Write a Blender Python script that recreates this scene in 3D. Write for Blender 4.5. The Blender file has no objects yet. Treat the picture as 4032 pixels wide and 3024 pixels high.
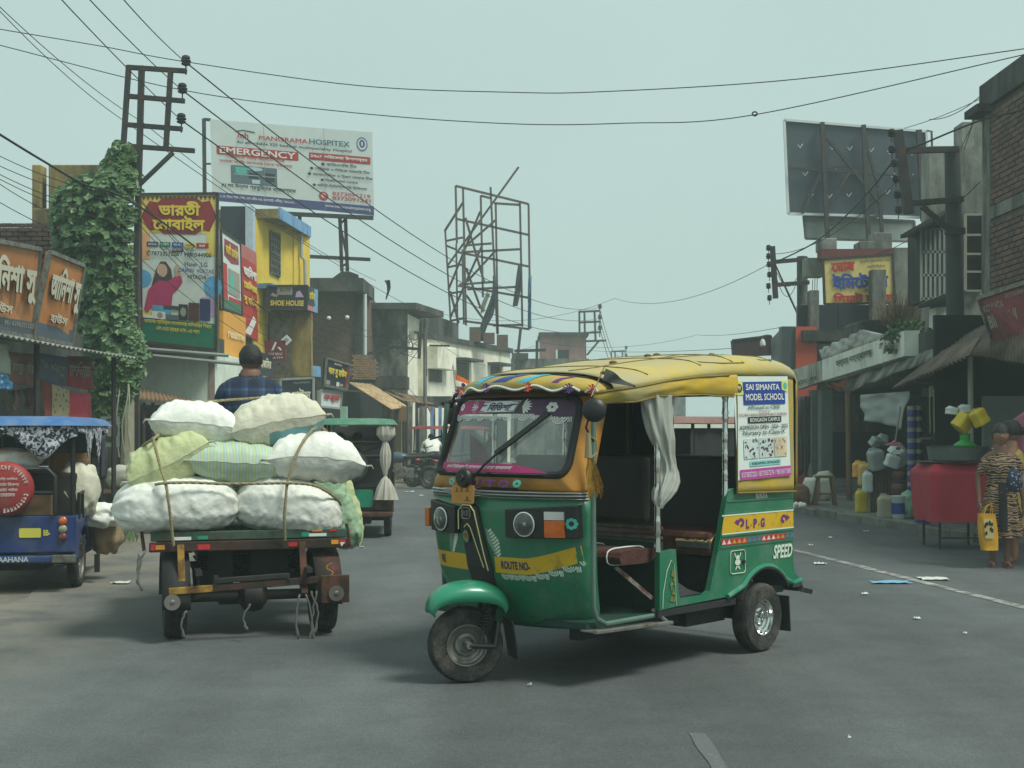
import bpy,bmesh,math,random
from mathutils import Vector,Matrix,noise
from mathutils.geometry import tessellate_polygon,delaunay_2d_cdt
V=Vector
rnd=random.Random(7)
SC=bpy.context.scene
COL=SC.collection
# ---------------------------------------------------------------- camera, sky, sun, exposure
F,U0,V0,H=5195.0,2016.0,1692.0,1.4  # focal length and principal point in photo pixels, eye height in m
cam=bpy.data.objects.new('camera',bpy.data.cameras.new('camera'))
COL.objects.link(cam)
cam.location=(0,0,H)
cam.rotation_euler=(math.radians(90),0,0)
cam.data.sensor_width=36
cam.data.lens=36*F/4032
cam.data.shift_y=(V0-1512)/4032
cam.data.clip_start=.05
cam.data.clip_end=5000
SC.camera=cam
SUN_EL,SUN_AZ=math.radians(58),math.radians(118)  # azimuth measured from +Y (ahead) towards +X (right)
world=bpy.data.worlds.new('World')
SC.world=world
world.use_nodes=True
wn,wl=world.node_tree.nodes,world.node_tree.links
bgn=wn['Background']
sky=wn.new('ShaderNodeTexSky')
sky.sky_type='NISHITA'
sky.sun_disc=False
sky.sun_elevation=SUN_EL
sky.sun_rotation=SUN_AZ
sky.air_density=1.6
sky.dust_density=5.0
sc_=wn.new('ShaderNodeVectorMath')
sc_.operation='SCALE'
sc_.inputs['Scale'].default_value=.1
wl.new(sky.outputs[0],sc_.inputs[0])
ovr=wn.new('ShaderNodeTexNoise')  # faint unevenness of the overcast
ovr.inputs['Scale'].default_value=1.6
ovr.inputs['Detail'].default_value=3
tc=wn.new('ShaderNodeTexCoord')
wl.new(tc.outputs['Generated'],ovr.inputs['Vector'])
ramp=wn.new('ShaderNodeValToRGB')
ramp.color_ramp.elements[0].position=.3
ramp.color_ramp.elements[0].color=(.375,.505,.482,1)
ramp.color_ramp.elements[1].position=.75
ramp.color_ramp.elements[1].color=(.445,.57,.54,1)
wl.new(ovr.outputs['Fac'],ramp.inputs[0])
mx=wn.new('ShaderNodeMix')
mx.data_type='RGBA'
mx.inputs['Factor'].default_value=.9
wl.new(sc_.outputs[0],mx.inputs[6])
wl.new(ramp.outputs[0],mx.inputs[7])
wl.new(mx.outputs[2],bgn.inputs['Color'])
bgn.inputs['Strength'].default_value=1.0
sun=bpy.data.objects.new('sun',bpy.data.lights.new('sun','SUN'))
COL.objects.link(sun)
sun.data.energy=2.5
sun.data.angle=math.radians(16)
sun.data.color=(.98,1.0,.91)
_sd=V((math.sin(SUN_AZ)*math.cos(SUN_EL),math.cos(SUN_AZ)*math.cos(SUN_EL),math.sin(SUN_EL)))
sun.rotation_euler=_sd.to_track_quat('Z','Y').to_euler()
sun.location=(0,0,30)
SC.view_settings.view_transform='Standard'
SC.view_settings.look='None'
SC.view_settings.exposure=.36
SC.view_settings.gamma=1.0
SC.cycles.use_denoising=True
SC.cycles.max_bounces=6
SC.cycles.transparent_max_bounces=24
SC.cycles.volume_bounces=1
SC.cycles.caustics_reflective=False
SC.cycles.caustics_refractive=False
# ---------------------------------------------------------------- projection helpers
def P(u,v,Y):
 return V(((u-U0)/F*Y,Y,H-(v-V0)/F*Y))
def G(u,v,z=.0):
 Y=F*(H-z)/(v-V0)
 return V(((u-U0)/F*Y,Y,z))
def UX(u,X):  # depth at which column u meets the plane x = X
 return X*F/(u-U0)
def S(r,g,b):
 def f(c):
  c/=255.0
  return c/12.92 if c<=.04045 else((c+.055)/1.055)**2.4
 return(f(r),f(g),f(b))
# ---------------------------------------------------------------- materials
MATS={}
def mat(name,col,rough=.7,metal=.0,var=.18,scale=6.0,dirt=None,dirt_amt=.35,dirt_scale=2.5,bump=.0,
  bump_scale=40.0,coat=.0,alpha=1.0,trans=.0,emit=.0,sss=.0,streak=False,spec=.5):
 if name in MATS:
  return MATS[name]
 m=bpy.data.materials.new(name)
 m.use_nodes=True
 nt=m.node_tree
 n,l=nt.nodes,nt.links
 b=n['Principled BSDF']
 b.inputs['Roughness'].default_value=rough
 b.inputs['Metallic'].default_value=metal
 b.inputs['Specular IOR Level'].default_value=spec
 b.inputs['Coat Weight'].default_value=coat
 b.inputs['Coat Roughness'].default_value=.15
 b.inputs['Alpha'].default_value=alpha
 b.inputs['Transmission Weight'].default_value=trans
 if sss:
  b.inputs['Subsurface Weight'].default_value=sss
  b.inputs['Subsurface Radius'].default_value=(.03,.02,.015)
 c=(*col,1)
 co=n.new('ShaderNodeTexCoord')
 src=None
 if var>0:
  t=n.new('ShaderNodeTexNoise')
  t.inputs['Scale'].default_value=scale
  t.inputs['Detail'].default_value=6
  t.inputs['Roughness'].default_value=.62
  l.new(co.outputs['Object'],t.inputs['Vector'])
  r=n.new('ShaderNodeValToRGB')
  r.color_ramp.elements[0].position=.28
  r.color_ramp.elements[1].position=.72
  r.color_ramp.elements[0].color=(*[x*(1-var)for x in col],1)
  r.color_ramp.elements[1].color=(*[min(1,x*(1+var))for x in col],1)
  l.new(t.outputs['Fac'],r.inputs[0])
  src=r.outputs[0]
 if dirt is not None:
  t2=n.new('ShaderNodeTexNoise')
  t2.inputs['Scale'].default_value=dirt_scale
  t2.inputs['Detail'].default_value=8
  t2.inputs['Roughness'].default_value=.7
  if streak:
   mp=n.new('ShaderNodeMapping')
   mp.inputs['Scale'].default_value=(1.5,1.5,.55)
   l.new(co.outputs['Object'],mp.inputs['Vector'])
   l.new(mp.outputs[0],t2.inputs['Vector'])
  else:
   l.new(co.outputs['Object'],t2.inputs['Vector'])
  r2=n.new('ShaderNodeValToRGB')
  lo=.62-dirt_amt*.45
  r2.color_ramp.elements[0].position=lo
  r2.color_ramp.elements[1].position=lo+.22
  l.new(t2.outputs['Fac'],r2.inputs[0])
  k=n.new('ShaderNodeMix')
  k.data_type='RGBA'
  l.new(r2.outputs[0],k.inputs['Factor'])
  if src:
   l.new(src,k.inputs[6])
  else:
   k.inputs[6].default_value=c
  k.inputs[7].default_value=(*dirt,1)
  src=k.outputs[2]
  rr=n.new('ShaderNodeMapRange')
  rr.inputs[3].default_value=rough
  rr.inputs[4].default_value=min(1,rough+.3)
  l.new(r2.outputs[0],rr.inputs[0])
  l.new(rr.outputs[0],b.inputs['Roughness'])
 if src:
  l.new(src,b.inputs['Base Color'])
 else:
  b.inputs['Base Color'].default_value=c
 if bump>0:
  t3=n.new('ShaderNodeTexNoise')
  t3.inputs['Scale'].default_value=bump_scale
  t3.inputs['Detail'].default_value=5
  l.new(co.outputs['Object'],t3.inputs['Vector'])
  bn=n.new('ShaderNodeBump')
  bn.inputs['Strength'].default_value=bump
  bn.inputs['Distance'].default_value=.02
  l.new(t3.outputs['Fac'],bn.inputs['Height'])
  l.new(bn.outputs[0],b.inputs['Normal'])
 if emit:
  b.inputs['Emission Color'].default_value=c
  b.inputs['Emission Strength'].default_value=emit
 MATS[name]=m
 return m
DUST=S(140,132,112)
SOOT=S(62,62,58)
# ---------------------------------------------------------------- mesh builder
OFF={}
class MB:
 def __init__(self):
  self.v,self.f,self.mi=[],[],[]
 def add(self,vs,fs,m=0):
  o=len(self.v)
  self.v+=[V(p)for p in vs]
  self.f+=[tuple(i+o for i in q)for q in fs]
  self.mi+=[m]*len(fs)
  return self
 def box(self,x0,x1,y0,y1,z0,z1,m=0):
  vs=[(x,y,z)for z in(z0,z1)for y in(y0,y1)for x in(x0,x1)]
  return self.add(vs,[(0,2,3,1),(4,5,7,6),(0,1,5,4),(1,3,7,5),(3,2,6,7),(2,0,4,6)],m)
 def obox(self,c,ex,ey,ez,m=0):
  c,ex,ey,ez=V(c),V(ex),V(ey),V(ez)
  vs=[c+ex*i+ey*j+ez*k for k in(-1,1)for j in(-1,1)for i in(-1,1)]
  return self.add(vs,[(0,2,3,1),(4,5,7,6),(0,1,5,4),(1,3,7,5),(3,2,6,7),(2,0,4,6)],m)
 def bar(self,p,q,w,h=None,up=(0,0,1),m=0):
  p,q=V(p),V(q)
  d=q-p
  L=d.length
  d=d/L
  up=V(up)
  if abs(d.dot(up))>.95:
   up=V((1,0,0))if abs(d.x)<.9 else V((0,1,0))
  s=d.cross(up).normalized()
  t=s.cross(d).normalized()
  return self.obox((p+q)/2,d*L/2,s*w/2,t*(h or w)/2,m)
 def cyl(self,p,q,r0,r1=None,n=12,caps=True,m=0):
  p,q=V(p),V(q)
  r1=r0 if r1 is None else r1
  d=(q-p).normalized()
  a=d.orthogonal().normalized()
  b=d.cross(a)
  vs=[]
  for c,r in((p,r0),(q,r1)):
   for i in range(n):
    t=2*math.pi*i/n
    vs.append(c+(a*math.cos(t)+b*math.sin(t))*r)
  fs=[(i,(i+1)%n,n+(i+1)%n,n+i)for i in range(n)]
  if caps:
   fs+=[tuple(range(n-1,-1,-1)),tuple(range(n,2*n))]
  return self.add(vs,fs,m)
 def tube(self,pts,r,n=6,m=0,closed=False):
  pts=[V(p)for p in pts]
  k=len(pts)
  rs=r if isinstance(r,(list,tuple))else[r]*k
  vs,prev=[],None
  for i,p in enumerate(pts):
   if closed:
    d=pts[(i+1)%k]-pts[i-1]
   else:
    d=pts[min(i+1,k-1)]-pts[max(i-1,0)]
   d=d.normalized()if d.length>1e-9 else V((0,0,1))
   if prev is None:
    a=d.orthogonal().normalized()
   else:
    a=(prev-d*prev.dot(d))
    a=a.normalized()if a.length>1e-6 else d.orthogonal().normalized()
   prev=a
   b=d.cross(a)
   for j in range(n):
    t=2*math.pi*j/n
    vs.append(p+(a*math.cos(t)+b*math.sin(t))*rs[i])
  fs=[]
  for i in range(k if closed else k-1):
   i2=(i+1)%k
   for j in range(n):
    fs.append((i*n+j,i*n+(j+1)%n,i2*n+(j+1)%n,i2*n+j))
  if not closed:
   fs+=[tuple(range(n-1,-1,-1)),tuple((k-1)*n+j for j in range(n))]
  return self.add(vs,fs,m)
 def lathe(self,prof,c=(0,0,0),ax=(0,0,1),n=20,m=0):
  c,ax=V(c),V(ax).normalized()
  a=ax.orthogonal().normalized()
  b=ax.cross(a)
  vs=[c+ax*z+(a*math.cos(2*math.pi*j/n)+b*math.sin(2*math.pi*j/n))*r for r,z in prof for j in range(n)]
  fs=[]
  for i in range(len(prof)-1):
   for j in range(n):
    fs.append((i*n+j,i*n+(j+1)%n,(i+1)*n+(j+1)%n,(i+1)*n+j))
  return self.add(vs,fs,m)
 def ball(self,c,r,nu=14,nv=9,M=None,m=0):
  r=(r,r,r)if not isinstance(r,(tuple,list))else r
  c=V(c)
  vs=[]
  for i in range(nv+1):
   ph=math.pi*i/nv
   for j in range(nu):
    t=2*math.pi*j/nu
    q=V((r[0]*math.sin(ph)*math.cos(t),r[1]*math.sin(ph)*math.sin(t),r[2]*math.cos(ph)))
    vs.append(c+(M@q if M is not None else q))
  fs=[(i*nu+j,(i+1)*nu+j,(i+1)*nu+(j+1)%nu,i*nu+(j+1)%nu)for i in range(nv)for j in range(nu)]
  return self.add(vs,fs,m)
 def quad(self,a,b,c,d,m=0):
  return self.add([a,b,c,d],[(0,1,2,3)],m)
 def grid(self,fn,nu,nv,m=0,wrapu=False):
  vs=[fn(i/nu,j/nv)for j in range(nv+1)for i in range(nu+(0 if wrapu else 1))]
  w=nu if wrapu else nu+1
  fs=[(j*w+i,j*w+(i+1)%w,(j+1)*w+(i+1)%w,(j+1)*w+i)for j in range(nv)for i in range(nu)]
  return self.add(vs,fs,m)
 def poly(self,pts,m=0):
  pts=[V(p)for p in pts]
  tri=tessellate_polygon([pts])
  return self.add(pts,tri,m)
 def prism(self,pts2,fr,d0,d1,m=0):
  # polygon pts2 in frame fr=(O,ex,ey,ez), extruded along ez from d0 to d1
  O,ex,ey,ez=fr
  n=len(pts2)
  a=[O+ex*x+ey*y+ez*d0 for x,y in pts2]
  b=[O+ex*x+ey*y+ez*d1 for x,y in pts2]
  tri=tessellate_polygon([[V((x,y,0))for x,y in pts2]])
  fs=[tuple(reversed(t))for t in tri]+[tuple(i+n for i in t)for t in tri]
  fs+=[(i,(i+1)%n,n+(i+1)%n,n+i)for i in range(n)]
  return self.add(a+b,fs,m)
 def build(self,name,mats,parent=None,smooth=False,bevel=.0,solid=.0,world=True,angle=35,fix=True,sub=0):
  me=bpy.data.meshes.new(name)
  off=OFF.get(parent.name,V((0,0,0)))if(parent is not None and world)else V((0,0,0))
  me.from_pydata([tuple(p-off)for p in self.v],[],self.f)
  mats=mats if isinstance(mats,(list,tuple))else[mats]
  for q in mats:
   me.materials.append(q)
  if len(mats)>1:
   me.polygons.foreach_set('material_index',self.mi)
  if fix:
   bm=bmesh.new()
   bm.from_mesh(me)
   bmesh.ops.recalc_face_normals(bm,faces=bm.faces)
   bm.to_mesh(me)
   bm.free()
  if smooth:
   me.polygons.foreach_set('use_smooth',[True]*len(me.polygons))
   if angle<180:
    me.set_sharp_from_angle(angle=math.radians(angle))
  o=bpy.data.objects.new(name,me)
  COL.objects.link(o)
  if parent is not None:
   o.parent=parent
   OFF[o.name]=off
  if solid:
   md=o.modifiers.new('solid','SOLIDIFY')
   md.thickness=solid
   md.offset=0
  if bevel:
   md=o.modifiers.new('bevel','BEVEL')
   md.width=bevel
   md.segments=2
   md.limit_method='ANGLE'
   md.angle_limit=math.radians(40)
  if sub:
   md=o.modifiers.new('sub','SUBSURF')
   md.levels=md.render_levels=sub
  return o
def split(o):
 """give every connected piece of a mesh its own object (same name, same parent)"""
 me=o.data
 par=list(range(len(me.vertices)))
 def fd(i):
  while par[i]!=i:
   par[i]=par[par[i]]
   i=par[i]
  return i
 for p in me.polygons:
  v=p.vertices
  for k in v[1:]:
   par[fd(k)]=fd(v[0])
 grp={}
 for p in me.polygons:
  grp.setdefault(fd(p.vertices[0]),[]).append(p.index)
 first=True
 for g in grp.values():
  idx,vs,fs,mi={},[],[],[]
  for k in g:
   p=me.polygons[k]
   for i in p.vertices:
    if i not in idx:
     idx[i]=len(vs)
     vs.append(me.vertices[i].co.copy())
   fs.append([idx[i]for i in p.vertices])
   mi.append(p.material_index)
  m2=bpy.data.meshes.new(o.name)
  m2.from_pydata(vs,[],fs)
  for q in me.materials:
   m2.materials.append(q)
  m2.polygons.foreach_set('material_index',mi)
  if me.polygons[0].use_smooth:
   m2.polygons.foreach_set('use_smooth',[True]*len(fs))
  if first:
   keep,first=m2,False
  else:
   c=o.copy()
   c.data=m2
   COL.objects.link(c)
 o.data=keep
 return o
def tag(o,label,cat,group=None,kind=None):
 if label:
  o['label']=label
 if cat:
  o['category']=cat
 if group:
  o['group']=group
 if kind:
  o['kind']=kind
 return o
def thing(name,label,cat,loc=(0,0,0),rz=.0,group=None,scale=1.0):
 o=bpy.data.objects.new(name,None)
 COL.objects.link(o)
 o.location=loc
 o.rotation_euler=(0,0,rz)
 o.scale=(scale,)*3
 o.empty_display_size=.2
 tag(o,label,cat,group)
 OFF[o.name]=V(loc)
 return o
def struct(o):
 o['kind']='structure'
 return o
def copy_tree(o,parent=None):
 c=o.copy()
 COL.objects.link(c)
 c.parent=parent
 for ch in list(o.children):
  copy_tree(ch,c)
 return c
# ---------------------------------------------------------------- lettering (outlines taken from the built-in font)
GL={}
def _splines(s):
 cu=bpy.data.curves.new('glyph','FONT')
 cu.body=s
 o=bpy.data.objects.new('glyph',cu)
 COL.objects.link(o)
 dg=bpy.context.evaluated_depsgraph_get()
 dg.update()
 c2=o.evaluated_get(dg).to_curve(dg)
 out=[]
 for sp in c2.splines:
  bp=sp.bezier_points
  k=len(bp)
  pts=[]
  for i in range(k):
   a,b=bp[i],bp[(i+1)%k]
   straight=(a.handle_right-a.co).length<1e-5 and(b.handle_left-b.co).length<1e-5
   pts.append((a.co.x,a.co.y))
   if not straight:
    chord=(b.co-a.co).length
    st=3 if chord>.12 else 2
    for q in range(1,st):
     t=q/st
     w=(1-t)**3*a.co+3*(1-t)**2*t*a.handle_right+3*(1-t)*t*t*b.handle_left+t**3*b.co
     pts.append((w.x,w.y))
  ch=True
  while ch and len(pts)>3:  # drop doubled and collinear points
   ch=False
   for i in range(len(pts)):
    (x0,y0),(x1,y1),(x2,y2)=pts[i-1],pts[i],pts[(i+1)%len(pts)]
    if abs((x1-x0)*(y2-y1)-(x2-x1)*(y1-y0))<2e-5:
     pts.pop(i)
     ch=True
     break
  out.append(pts)
 o.evaluated_get(dg).to_curve_clear()
 bpy.data.objects.remove(o)
 bpy.data.curves.remove(cu)
 return out
def _area(p):
 return sum(p[i][0]*p[(i+1)%len(p)][1]-p[(i+1)%len(p)][0]*p[i][1]for i in range(len(p)))/2
def glyph(ch):
 if ch not in GL:
  if '' not in GL:
   b=_splines('||')
   GL['']=min(x for x,y in b[1])-min(x for x,y in b[0])
  sp=_splines('|'+ch+'|')
  x0=min(x for x,y in sp[0])
  adv=min(x for x,y in sp[-1])-x0-GL['']
  cs=[[(x-x0-GL[''],y)for x,y in p]for p in sp[1:-1]if len(p)>2]
  GL[ch]=(adv,cs)
 return GL[ch]
def _grow(p,d):
 n=len(p)
 out=[]
 for i in range(n):
  (x0,y0),(x1,y1),(x2,y2)=p[i-1],p[i],p[(i+1)%n]
  ax,ay,bx,by=x1-x0,y1-y0,x2-x1,y2-y1
  la,lb=math.hypot(ax,ay)or 1,math.hypot(bx,by)or 1
  nx,ny=-ay/la-by/lb,ax/la+bx/lb
  L=math.hypot(nx,ny)
  if L<.3:
   out.append((x1,y1))
   continue
  k=d/L*min(2.0,2.0/L)
  out.append((x1+nx*k,y1+ny*k))
 return out
TRI={}
def glyph_tris(ch,bold):
 """triangulated glyph (union of its contours by winding number)"""
 if(ch,bold)not in TRI:
  adv,cs=glyph(ch)
  vs,tr=[],[]
  if cs:
   sg=1 if max((_area(p)for p in cs),key=abs)>0 else-1
   cs=[_grow(p,-bold*sg)if bold else p for p in cs]
   pts,ed=[],[]
   for p in cs:
    o=len(pts)
    pts+=[V(q)for q in p]
    ed+=[(o+k,o+(k+1)%len(p))for k in range(len(p))]
   vo,_,fo,_,_,_=delaunay_2d_cdt(pts,ed,[],0,1e-5)
   for f in fo:
    x,y=sum(vo[k].x for k in f)/3,sum(vo[k].y for k in f)/3
    w=0
    for p in cs:
     for k in range(len(p)):
      (x1,y1),(x2,y2)=p[k-1],p[k]
      if(y1>y)!=(y2>y)and x<(x2-x1)*(y-y1)/(y2-y1)+x1:
       w+=1 if y2>y1 else-1
    if w:
     tr.append(tuple(f))
   vs=[(q.x,q.y)for q in vo]
  TRI[(ch,bold)]=(adv,vs,tr)
 return TRI[(ch,bold)]
def lettering(mb,s,fn,x,y,w,h,bold=.02,m=0,slant=.0,lift=.0,keep=False,track=.0):
 """fit the string into the box x..x+w, y..y+h (same units as fn) and map it with fn(x,y,lift)"""
 cx,sh=.0,[]
 for ch in s:
  adv,vs,tr=glyph_tris(ch,bold)
  if tr:
   used={k for t in tr for k in t}
   sh.append(([(a+cx,b)for a,b in vs],tr,used))
  cx+=adv+track
 if not sh:
  return
 xs=[v[k][0]for v,t,u in sh for k in u]
 ys=[v[k][1]for v,t,u in sh for k in u]
 x0,x1,y0,y1=min(xs),max(xs),min(ys),max(ys)
 kx,ky=w/(x1-x0),h/(y1-y0)
 for i,(v,t,u)in enumerate(sh):
  mb.add([fn(x+(a-x0)*kx+slant*(b-y0)*ky,y+(b-y0)*ky,lift+.0002*(i%2))for a,b in v],t,m)
def plane_fn(O,ex,ey,ez):
 O,ex,ey,ez=V(O),V(ex),V(ey),V(ez)
 return lambda x,y,d=.0:O+ex*x+ey*y+ez*d
def quad_fn(tl,tr,br,bl):
 """unit-square coordinates (x right 0..1, y up 0..1) on a quadrilateral, d along its normal towards the viewer"""
 tl,tr,br,bl=V(tl),V(tr),V(br),V(bl)
 nz=(tr-tl).cross(tl-bl).normalized()
 def fn(x,y,d=.0):
  return(bl*(1-x)+br*x)*(1-y)+(tl*(1-x)+tr*x)*y+nz*d
 return fn
def rrect(x0,x1,y0,y1,r,n=5):
 out=[]
 for cx,cy,a0 in((x1-r,y1-r,0),(x0+r,y1-r,90),(x0+r,y0+r,180),(x1-r,y0+r,270)):
  for i in range(n+1):
   a=math.radians(a0+90*i/n)
   out.append((cx+r*math.cos(a),cy+r*math.sin(a)))
 return out
def circ(cx,cy,rx,ry=None,n=20,a0=.0):
 ry=rx if ry is None else ry
 return[(cx+rx*math.cos(a0+2*math.pi*i/n),cy+ry*math.sin(a0+2*math.pi*i/n))for i in range(n)]
def flat(mb,pts2,fn,d=.0,m=0):
 tri=tessellate_polygon([[V((x,y,0))for x,y in pts2]])
 mb.add([fn(x,y,d)for x,y in pts2],tri,m)
def lerp_tab(tab,x):
 if x<=tab[0][0]:
  return tab[0][1]
 for(a,p),(b,q)in zip(tab,tab[1:]):
  if x<=b:
   return p+(q-p)*(x-a)/(b-a)
 return tab[-1][1]
def smooth_path(pts,k=6):
 pts=[V(p)for p in pts]
 out=[]
 n=len(pts)
 for i in range(n-1):
  p0,p1,p2,p3=pts[max(i-1,0)],pts[i],pts[i+1],pts[min(i+2,n-1)]
  for j in range(k):
   t=j/k
   out.append(.5*((2*p1)+(p2-p0)*t+(2*p0-5*p1+4*p2-p3)*t*t+(3*p1-p0-3*p2+p3)*t**3))
 out.append(pts[-1])
 return out
def sag(p,q,s,n=24):
 p,q=V(p),V(q)
 return[p.lerp(q,i/n)-V((0,0,s*4*(i/n)*(1-i/n)))for i in range(n+1)]
# ================================================================ THE SETTING
def asphalt():
 m=bpy.data.materials.new('asphalt')
 m.use_nodes=True
 n,l=m.node_tree.nodes,m.node_tree.links
 b=n['Principled BSDF']
 co=n.new('ShaderNodeTexCoord')
 def nz(scale,det=5,rough=.6,st=None):
  t=n.new('ShaderNodeTexNoise')
  t.inputs['Scale'].default_value=scale
  t.inputs['Detail'].default_value=det
  t.inputs['Roughness'].default_value=rough
  if st:
   mp=n.new('ShaderNodeMapping')
   mp.inputs['Scale'].default_value=st
   l.new(co.outputs['Object'],mp.inputs['Vector'])
   l.new(mp.outputs[0],t.inputs['Vector'])
  else:
   l.new(co.outputs['Object'],t.inputs['Vector'])
  return t.outputs['Fac']
 def rp(fac,p0,c0,p1,c1):
  r=n.new('ShaderNodeValToRGB')
  r.color_ramp.elements[0].position,r.color_ramp.elements[0].color=p0,(*c0,1)
  r.color_ramp.elements[1].position,r.color_ramp.elements[1].color=p1,(*c1,1)
  l.new(fac,r.inputs[0])
  return r.outputs[0]
 def mixc(fac,a,b_,mode='MIX'):
  k=n.new('ShaderNodeMix')
  k.data_type='RGBA'
  k.blend_type=mode
  if isinstance(fac,float):
   k.inputs['Factor'].default_value=fac
  else:
   l.new(fac,k.inputs['Factor'])
  for i,q in((6,a),(7,b_)):
   if isinstance(q,tuple):
    k.inputs[i].default_value=(*q,1)
   else:
    l.new(q,k.inputs[i])
  return k.outputs[2]
 base=rp(nz(.55,6),.3,(.086,.093,.095),.72,(.124,.132,.132))
 track=rp(nz(1.0,4,.5,(.9,.05,1)),.42,(.78,.78,.78),.66,(1.1,1.1,1.1))
 base=mixc(1.0,base,track,'MULTIPLY')
 grain=rp(nz(95,3,.8),.3,(.55,.55,.55),.72,(1.45,1.45,1.45))
 base=mixc(1.0,base,grain,'MULTIPLY')
 base=mixc(1.0,base,rp(nz(30,4,.85),.3,(.8,.8,.8),.7,(1.22,1.22,1.22)),'MULTIPLY')
 base=mixc(1.0,base,rp(nz(3.2,6,.75),.34,(.88,.88,.88),.66,(1.12,1.12,1.12)),'MULTIPLY')
 # dust gathered towards the left shoulder and kerb
 sx=n.new('ShaderNodeSeparateXYZ')
 l.new(co.outputs['Object'],sx.inputs[0])
 mr=n.new('ShaderNodeMapRange')
 mr.inputs[1].default_value,mr.inputs[2].default_value=-2.3,-3.9
 l.new(sx.outputs['X'],mr.inputs[0])
 ml=n.new('ShaderNodeMath')
 ml.operation='MULTIPLY'
 l.new(mr.outputs[0],ml.inputs[0])
 l.new(rp(nz(1.3,7,.65),.32,(0,0,0),.58,(.88,.88,.88)),ml.inputs[1])
 base=mixc(ml.outputs[0],base,(.23,.205,.165))
 spots=rp(nz(7,6,.75),.66,(0,0,0),.8,(.45,.45,.45))
 base=mixc(spots,base,(.26,.24,.2))
 oil=rp(nz(.9,4,.7,(1.6,.5,1)),.66,(0,0,0),.84,(.35,.35,.35))
 base=mixc(oil,base,(.05,.053,.054))
 vo=n.new('ShaderNodeTexVoronoi')
 vo.feature='DISTANCE_TO_EDGE'
 vo.inputs['Scale'].default_value=.42
 wv=n.new('ShaderNodeVectorMath')
 wv.operation='ADD'
 l.new(co.outputs['Object'],wv.inputs[0])
 tn=n.new('ShaderNodeTexNoise')
 tn.inputs['Scale'].default_value=2.2
 tn.inputs['Detail'].default_value=6
 l.new(co.outputs['Object'],tn.inputs['Vector'])
 l.new(tn.outputs['Color'],wv.inputs[1])
 l.new(wv.outputs[0],vo.inputs['Vector'])
 crack=rp(vo.outputs['Distance'],.001,(.16,.16,.16),.006,(0,0,0))
 base=mixc(crack,base,(.05,.05,.05))
 l.new(base,b.inputs['Base Color'])
 b.inputs['Roughness'].default_value=.82
 b.inputs['Specular IOR Level'].default_value=.35
 bn=n.new('ShaderNodeBump')
 bn.inputs['Strength'].default_value=.55
 bn.inputs['Distance'].default_value=.008
 l.new(nz(120,3,.8),bn.inputs['Height'])
 l.new(bn.outputs[0],b.inputs['Normal'])
 return m
M_ASPH=asphalt()
M_EARTH=mat('dusty_earth',(.21,.185,.145),.95,var=.3,scale=1.4,dirt=(.11,.105,.095),dirt_amt=.45,dirt_scale=.9,bump=.6,bump_scale=30)
M_PAVE=mat('worn_paving',(.215,.205,.175),.9,var=.25,scale=2.0,dirt=(.12,.115,.1),dirt_amt=.5,dirt_scale=1.2,bump=.5,bump_scale=50)
M_KERB=mat('kerb_stone',(.17,.165,.145),.9,var=.3,scale=5,bump=.5)
M_LINE=mat('worn_road_paint',(.44,.44,.41),.8,var=.25,scale=12,dirt=(.135,.13,.125),dirt_amt=.62,dirt_scale=7)
struct(MB().quad((-1500,-60,-.012),(1500,-60,-.012),(1500,3000,-.012),(-1500,3000,-.012)).build('ground',M_EARTH))
left_edge=[(-4.6,-40),(-4.5,-5),(-4.2,5),(-4.05,10.4),(-4.42,14.3),(-4.5,18.7),(-4.0,23),(-2.9,30.5),(-1.6,38),(.6,52),(4.5,75),(12,110),(30,170)]
right_edge=[(6.9,-40),(6.8,-5),(6.6,8),(6.2,13),(5.9,15.2),(5.59,17.4),(4.78,22.3),(4.3,27),(4.1,32),(4.6,40),(7.2,54),(11.5,75),(19.5,110),(38,165)]
lp=smooth_path([(x,y,0)for x,y in left_edge],8)
rp_=smooth_path([(x,y,0)for x,y in right_edge],8)
for i,p in enumerate(lp):
 p.x+=.16*noise.noise(V((p.y*.9,3.1,0)))+.06*noise.noise(V((p.y*4.0,9.1,0)))
def at_y(path,y):
 for a,b in zip(path,path[1:]):
  if a.y<=y<=b.y:
   return a.x+(b.x-a.x)*(y-a.y)/(b.y-a.y)
 return path[-1].x
mb=MB()
ys=[-40+45*i/30 for i in range(31)]+[5+i*.5 for i in range(1,130)]+[70+3*i for i in range(1,32)]
row=[(at_y(lp,y),at_y(rp_,y),y)for y in ys]
mb.add([q for a,b,y in row for q in((a,y,0),(b,y,0))],[(2*i,2*i+1,2*i+3,2*i+2)for i in range(len(row)-1)])
struct(mb.build('road',M_ASPH))
# raised pavement with kerb on the right
py=[y for y in ys if 14.2<=y<=60]
mb=MB()
mb.add([q for y in py for q in((at_y(rp_,y)+.16,y,.11),(at_y(rp_,y)+9,y,.11))],[(2*i,2*i+1,2*i+3,2*i+2)for i in range(len(py)-1)])
mb.quad((at_y(rp_,py[0])+.16,py[0],.11),(at_y(rp_,py[0])+9,py[0],.11),(at_y(rp_,py[0])+9,py[0],-.01),(at_y(rp_,py[0])+.16,py[0],-.01))
pav=struct(mb.build('pavement',M_PAVE))
y=py[0]
kerb_m=[]
while y<34:
 L=.9+rnd.uniform(-.08,.08)
 a,b=V((at_y(rp_,y),y,0)),V((at_y(rp_,y+L-.02),y+L-.02,0))
 d=(b-a).normalized()
 s=V((d.y,-d.x,0))
 k=MB()
 hgt=.115+rnd.uniform(-.012,.014)
 k.obox((a+b)/2+s*.075+V((0,0,hgt/2-.03)),d*(b-a).length/2,s*.08,V((rnd.uniform(-.01,.01),0,hgt/2+.03)))
 k.build('kerb_stone',M_KERB,pav,bevel=.015)
 y+=L
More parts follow.
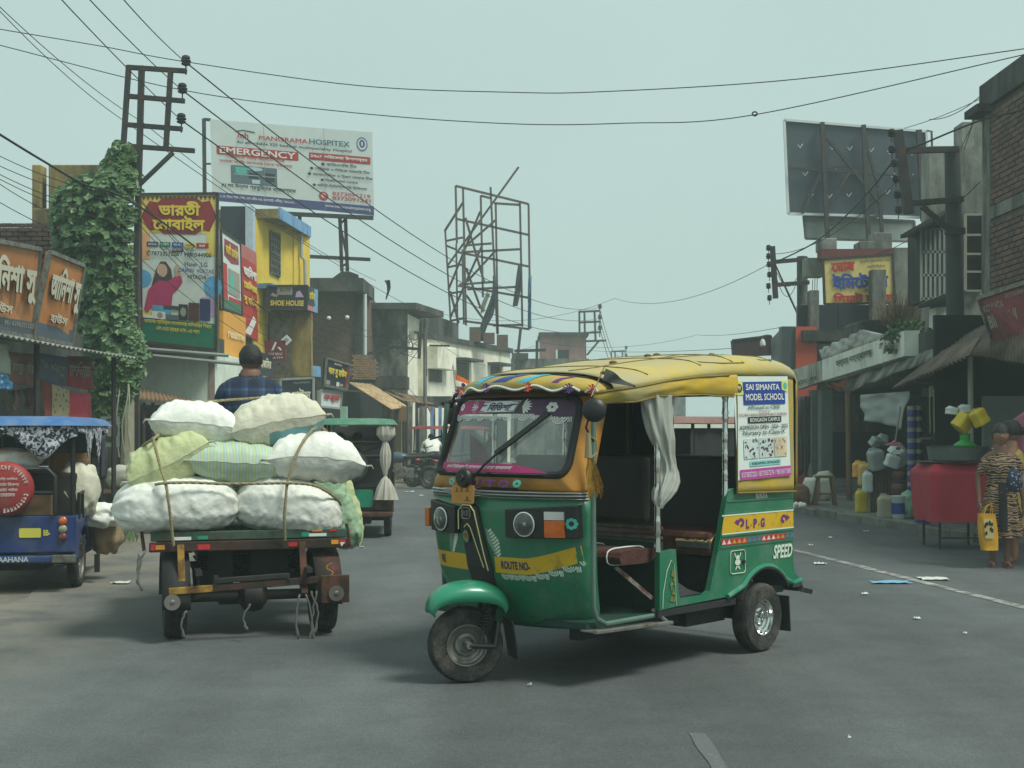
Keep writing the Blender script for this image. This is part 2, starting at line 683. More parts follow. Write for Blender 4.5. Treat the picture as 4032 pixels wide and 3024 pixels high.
# worn edge line and a scrap of an older one
def ribbon(path,w,z):
 r=MB()
 pts=[V(p)for p in path]
 vs=[]
 for i,p in enumerate(pts):
  d=(pts[min(i+1,len(pts)-1)]-pts[max(i-1,0)]).normalized()
  s=V((d.y,-d.x,0))
  ww=w*(1+.25*noise.noise(V((p.x*3,p.y*3,1))))
  vs+=[p-s*ww/2+V((0,0,z)),p+s*ww/2+V((0,0,z))]
 r.add(vs,[(2*i,2*i+1,2*i+3,2*i+2)for i in range(len(pts)-1)])
 return r
line=smooth_path([(5.6,0,0),(4.66,6.2,0),(4.03,10.37,0),(3.3,15.2,0),(2.45,21,0),(2.0,27,0),(2.2,34,0)],12)
struct(ribbon(line,.11,.004).build('edge_line',M_LINE))
struct(ribbon(smooth_path([G(2745,2890),G(2790,2960),G(2840,3040),G(2900,3200)],6),.07,.004).build('lane_dash',mat('nearly_gone_paint',(.17,.17,.165),.9,var=.3,scale=20,dirt=(.105,.112,.113),dirt_amt=.8,dirt_scale=26)))
# ================================================================ AUTO RICKSHAW
M_GRN=mat('green_paint',S(18,108,74),.36,var=.14,scale=5,dirt=S(72,112,92),dirt_amt=.34,dirt_scale=7,coat=.3,bump=.05,bump_scale=7)
M_GRN2=mat('sunlit_fender_green',S(28,128,96),.35,var=.12,scale=4,dirt=S(120,140,125),dirt_amt=.22,dirt_scale=5,coat=.3)  # lighter copy of the body green, sunlight put into the colour
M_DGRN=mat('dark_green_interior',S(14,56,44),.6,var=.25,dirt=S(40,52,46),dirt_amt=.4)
M_YCAN=mat('yellow_canvas',S(196,160,40),.78,var=.1,scale=3,dirt=S(158,146,98),dirt_amt=.5,dirt_scale=1.7,bump=.25,bump_scale=220)
M_YTOP=mat('dusty_canvas_top',S(190,168,80),.88,var=.12,scale=3,dirt=S(170,160,125),dirt_amt=.62,dirt_scale=1.6,bump=.25,bump_scale=220)
M_SEAM=mat('canvas_seam',S(128,112,52),.9,var=.2)
M_YEL=mat('yellow_paint',S(206,164,24),.45,var=.1,dirt=S(120,100,40),dirt_amt=.25,dirt_scale=6)
M_ORG=mat('amber_paint',S(190,128,38),.45,var=.1,dirt=S(140,104,50),dirt_amt=.3,dirt_scale=4,coat=.2)
M_BRN=mat('brown_frame_paint',S(96,62,30),.6,var=.2)
M_BLK=mat('black_rubber',S(30,31,32),.75,var=.25,scale=12,dirt=S(70,68,62),dirt_amt=.2,dirt_scale=6)
M_TYRE=mat('tyre_rubber',S(34,34,34),.88,var=.3,scale=10,dirt=S(92,88,78),dirt_amt=.35,dirt_scale=5,bump=.4,bump_scale=80)
M_BPL=mat('black_plastic',S(26,27,28),.45,var=.2,scale=8)
M_SILV=mat('silver_trim',S(178,180,176),.35,metal=.85,var=.12)
M_CHR=mat('chrome',S(210,212,210),.13,metal=1.0,var=.05)
M_STEEL=mat('dull_steel',S(128,128,122),.5,metal=.6,var=.25,dirt=S(90,74,56),dirt_amt=.35,dirt_scale=8)
M_VIN=mat('dark_vinyl',S(44,39,38),.55,var=.2,scale=5,dirt=S(70,62,54),dirt_amt=.25)
M_VINB=mat('brown_vinyl',S(88,50,40),.5,var=.25,scale=5,dirt=S(120,92,74),dirt_amt=.3,dirt_scale=9)
M_FUR=mat('brown_fur',S(82,44,38),.95,var=.4,scale=30,bump=.8,bump_scale=120)
M_FOAM=mat('torn_foam',S(196,168,110),.95,var=.2)
M_WHITE=mat('white_print',S(222,222,216),.6,var=.05)
M_CREAM=mat('cream_print',S(226,214,150),.6,var=.05)
M_NAVY=mat('navy_print',S(36,44,92),.6,var=.1)
M_BLUEP=mat('blue_print',S(30,66,148),.6,var=.06)
M_MAG=mat('magenta_print',S(170,34,104),.55,var=.1)
M_PURP=mat('purple_print',S(104,44,112),.6,var=.1)
M_REDP=mat('red_print',S(176,40,36),.6,var=.1)
M_TEALP=mat('teal_print',S(76,176,160),.6,var=.1)
M_DKP=mat('dark_print',S(30,32,34),.6,var=.1)
M_AMBER=mat('amber_lens',S(232,112,24),.2,var=.2,scale=30,trans=.25,coat=.5)
M_CLEAR=mat('clear_lens',S(215,220,218),.12,var=.1,metal=.5,coat=.6)
M_POLY=mat('clear_plastic_film',S(196,198,188),.35,var=.12,scale=6,alpha=.62)
M_GOLD=mat('gold_tinsel',S(176,132,52),.35,metal=.6,var=.5,scale=40)
def glass_mat(name,col,tint,fac):
 m=bpy.data.materials.new(name)
 m.use_nodes=True
 n,l=m.node_tree.nodes,m.node_tree.links
 n.remove(n['Principled BSDF'])
 out=n['Material Output']
 tr=n.new('ShaderNodeBsdfTransparent')
 tr.inputs[0].default_value=(*tint,1)
 gl=n.new('ShaderNodeBsdfGlossy')
 gl.inputs['Color'].default_value=(*col,1)
 gl.inputs['Roughness'].default_value=.04
 df=n.new('ShaderNodeBsdfDiffuse')
 df.inputs[0].default_value=(.5,.5,.47,1)
 lw=n.new('ShaderNodeLayerWeight')
 lw.inputs[0].default_value=fac
 ns=n.new('ShaderNodeTexNoise')
 ns.inputs['Scale'].default_value=4
 ns.inputs['Detail'].default_value=8
 mr=n.new('ShaderNodeMapRange')
 mr.inputs[1].default_value,mr.inputs[2].default_value=.35,.8
 mr.inputs[3].default_value,mr.inputs[4].default_value=.03,.16
 l.new(ns.outputs['Fac'],mr.inputs[0])
 m1,m2=n.new('ShaderNodeMixShader'),n.new('ShaderNodeMixShader')
 l.new(lw.outputs['Fresnel'],m1.inputs[0])
 l.new(tr.outputs[0],m1.inputs[1])
 l.new(gl.outputs[0],m1.inputs[2])
 l.new(mr.outputs[0],m2.inputs[0])
 l.new(m1.outputs[0],m2.inputs[1])
 l.new(df.outputs[0],m2.inputs[2])
 l.new(m2.outputs[0],out.inputs[0])
 return m
M_GLASS=glass_mat('windscreen_glass',(1,1,1),(.66,.71,.69),.45)
M_LENS=glass_mat('lamp_glass',(1,1,1),(.86,.9,.88),.4)
M_FILM=glass_mat('smoky_window_film',(.8,.8,.8),(.2,.24,.22),.25)

def wheel_parts(parent,c,ax,R,W,rimR,world=False,chrome=True,name='wheel',spokes=False):
 """tyre with shoulders and tread grooves, steel rim and hub; ax = outward axle direction"""
 ax=V(ax).normalized()
 h=W/2
 t=MB()
 prof=[(rimR,-h*.75),(rimR+(R-rimR)*.35,-h),(R*.93,-h*.96),(R*.985,-h*.72),(R,-h*.4),(R*.975,-h*.36),(R*.975,-h*.28),(R,-h*.24),(R,h*-.05),(R*.975,h*-.03),
   (R*.975,h*.03),(R,h*.05),(R,h*.24),(R*.975,h*.28),(R*.975,h*.36),(R,h*.4),(R*.985,h*.72),(R*.93,h*.96),(R*.8,h*1.0),(R*.79,h*.985),(rimR+(R-rimR)*.35,h),(rimR,h*.75)]
 t.lathe(prof,c,ax,40)
 ty=t.build(name,M_TYRE,parent,smooth=True,world=world,angle=40)
 r=MB()
 rm=M_CHR if chrome else M_STEEL
 pr=[(rimR*1.0,-h*.75),(rimR*1.0,h*.72),(rimR*1.04,h*.86),(rimR*.97,h*.84),(rimR*.92,h*.55),(rimR*.82,h*.42),(rimR*.78,h*.2),(rimR*.62,h*.1),(rimR*.55,h*.35),(rimR*.4,h*.4),(rimR*.36,h*.1),(rimR*.16,h*.12),(rimR*.15,h*.55),(.001,h*.58)]
 r.lathe(pr,c,ax,32)
 ri=r.build('rim',rm,ty,smooth=True,world=world,angle=30)
 k=MB()
 a=ax.orthogonal().normalized()
 b=ax.cross(a)
 for i in range(5):
  t_=2*math.pi*i/5
  p=V(c)+(a*math.cos(t_)+b*math.sin(t_))*rimR*.47
  k.cyl(p+ax*h*.3,p+ax*h*.52,rimR*.05,n=6)
 k.build('wheel_nut',M_STEEL,ty,world=world)
 return ty

TH=math.radians(47)
AUTO_C=V((1.095,8.777,.0))
auto=thing('auto_rickshaw','green and yellow three-wheeled auto rickshaw with a school poster on its canvas','auto rickshaw',AUTO_C,math.pi+TH,scale=1.04)
afw,alf=V((-math.cos(TH),-math.sin(TH),0)),V((math.sin(TH),-math.cos(TH),0))
def aloc(u,v,y=None,x=None):
 """photo pixel -> vehicle coordinates on the plane y = const (side) or x = const"""
 r=V(((u-U0)/F,1.0,-(v-V0)/F))
 ax_,bx_=r.dot(afw),-AUTO_C.dot(afw)
 ay_,by_=r.dot(alf),-AUTO_C.dot(alf)
 t=(y*1.04-by_)/ay_ if y is not None else(x*1.04-bx_)/ax_
 return V(((ax_*t+bx_)/1.04,(ay_*t+by_)/1.04,(H+r.z*t)/1.04))
def AB(mb_,name,mats,parent=None,**k):
 k.setdefault('world',False)
 return mb_.build(name,mats,parent or auto,**k)
def c3(x,y):return 2250+.7837*x,1350+.7837*y
def c2(x,y):return 1600+.8439*x,1350+.8439*y
# ---- nose surface
XC=[(.28,1.6),(.36,1.66),(.55,1.73),(.8,1.765),(1.00,1.77),(1.06,1.757),(1.56,1.565),(1.7,1.51)]
WW=[(.28,.46),(.36,.51),(.55,.55),(.8,.57),(1.00,.572),(1.1,.56),(1.56,.525),(1.7,.52)]
ND,NN=.225,2.1
def nose_s(s,z,off=.0):
 w,xc=lerp_tab(WW,z),lerp_tab(XC,z)
 s_=max(-1,min(1,s))
 x=xc-ND*(1-(1-abs(s_)**NN)**(1/NN))
 e=1e-3
 return V((x+off,w*s_*(1+off*.6),z))
def nose(y,z,off=.004):
 return nose_s(y/lerp_tab(WW,z),z,off)
def sgrid(a):  # finer spacing near the corners
 return math.copysign(1-(1-abs(a))**1.7,a)
m=MB()
zs=[.28,.3,.33,.37,.42,.48,.55,.62,.7,.8,.9,.985]
m.grid(lambda a,b:nose_s(sgrid(2*a-1),zs[int(round(b*(len(zs)-1)))]),48,len(zs)-1)
for sg in(1,-1):  # return flange to the door opening
 vs=[]
 for z in zs:
  p=nose_s(sg,z)
  vs+=[p,p+V((-.05,-.015*sg,0))]
 m.add(vs,[(2*i,2*i+1,2*i+3,2*i+2)for i in range(len(zs)-1)])
AB(m,'front_panel',M_GRN,smooth=True,angle=50,solid=.006)
# ---- upper front frame around the windscreen
GI=rrect(-.86,.86,1.108,1.515,.075,8)
GO=[]
nG=len(GI)
cz=1.3115
for(s,z)in GI:
 dx,dz=s/.86,(z-cz)/.2035
 k=1/max(abs(dx),abs(dz))
 GO.append((max(-1,min(1,dx*k)),cz+(.262 if dz>0 else .292)*max(-1,min(1,dz*k))))
def ring(i0,i1,steps,off):
 mm=MB()
 vs=[]
 for q in range(steps+1):
  t=i0+(i1-i0)*q/steps
  for(a,b),(c,d)in zip(GI,GO):
   s,z=a+(c-a)*t,b+(d-b)*t
   vs.append(nose_s(s,z,off))
 fs=[(q*nG+j,q*nG+(j+1)%nG,(q+1)*nG+(j+1)%nG,(q+1)*nG+j)for q in range(steps)for j in range(nG)]
 mm.add(vs,fs)
 return mm
AB(ring(.0,1.0,8,.0),'windscreen_frame',M_ORG,smooth=True,angle=60,solid=.012)
gk=MB()
gk.tube([nose_s(s,z,.006)for s,z in GI],.021,8,closed=True)
AB(gk,'windscreen_gasket',M_BLK,smooth=True)
hd=MB()  # dark header rail above the glass
hd.grid(lambda a,b:nose_s(1.9*a-.95,1.525+.05*b,.008),30,2)
AB(hd,'header_rail',M_BRN,smooth=True)
gl=MB()
gv,gf=[],[]
def glass_pt(a,b,off=.0):
 z=1.108+.407*b
 return nose_s((2*a-1)*.86,z,off)
gl.grid(lambda a,b:glass_pt(a,b),24,8)
wsg=AB(gl,'windscreen',M_GLASS,smooth=True)
# printed film bands on the glass
def gband(mm,b0,b1,a0,a1,off,mi=0,n=24):
 mm.grid(lambda a,b:glass_pt(a0+(a1-a0)*a,(b0(a)if callable(b0)else b0)*(1-b)+(b1(a)if callable(b1)else b1)*b,off),n,2,mi)
fb=MB()
gband(fb,.8,.985,.02,.36,.0045,0)
gband(fb,.8,.985,.36,.66,.0045,1)
gband(fb,lambda a:.8-.06*a,.985,.66,.985,.0045,2)
sb=AB(fb,'sun_strip',[M_MAG,mat('strip_grey',S(66,62,62),.6),mat('strip_mauve',S(78,52,78),.6)],wsg,smooth=True)
fb=MB()
gband(fb,.02,lambda a:.135 if a<.62 else .135-.115*((a-.62)/.38)**2,.035,.9,.0045)
AB(fb,'route_strip',M_MAG,wsg,smooth=True)
gfn=lambda x,y,d=.0:glass_pt(x,y,.0075+d)
lt=MB()
lettering(lt,'বনগাঁ টাউনহল টু েগাপালনগর ভায়া কদমতলা',gfn,.1,.045,.56,.072,bold=.012,slant=.3)
AB(lt,'lettering',M_WHITE,wsg)
np_=MB()
np_.grid(lambda a,b:glass_pt(.28+.31*a+.035*b,.825+.15*b,.0085),14,4)
AB(np_,'name_panel',M_WHITE,wsg)
lt=MB()
lettering(lt,'িবিভশা',lambda x,y,d=0:glass_pt(x,y,.0125+d),.355,.845,.19,.11,bold=.02,slant=.25)
for q in([(.285,.835),(.585,.835),(.586,.842),(.286,.842)],[(.315,.958),(.615,.958),(.616,.965),(.316,.965)],
          [(.285,.835),(.292,.835),(.322,.965),(.315,.965)],[(.583,.835),(.59,.835),(.62,.965),(.613,.965)],
          [(.3,.905),(.35,.915),(.35,.925),(.31,.925)],[(.55,.915),(.6,.925),(.6,.935),(.55,.935)]):
 flat(lt,q,lambda x,y,d=0:glass_pt(x,y,.0125))
AB(lt,'lettering',M_NAVY,wsg)
or_=MB()
for i in range(8):  # white lace scallops under the strip, flower and burst ornaments
 cx=.075+i*.118
 by=.8 if cx<.66 else .8-.06*(cx-.66)/.32
 for r0 in(.048,.034,.02):
  arc=[(cx+r0*math.cos(math.pi+math.pi*k/8),by-.002+1.9*r0*math.sin(math.pi+math.pi*k/8))for k in range(9)]
  inn=[(cx+(r0-.007)*math.cos(math.pi+math.pi*k/8),by-.002+1.9*(r0-.007)*math.sin(math.pi+math.pi*k/8))for k in range(9)]
  flat(or_,arc+inn[::-1],lambda x,y,d=0:glass_pt(x,y,.006))
 for k in(-1,0,1):
  x0=cx+.059+k*.008
  if x0<.97:
   flat(or_,[(x0-.002,by),(x0+.002,by),(x0+.002,by-.07),(x0-.002,by-.07)],lambda x,y,d=0:glass_pt(x,y,.006))
for fx,fy,r0 in((.845,.885,.036),(.075,.9,.028)):
 for k in range(6):
  a=k*math.pi/3
  flat(or_,circ(fx+r0*.62*math.cos(a),fy+1.9*r0*.62*math.sin(a),r0*.42,r0*.42*1.9,10),lambda x,y,d=0:glass_pt(x,y,.0065))
for bx,sgn in((.64,1),(.265,-1)):
 for k in range(7):
  a=(k-3)*.38
  c_,s_=math.cos(a)*sgn,math.sin(a)
  flat(or_,[(bx,.895),(bx+c_*.05-s_*.006,.895+1.6*s_*.05+.012),(bx+c_*.075,.895+1.6*s_*.075),(bx+c_*.05+s_*.006,.895+1.6*s_*.05-.012)],lambda x,y,d=0:glass_pt(x,y,.006))
AB(or_,'lace_print',M_WHITE,wsg)
wp=MB()
a_,b_=glass_pt(.42,-.06,.03),glass_pt(.8,.7,.028)
mid=glass_pt(.6,.34,.035)
wp.tube([a_,a_.lerp(mid,.5)+V((.012,0,0)),mid],[.01,.007,.006],6)
q0,q1=glass_pt(.55,.27,.02),glass_pt(.84,.8,.018)
wp.bar(q0,q1,.014,.022,up=(1,0,.3))
wp.bar(q0+V((.012,0,0)),q1+V((.012,0,0)),.03,.006,up=(1,0,.3))
AB(wp,'windscreen_wiper',M_BPL)
# ---- belt trim and amber band
bt=MB()
for z0,z1,o in((.976,.988,.012),(.991,1.005,.015),(1.008,1.02,.012)):
 for zz0,zz1 in((z0,z1),):
  bt.grid(lambda a,b:nose_s(sgrid(2*a-1)*.999,zz0+(zz1-zz0)*b,.003+o*math.sin(math.pi*b)),48,4)
AB(bt,'belt_trim',M_SILV,smooth=True)
au=MB()
afn=lambda x,y,d=.0:nose(x,y,.009+d)
for k,ch in enumerate('AUTO'):
 lettering(au,ch,afn,[-.185,-.095,.005,.1][k],1.036,.075,.042,bold=.05)
AB(au,'lettering',M_PURP)
fl=MB()
for fx in(-.275,.225):
 for k in range(7):
  a=k*2*math.pi/7
  flat(fl,circ(fx+.018*math.cos(a),1.06+.014*math.sin(a),.01,.008,8),lambda x,y,d=0:nose(x,y,.009))
AB(fl,'flower_print',M_TEALP)
# ---- lower band, route text, lace, leaf ornaments
bz=lambda y:.575+.1*(max(0,abs(y)-.26)/.34)**1.4 if y>0 else .575
yb=MB()
for y0,y1 in((.06,.6),(-.55,-.14)):
 yb.grid(lambda a,b:nose(y0+(y1-y0)*a,bz(y0+(y1-y0)*a)+.088*b,.004),20,2)
AB(yb,'yellow_band',M_YEL,smooth=True)
lt=MB()
lettering(lt,'ROUTE NO-',lambda x,y,d=0:nose(x,y,.0065+d),.105,.598,.185,.045,bold=.03)
lettering(lt,'RE',lambda x,y,d=0:nose(x,y,.0065+d),-.42,.598,.05,.045,bold=.02)
AB(lt,'lettering',M_NAVY)
lc=MB()
for i in range(7):
 cx=.13+i*.072
 by=bz(cx)-.004
 for r0 in(.03,.021,.012):
  arc=[(cx+r0*math.cos(math.pi+math.pi*k/7),by+r0*math.sin(math.pi+math.pi*k/7))for k in range(8)]
  inn=[(cx+(r0-.0045)*math.cos(math.pi+math.pi*k/7),by+(r0-.0045)*math.sin(math.pi+math.pi*k/7))for k in range(8)]
  flat(lc,arc+inn[::-1],lambda x,y,d=0:nose(x,y,.0045))
 for k in(-1,0,1):
  x0=cx+.036+k*.006
  flat(lc,[(x0-.0018,by),(x0+.0018,by),(x0+.0018,by-.03),(x0-.0018,by-.03)],lambda x,y,d=0:nose(x,y,.0045))
for bx,sgn in((.035,1),(-.235,-1)):  # feathered leaves
 for k in range(9):
  t=k/8
  px,pz=bx+sgn*(.0+.05*t),.8-.13*t
  for dr in(-1,1):
   L=.046*(1-abs(t-.55))
   q=(px+dr*L*.9,pz+L*.5)
   flat(lc,[(px-.004,pz),(px+.004,pz-.009),(q[0]+.004,q[1]-.005),(q[0]-.002,q[1]+.005)],lambda x,y,d=0:nose(x,y,.0045))
AB(lc,'lace_print',mat('pale_print',S(206,214,202),.7))
# ---- black centre spine with badge
sp=MB()
spine=[(-.175,.9),(-.165,.93),(-.135,.945),(-.065,.945),(-.035,.93),(-.025,.9),(.045,.6),(.05,.5),(-.12,.5),(-.14,.6)]
nS=len(spine)
for off0,off1 in((.0,.028),):
 a=[nose(y,z,off0)for y,z in spine]
 b=[nose(y*.94-.003,.72+(z-.72)*.97,off1)for y,z in spine]
 tri=tessellate_polygon([[V((y,z,0))for y,z in spine]])
 sp.add(a+b,[tuple(i+nS for i in t)for t in tri]+[(i,(i+1)%nS,nS+(i+1)%nS,nS+i)for i in range(nS)])
spo=AB(sp,'centre_spine',M_BPL,bevel=.006)
sl=MB()
sfn=lambda y,z,o=.036:nose(y,z,o)
sl.tube([sfn(y,z)for y,z in[(-.165,.8),(-.165,.905),(-.13,.935),(-.07,.935),(-.04,.905),(.015,.67),(.035,.585)]],.0035,5)
sl.tube([sfn(y,z)for y,z in[(-.12,.815),(-.095,.835),(-.07,.815),(-.03,.7),(.005,.6)]],.0028,5)
AB(sl,'spine_piping',M_CREAM,spo)
bd=MB()
bd.tube([sfn(y,z,.037)for y,z in rrect(-.135,-.07,.862,.922,.012,3)],.004,5,closed=True)
lettering(bd,'RE',lambda x,y,d=0:sfn(x,y,.038+d),-.128,.878,.05,.028,bold=.02)
AB(bd,'badge',M_STEEL,spo)
st=MB()
flat(st,circ(-.108,.765,.022,.035,14),lambda x,y,d=0:sfn(x,y,.038),m=0)
flat(st,circ(-.108,.772,.012,.014,10),lambda x,y,d=0:sfn(x,y,.04),m=1)
AB(st,'oval_sticker',[mat('sticker_green',S(110,140,90),.6),M_REDP],spo)
# ---- number plate, horn
pl=MB()
fr=(nose(-.11,1.0,.05),V((0,1,0)),V((-.06,0,1)).normalized(),V((1,0,.06)).normalized())
pl.prism(rrect(-.085,.085,-.055,.045,.008,2),fr,-.004,.0)
plo=AB(pl,'number_plate',M_ORG)
lt=MB()
pf=plane_fn(*fr)
for x,y,w in((-.06,.005,.03),(-.02,.008,.022),(.02,.01,.03),(.01,-.04,.055)):
 flat(lt,[(x,y),(x+w,y),(x+w,y+.004),(x,y+.004)],pf,.002)
 flat(lt,[(x+w*.4,y),(x+w*.6,y),(x+w*.6,y+.024),(x+w*.4,y+.024)],pf,.0025)
AB(lt,'worn_plate_marks',M_BRN,plo)
hn=MB()
hc=nose(-.1,1.085,.07)
hn.lathe([(.001,.03),(.018,.032),(.02,.022),(.045,.02),(.052,.012),(.056,0),(.05,-.02),(.03,-.045),(.001,-.05)],hc,(1,0,.02),24)
hn.cyl(hc+V((-.05,0,-.01)),hc+V((-.08,0,-.03)),.012)
AB(hn,'horn',M_BPL,smooth=True,angle=40)
# ---- headlamps with indicators
def lamp(sg):
 hs=MB()
 y0,y1=.185,(.555 if sg>0 else .43)
 z0,z1=.775,.925
 n_=16
 def depth(t):
  return .045
 outer=[]
 for i in range(n_+1):
  t=i/n_
  outer.append((y0+(y1-y0)*t,z0+.006*t,z1+.028*t))
 vs=[]
 for(y,a,b)in outer:
  o=.05 if sg>0 else .05
  vs+=[nose(sg*y,a,.0),nose(sg*y,a,o),nose(sg*y,b,o),nose(sg*y,b,.0)]
 fs=[]
 for i in range(n_):
  for k in range(3):
   fs.append((i*4+k,i*4+k+1,(i+1)*4+k+1,(i+1)*4+k))
 fs+=[(0,1,2,3),tuple(n_*4+k for k in(3,2,1,0))]
 hs.add(vs,fs)
 ho=AB(hs,'headlight_housing',M_BPL,smooth=True,angle=30,bevel=.006)
 lc_=nose(sg*.305,.85,.05)
 nd=V((1,sg*.18,0)).normalized()
 r=MB()
 r.lathe([(.062,.0),(.066,.006),(.06,.008),(.05,-.012),(.03,-.02)],lc_,nd,24)
 r.lathe([(.057,.004),(.045,-.004),(.02,-.01),(.01,-.011),(.01,.004),(.001,.006)],lc_,nd,24)
 hl_=AB(r,'headlight',mat('lamp_reflector',S(226,228,224),.32,metal=.55,var=.08),smooth=True,angle=50)
 r=MB()
 r.lathe([(.059,.004),(.05,.014),(.03,.021),(.001,.024)],lc_,nd,24)
 AB(r,'lens',M_LENS,hl_,smooth=True)
 q=MB()
 q.grid(lambda a,b:nose(sg*(.415+.09*a),.785+.135*b,.058),6,4)
 q2=q
 am=MB()
 if sg<0:
  am.box(1.6,1.66,-.585,-.545,.79,.9)
  AB(am,'indicator',M_AMBER,bevel=.008)
  return ho
 for(b0,b1,mi)in((.0,.66,0),(.68,1.0,1)):
  am.grid(lambda a,b:nose(sg*(.415+.09*a),.785+.135*(b0+(b1-b0)*b),.06),6,3,mi)
  for e in(.0,1.0):
   am.grid(lambda a,b:nose(sg*(.415+.09*e),.785+.135*(b0+(b1-b0)*b),.03+.03*a),1,3,mi)
  am.grid(lambda a,b:nose(sg*(.415+.09*a),.785+.135*b1,.03+.03*b),6,1,mi)
 AB(am,'indicator',[M_AMBER,M_CLEAR])
 if sg>0:
  f_=MB()
  for k in range(8):
   a=k*math.pi/4
   flat(f_,circ(.532+.016*math.cos(a),.858+.022*math.sin(a),.0075,.01,8),lambda x,y,d=0:nose(x,y,.0535))
  AB(f_,'flower_print',M_TEALP,ho)
 return ho
lamp(1)
lamp(-1)
# ---- front wheel, fork, fender
FWC=V((1.91,.0,.208))
STE=math.radians(-31)
wax=V((-math.sin(STE),math.cos(STE),0))
wfw=V((math.cos(STE),math.sin(STE),0))
wheel_parts(auto,FWC-V((0,0,.006)),wax,.202,.105,.108,chrome=False,name='wheel')
fk=MB()
for s_ in(1,-1):
 o=wax*.085*s_
 fk.tube([FWC+o-wfw*.0,FWC+o-wfw*.14+V((0,0,-.01)),FWC+o*.9-wfw*.16+V((0,0,.12))],.019,8)
 fk.cyl(FWC+o*1.05-wfw*.06+V((0,0,.0)),FWC+o*.9-wfw*.12+V((0,0,.25)),.012,n=8)
 for k in range(9):
  c_=(FWC+o*1.05-wfw*.06).lerp(FWC+o*.9-wfw*.12+V((0,0,.25)),.35+.065*k)
  fk.lathe([(.016,-.006),(.026,0),(.016,.006)],c_,V((-.2,0,1)),10)
fk.cyl(FWC-wfw*.13+V((0,0,.06)),V((1.7,0,.44)),.03,n=10)
AB(fk,'front_fork',M_BPL,smooth=True,angle=40)
ax_n=MB().cyl(FWC-wax*.1,FWC+wax*.1,.018,n=8)
AB(ax_n,'axle',M_STEEL)
fe=MB()
def fen(a,b):
 t=math.radians(2+172*a)  # from front edge over the top to the rear
 q_=2*b-1
 wid=.088+.032*math.sin(math.pi*min(1,a*1.05))
 dr=(1-(1-abs(q_)**2.2)**(1/2.2))*(.085+.03*a)
 return FWC+wfw*(math.cos(t)*(.222-dr*.3)-.012)+V((0,0,.165+(math.sin(t)**.75)*.168-dr*(.25+.75*math.sin(t))))+wax*(wid*q_)
fe.grid(fen,28,16)
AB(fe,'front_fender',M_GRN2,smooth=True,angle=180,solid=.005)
fp=MB()
fp.quad(FWC-wfw*.235+wax*.1+V((0,0,.12)),FWC-wfw*.235-wax*.1+V((0,0,.12)),FWC-wfw*.27-wax*.1+V((0,0,-.09)),FWC-wfw*.27+wax*.1+V((0,0,-.09)))
AB(fp,'mud_flap',M_BLK,solid=.008)
# ---- floor, sills, rear tub
fb=MB()
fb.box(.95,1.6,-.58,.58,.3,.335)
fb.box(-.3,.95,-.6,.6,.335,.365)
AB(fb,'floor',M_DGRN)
ch=MB()
ch.box(-.25,1.5,-.45,-.38,.22,.3)
ch.box(-.25,1.5,.38,.45,.22,.3)
ch.box(.2,.6,.18,.5,.2,.3)
ch.cyl((.0,-.5,.208),(.0,.5,.208),.03)
ch.box(-.3,.16,-.3,.3,.2,.34)
AB(ch,'chassis',M_BLK)
SY=.65
side=[(.372,.992),(.335,1.0),(-.325,1.0),(-.335,.95),(-.338,.52),(-.36,.45),(-.41,.415),(-.405,.385),(-.335,.385)]
arcp=[(.305*math.cos(math.radians(a)),.215+.3*math.sin(math.radians(a)))for a in range(146,24,-8)]
side_l=[(x,z)for x,z in side]+[(-.3,.385)]+[(x,z)for x,z in arcp if z>.386]+[(.31,.372),(.62,.366),(.9,.362),(1.055,.355),(1.055,.675),(.905,.682),(.885,.5),(.878,.43),(.86,.402),(.62,.402),(.575,.42),(.545,.5),(.475,.7),(.434,.845),(.4,.95)]
for sg in(1,-1):
 sp_=MB()
 sp_.prism(side_l,(V((0,0,0)),V((1,0,0)),V((0,0,1)),V((0,sg,0))),SY-.035,SY)
 po=AB(sp_,'side_panel',M_GRN,bevel=.01)
 rb=MB()
 for z,x0 in((.925,.4),(.855,.425),(.725,.462),(.662,.48)):
  rb.bar((x0,sg*(SY+.001),z),(-.332,sg*(SY+.001),z),.008,.012)
 rb.bar((.505,sg*(SY+.001),.655),(-.33,sg*(SY+.001),.655),.006,.006)
 AB(rb,'pressed_rib',M_GRN,po,bevel=.003)
 lip=MB()
 lip.tube([(.4,sg*(SY+.004),.372)]+[(x*1.03,sg*(SY+.006),z+.006)for x,z in reversed(arcp)if z>.386]+[(-.33,sg*(SY+.004),.39),(-.42,sg*(SY+.002),.4)],.016,8)
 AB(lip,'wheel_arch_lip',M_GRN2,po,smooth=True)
 fl_=MB()  # black wheel-arch liner
 for i in range(len(arcp)-1):
  (x0,z0),(x1,z1)=arcp[i],arcp[i+1]
  fl_.quad((x0,sg*(SY+.02),z0-.004),(x1,sg*(SY+.02),z1-.004),(x1,sg*.42,z1-.004),(x0,sg*.42,z0-.004))
 AB(fl_,'wheel_arch_liner',M_BLK,po,solid=.012)
 wheel_parts(auto,V((0,sg*.6,.208)),(0,sg,0),.208,.11,.105,chrome=(sg>0),name='wheel')
 mf=MB()
 mf.quad((-.235,sg*.49,.32),(-.235,sg*.68,.32),(-.255,sg*.68,.1),(-.255,sg*.49,.1))
 AB(mf,'mud_flap',M_BLK,solid=.008)
 ss=MB()
 ss.box(.3,1.06,sg*SY-.028,sg*SY-.004,.315,.356)
 AB(ss,'sill',M_BLK,bevel=.004)
rr=MB()
rr.box(-.345,-.318,-.62,.62,.42,1.0)
AB(rr,'rear_panel',M_GRN,bevel=.012)
rb=MB()
rb.tube([(-.4,.66,.36),(-.45,.62,.345),(-.46,.0,.345),(-.45,-.62,.345),(-.4,-.66,.36)],.02,8)
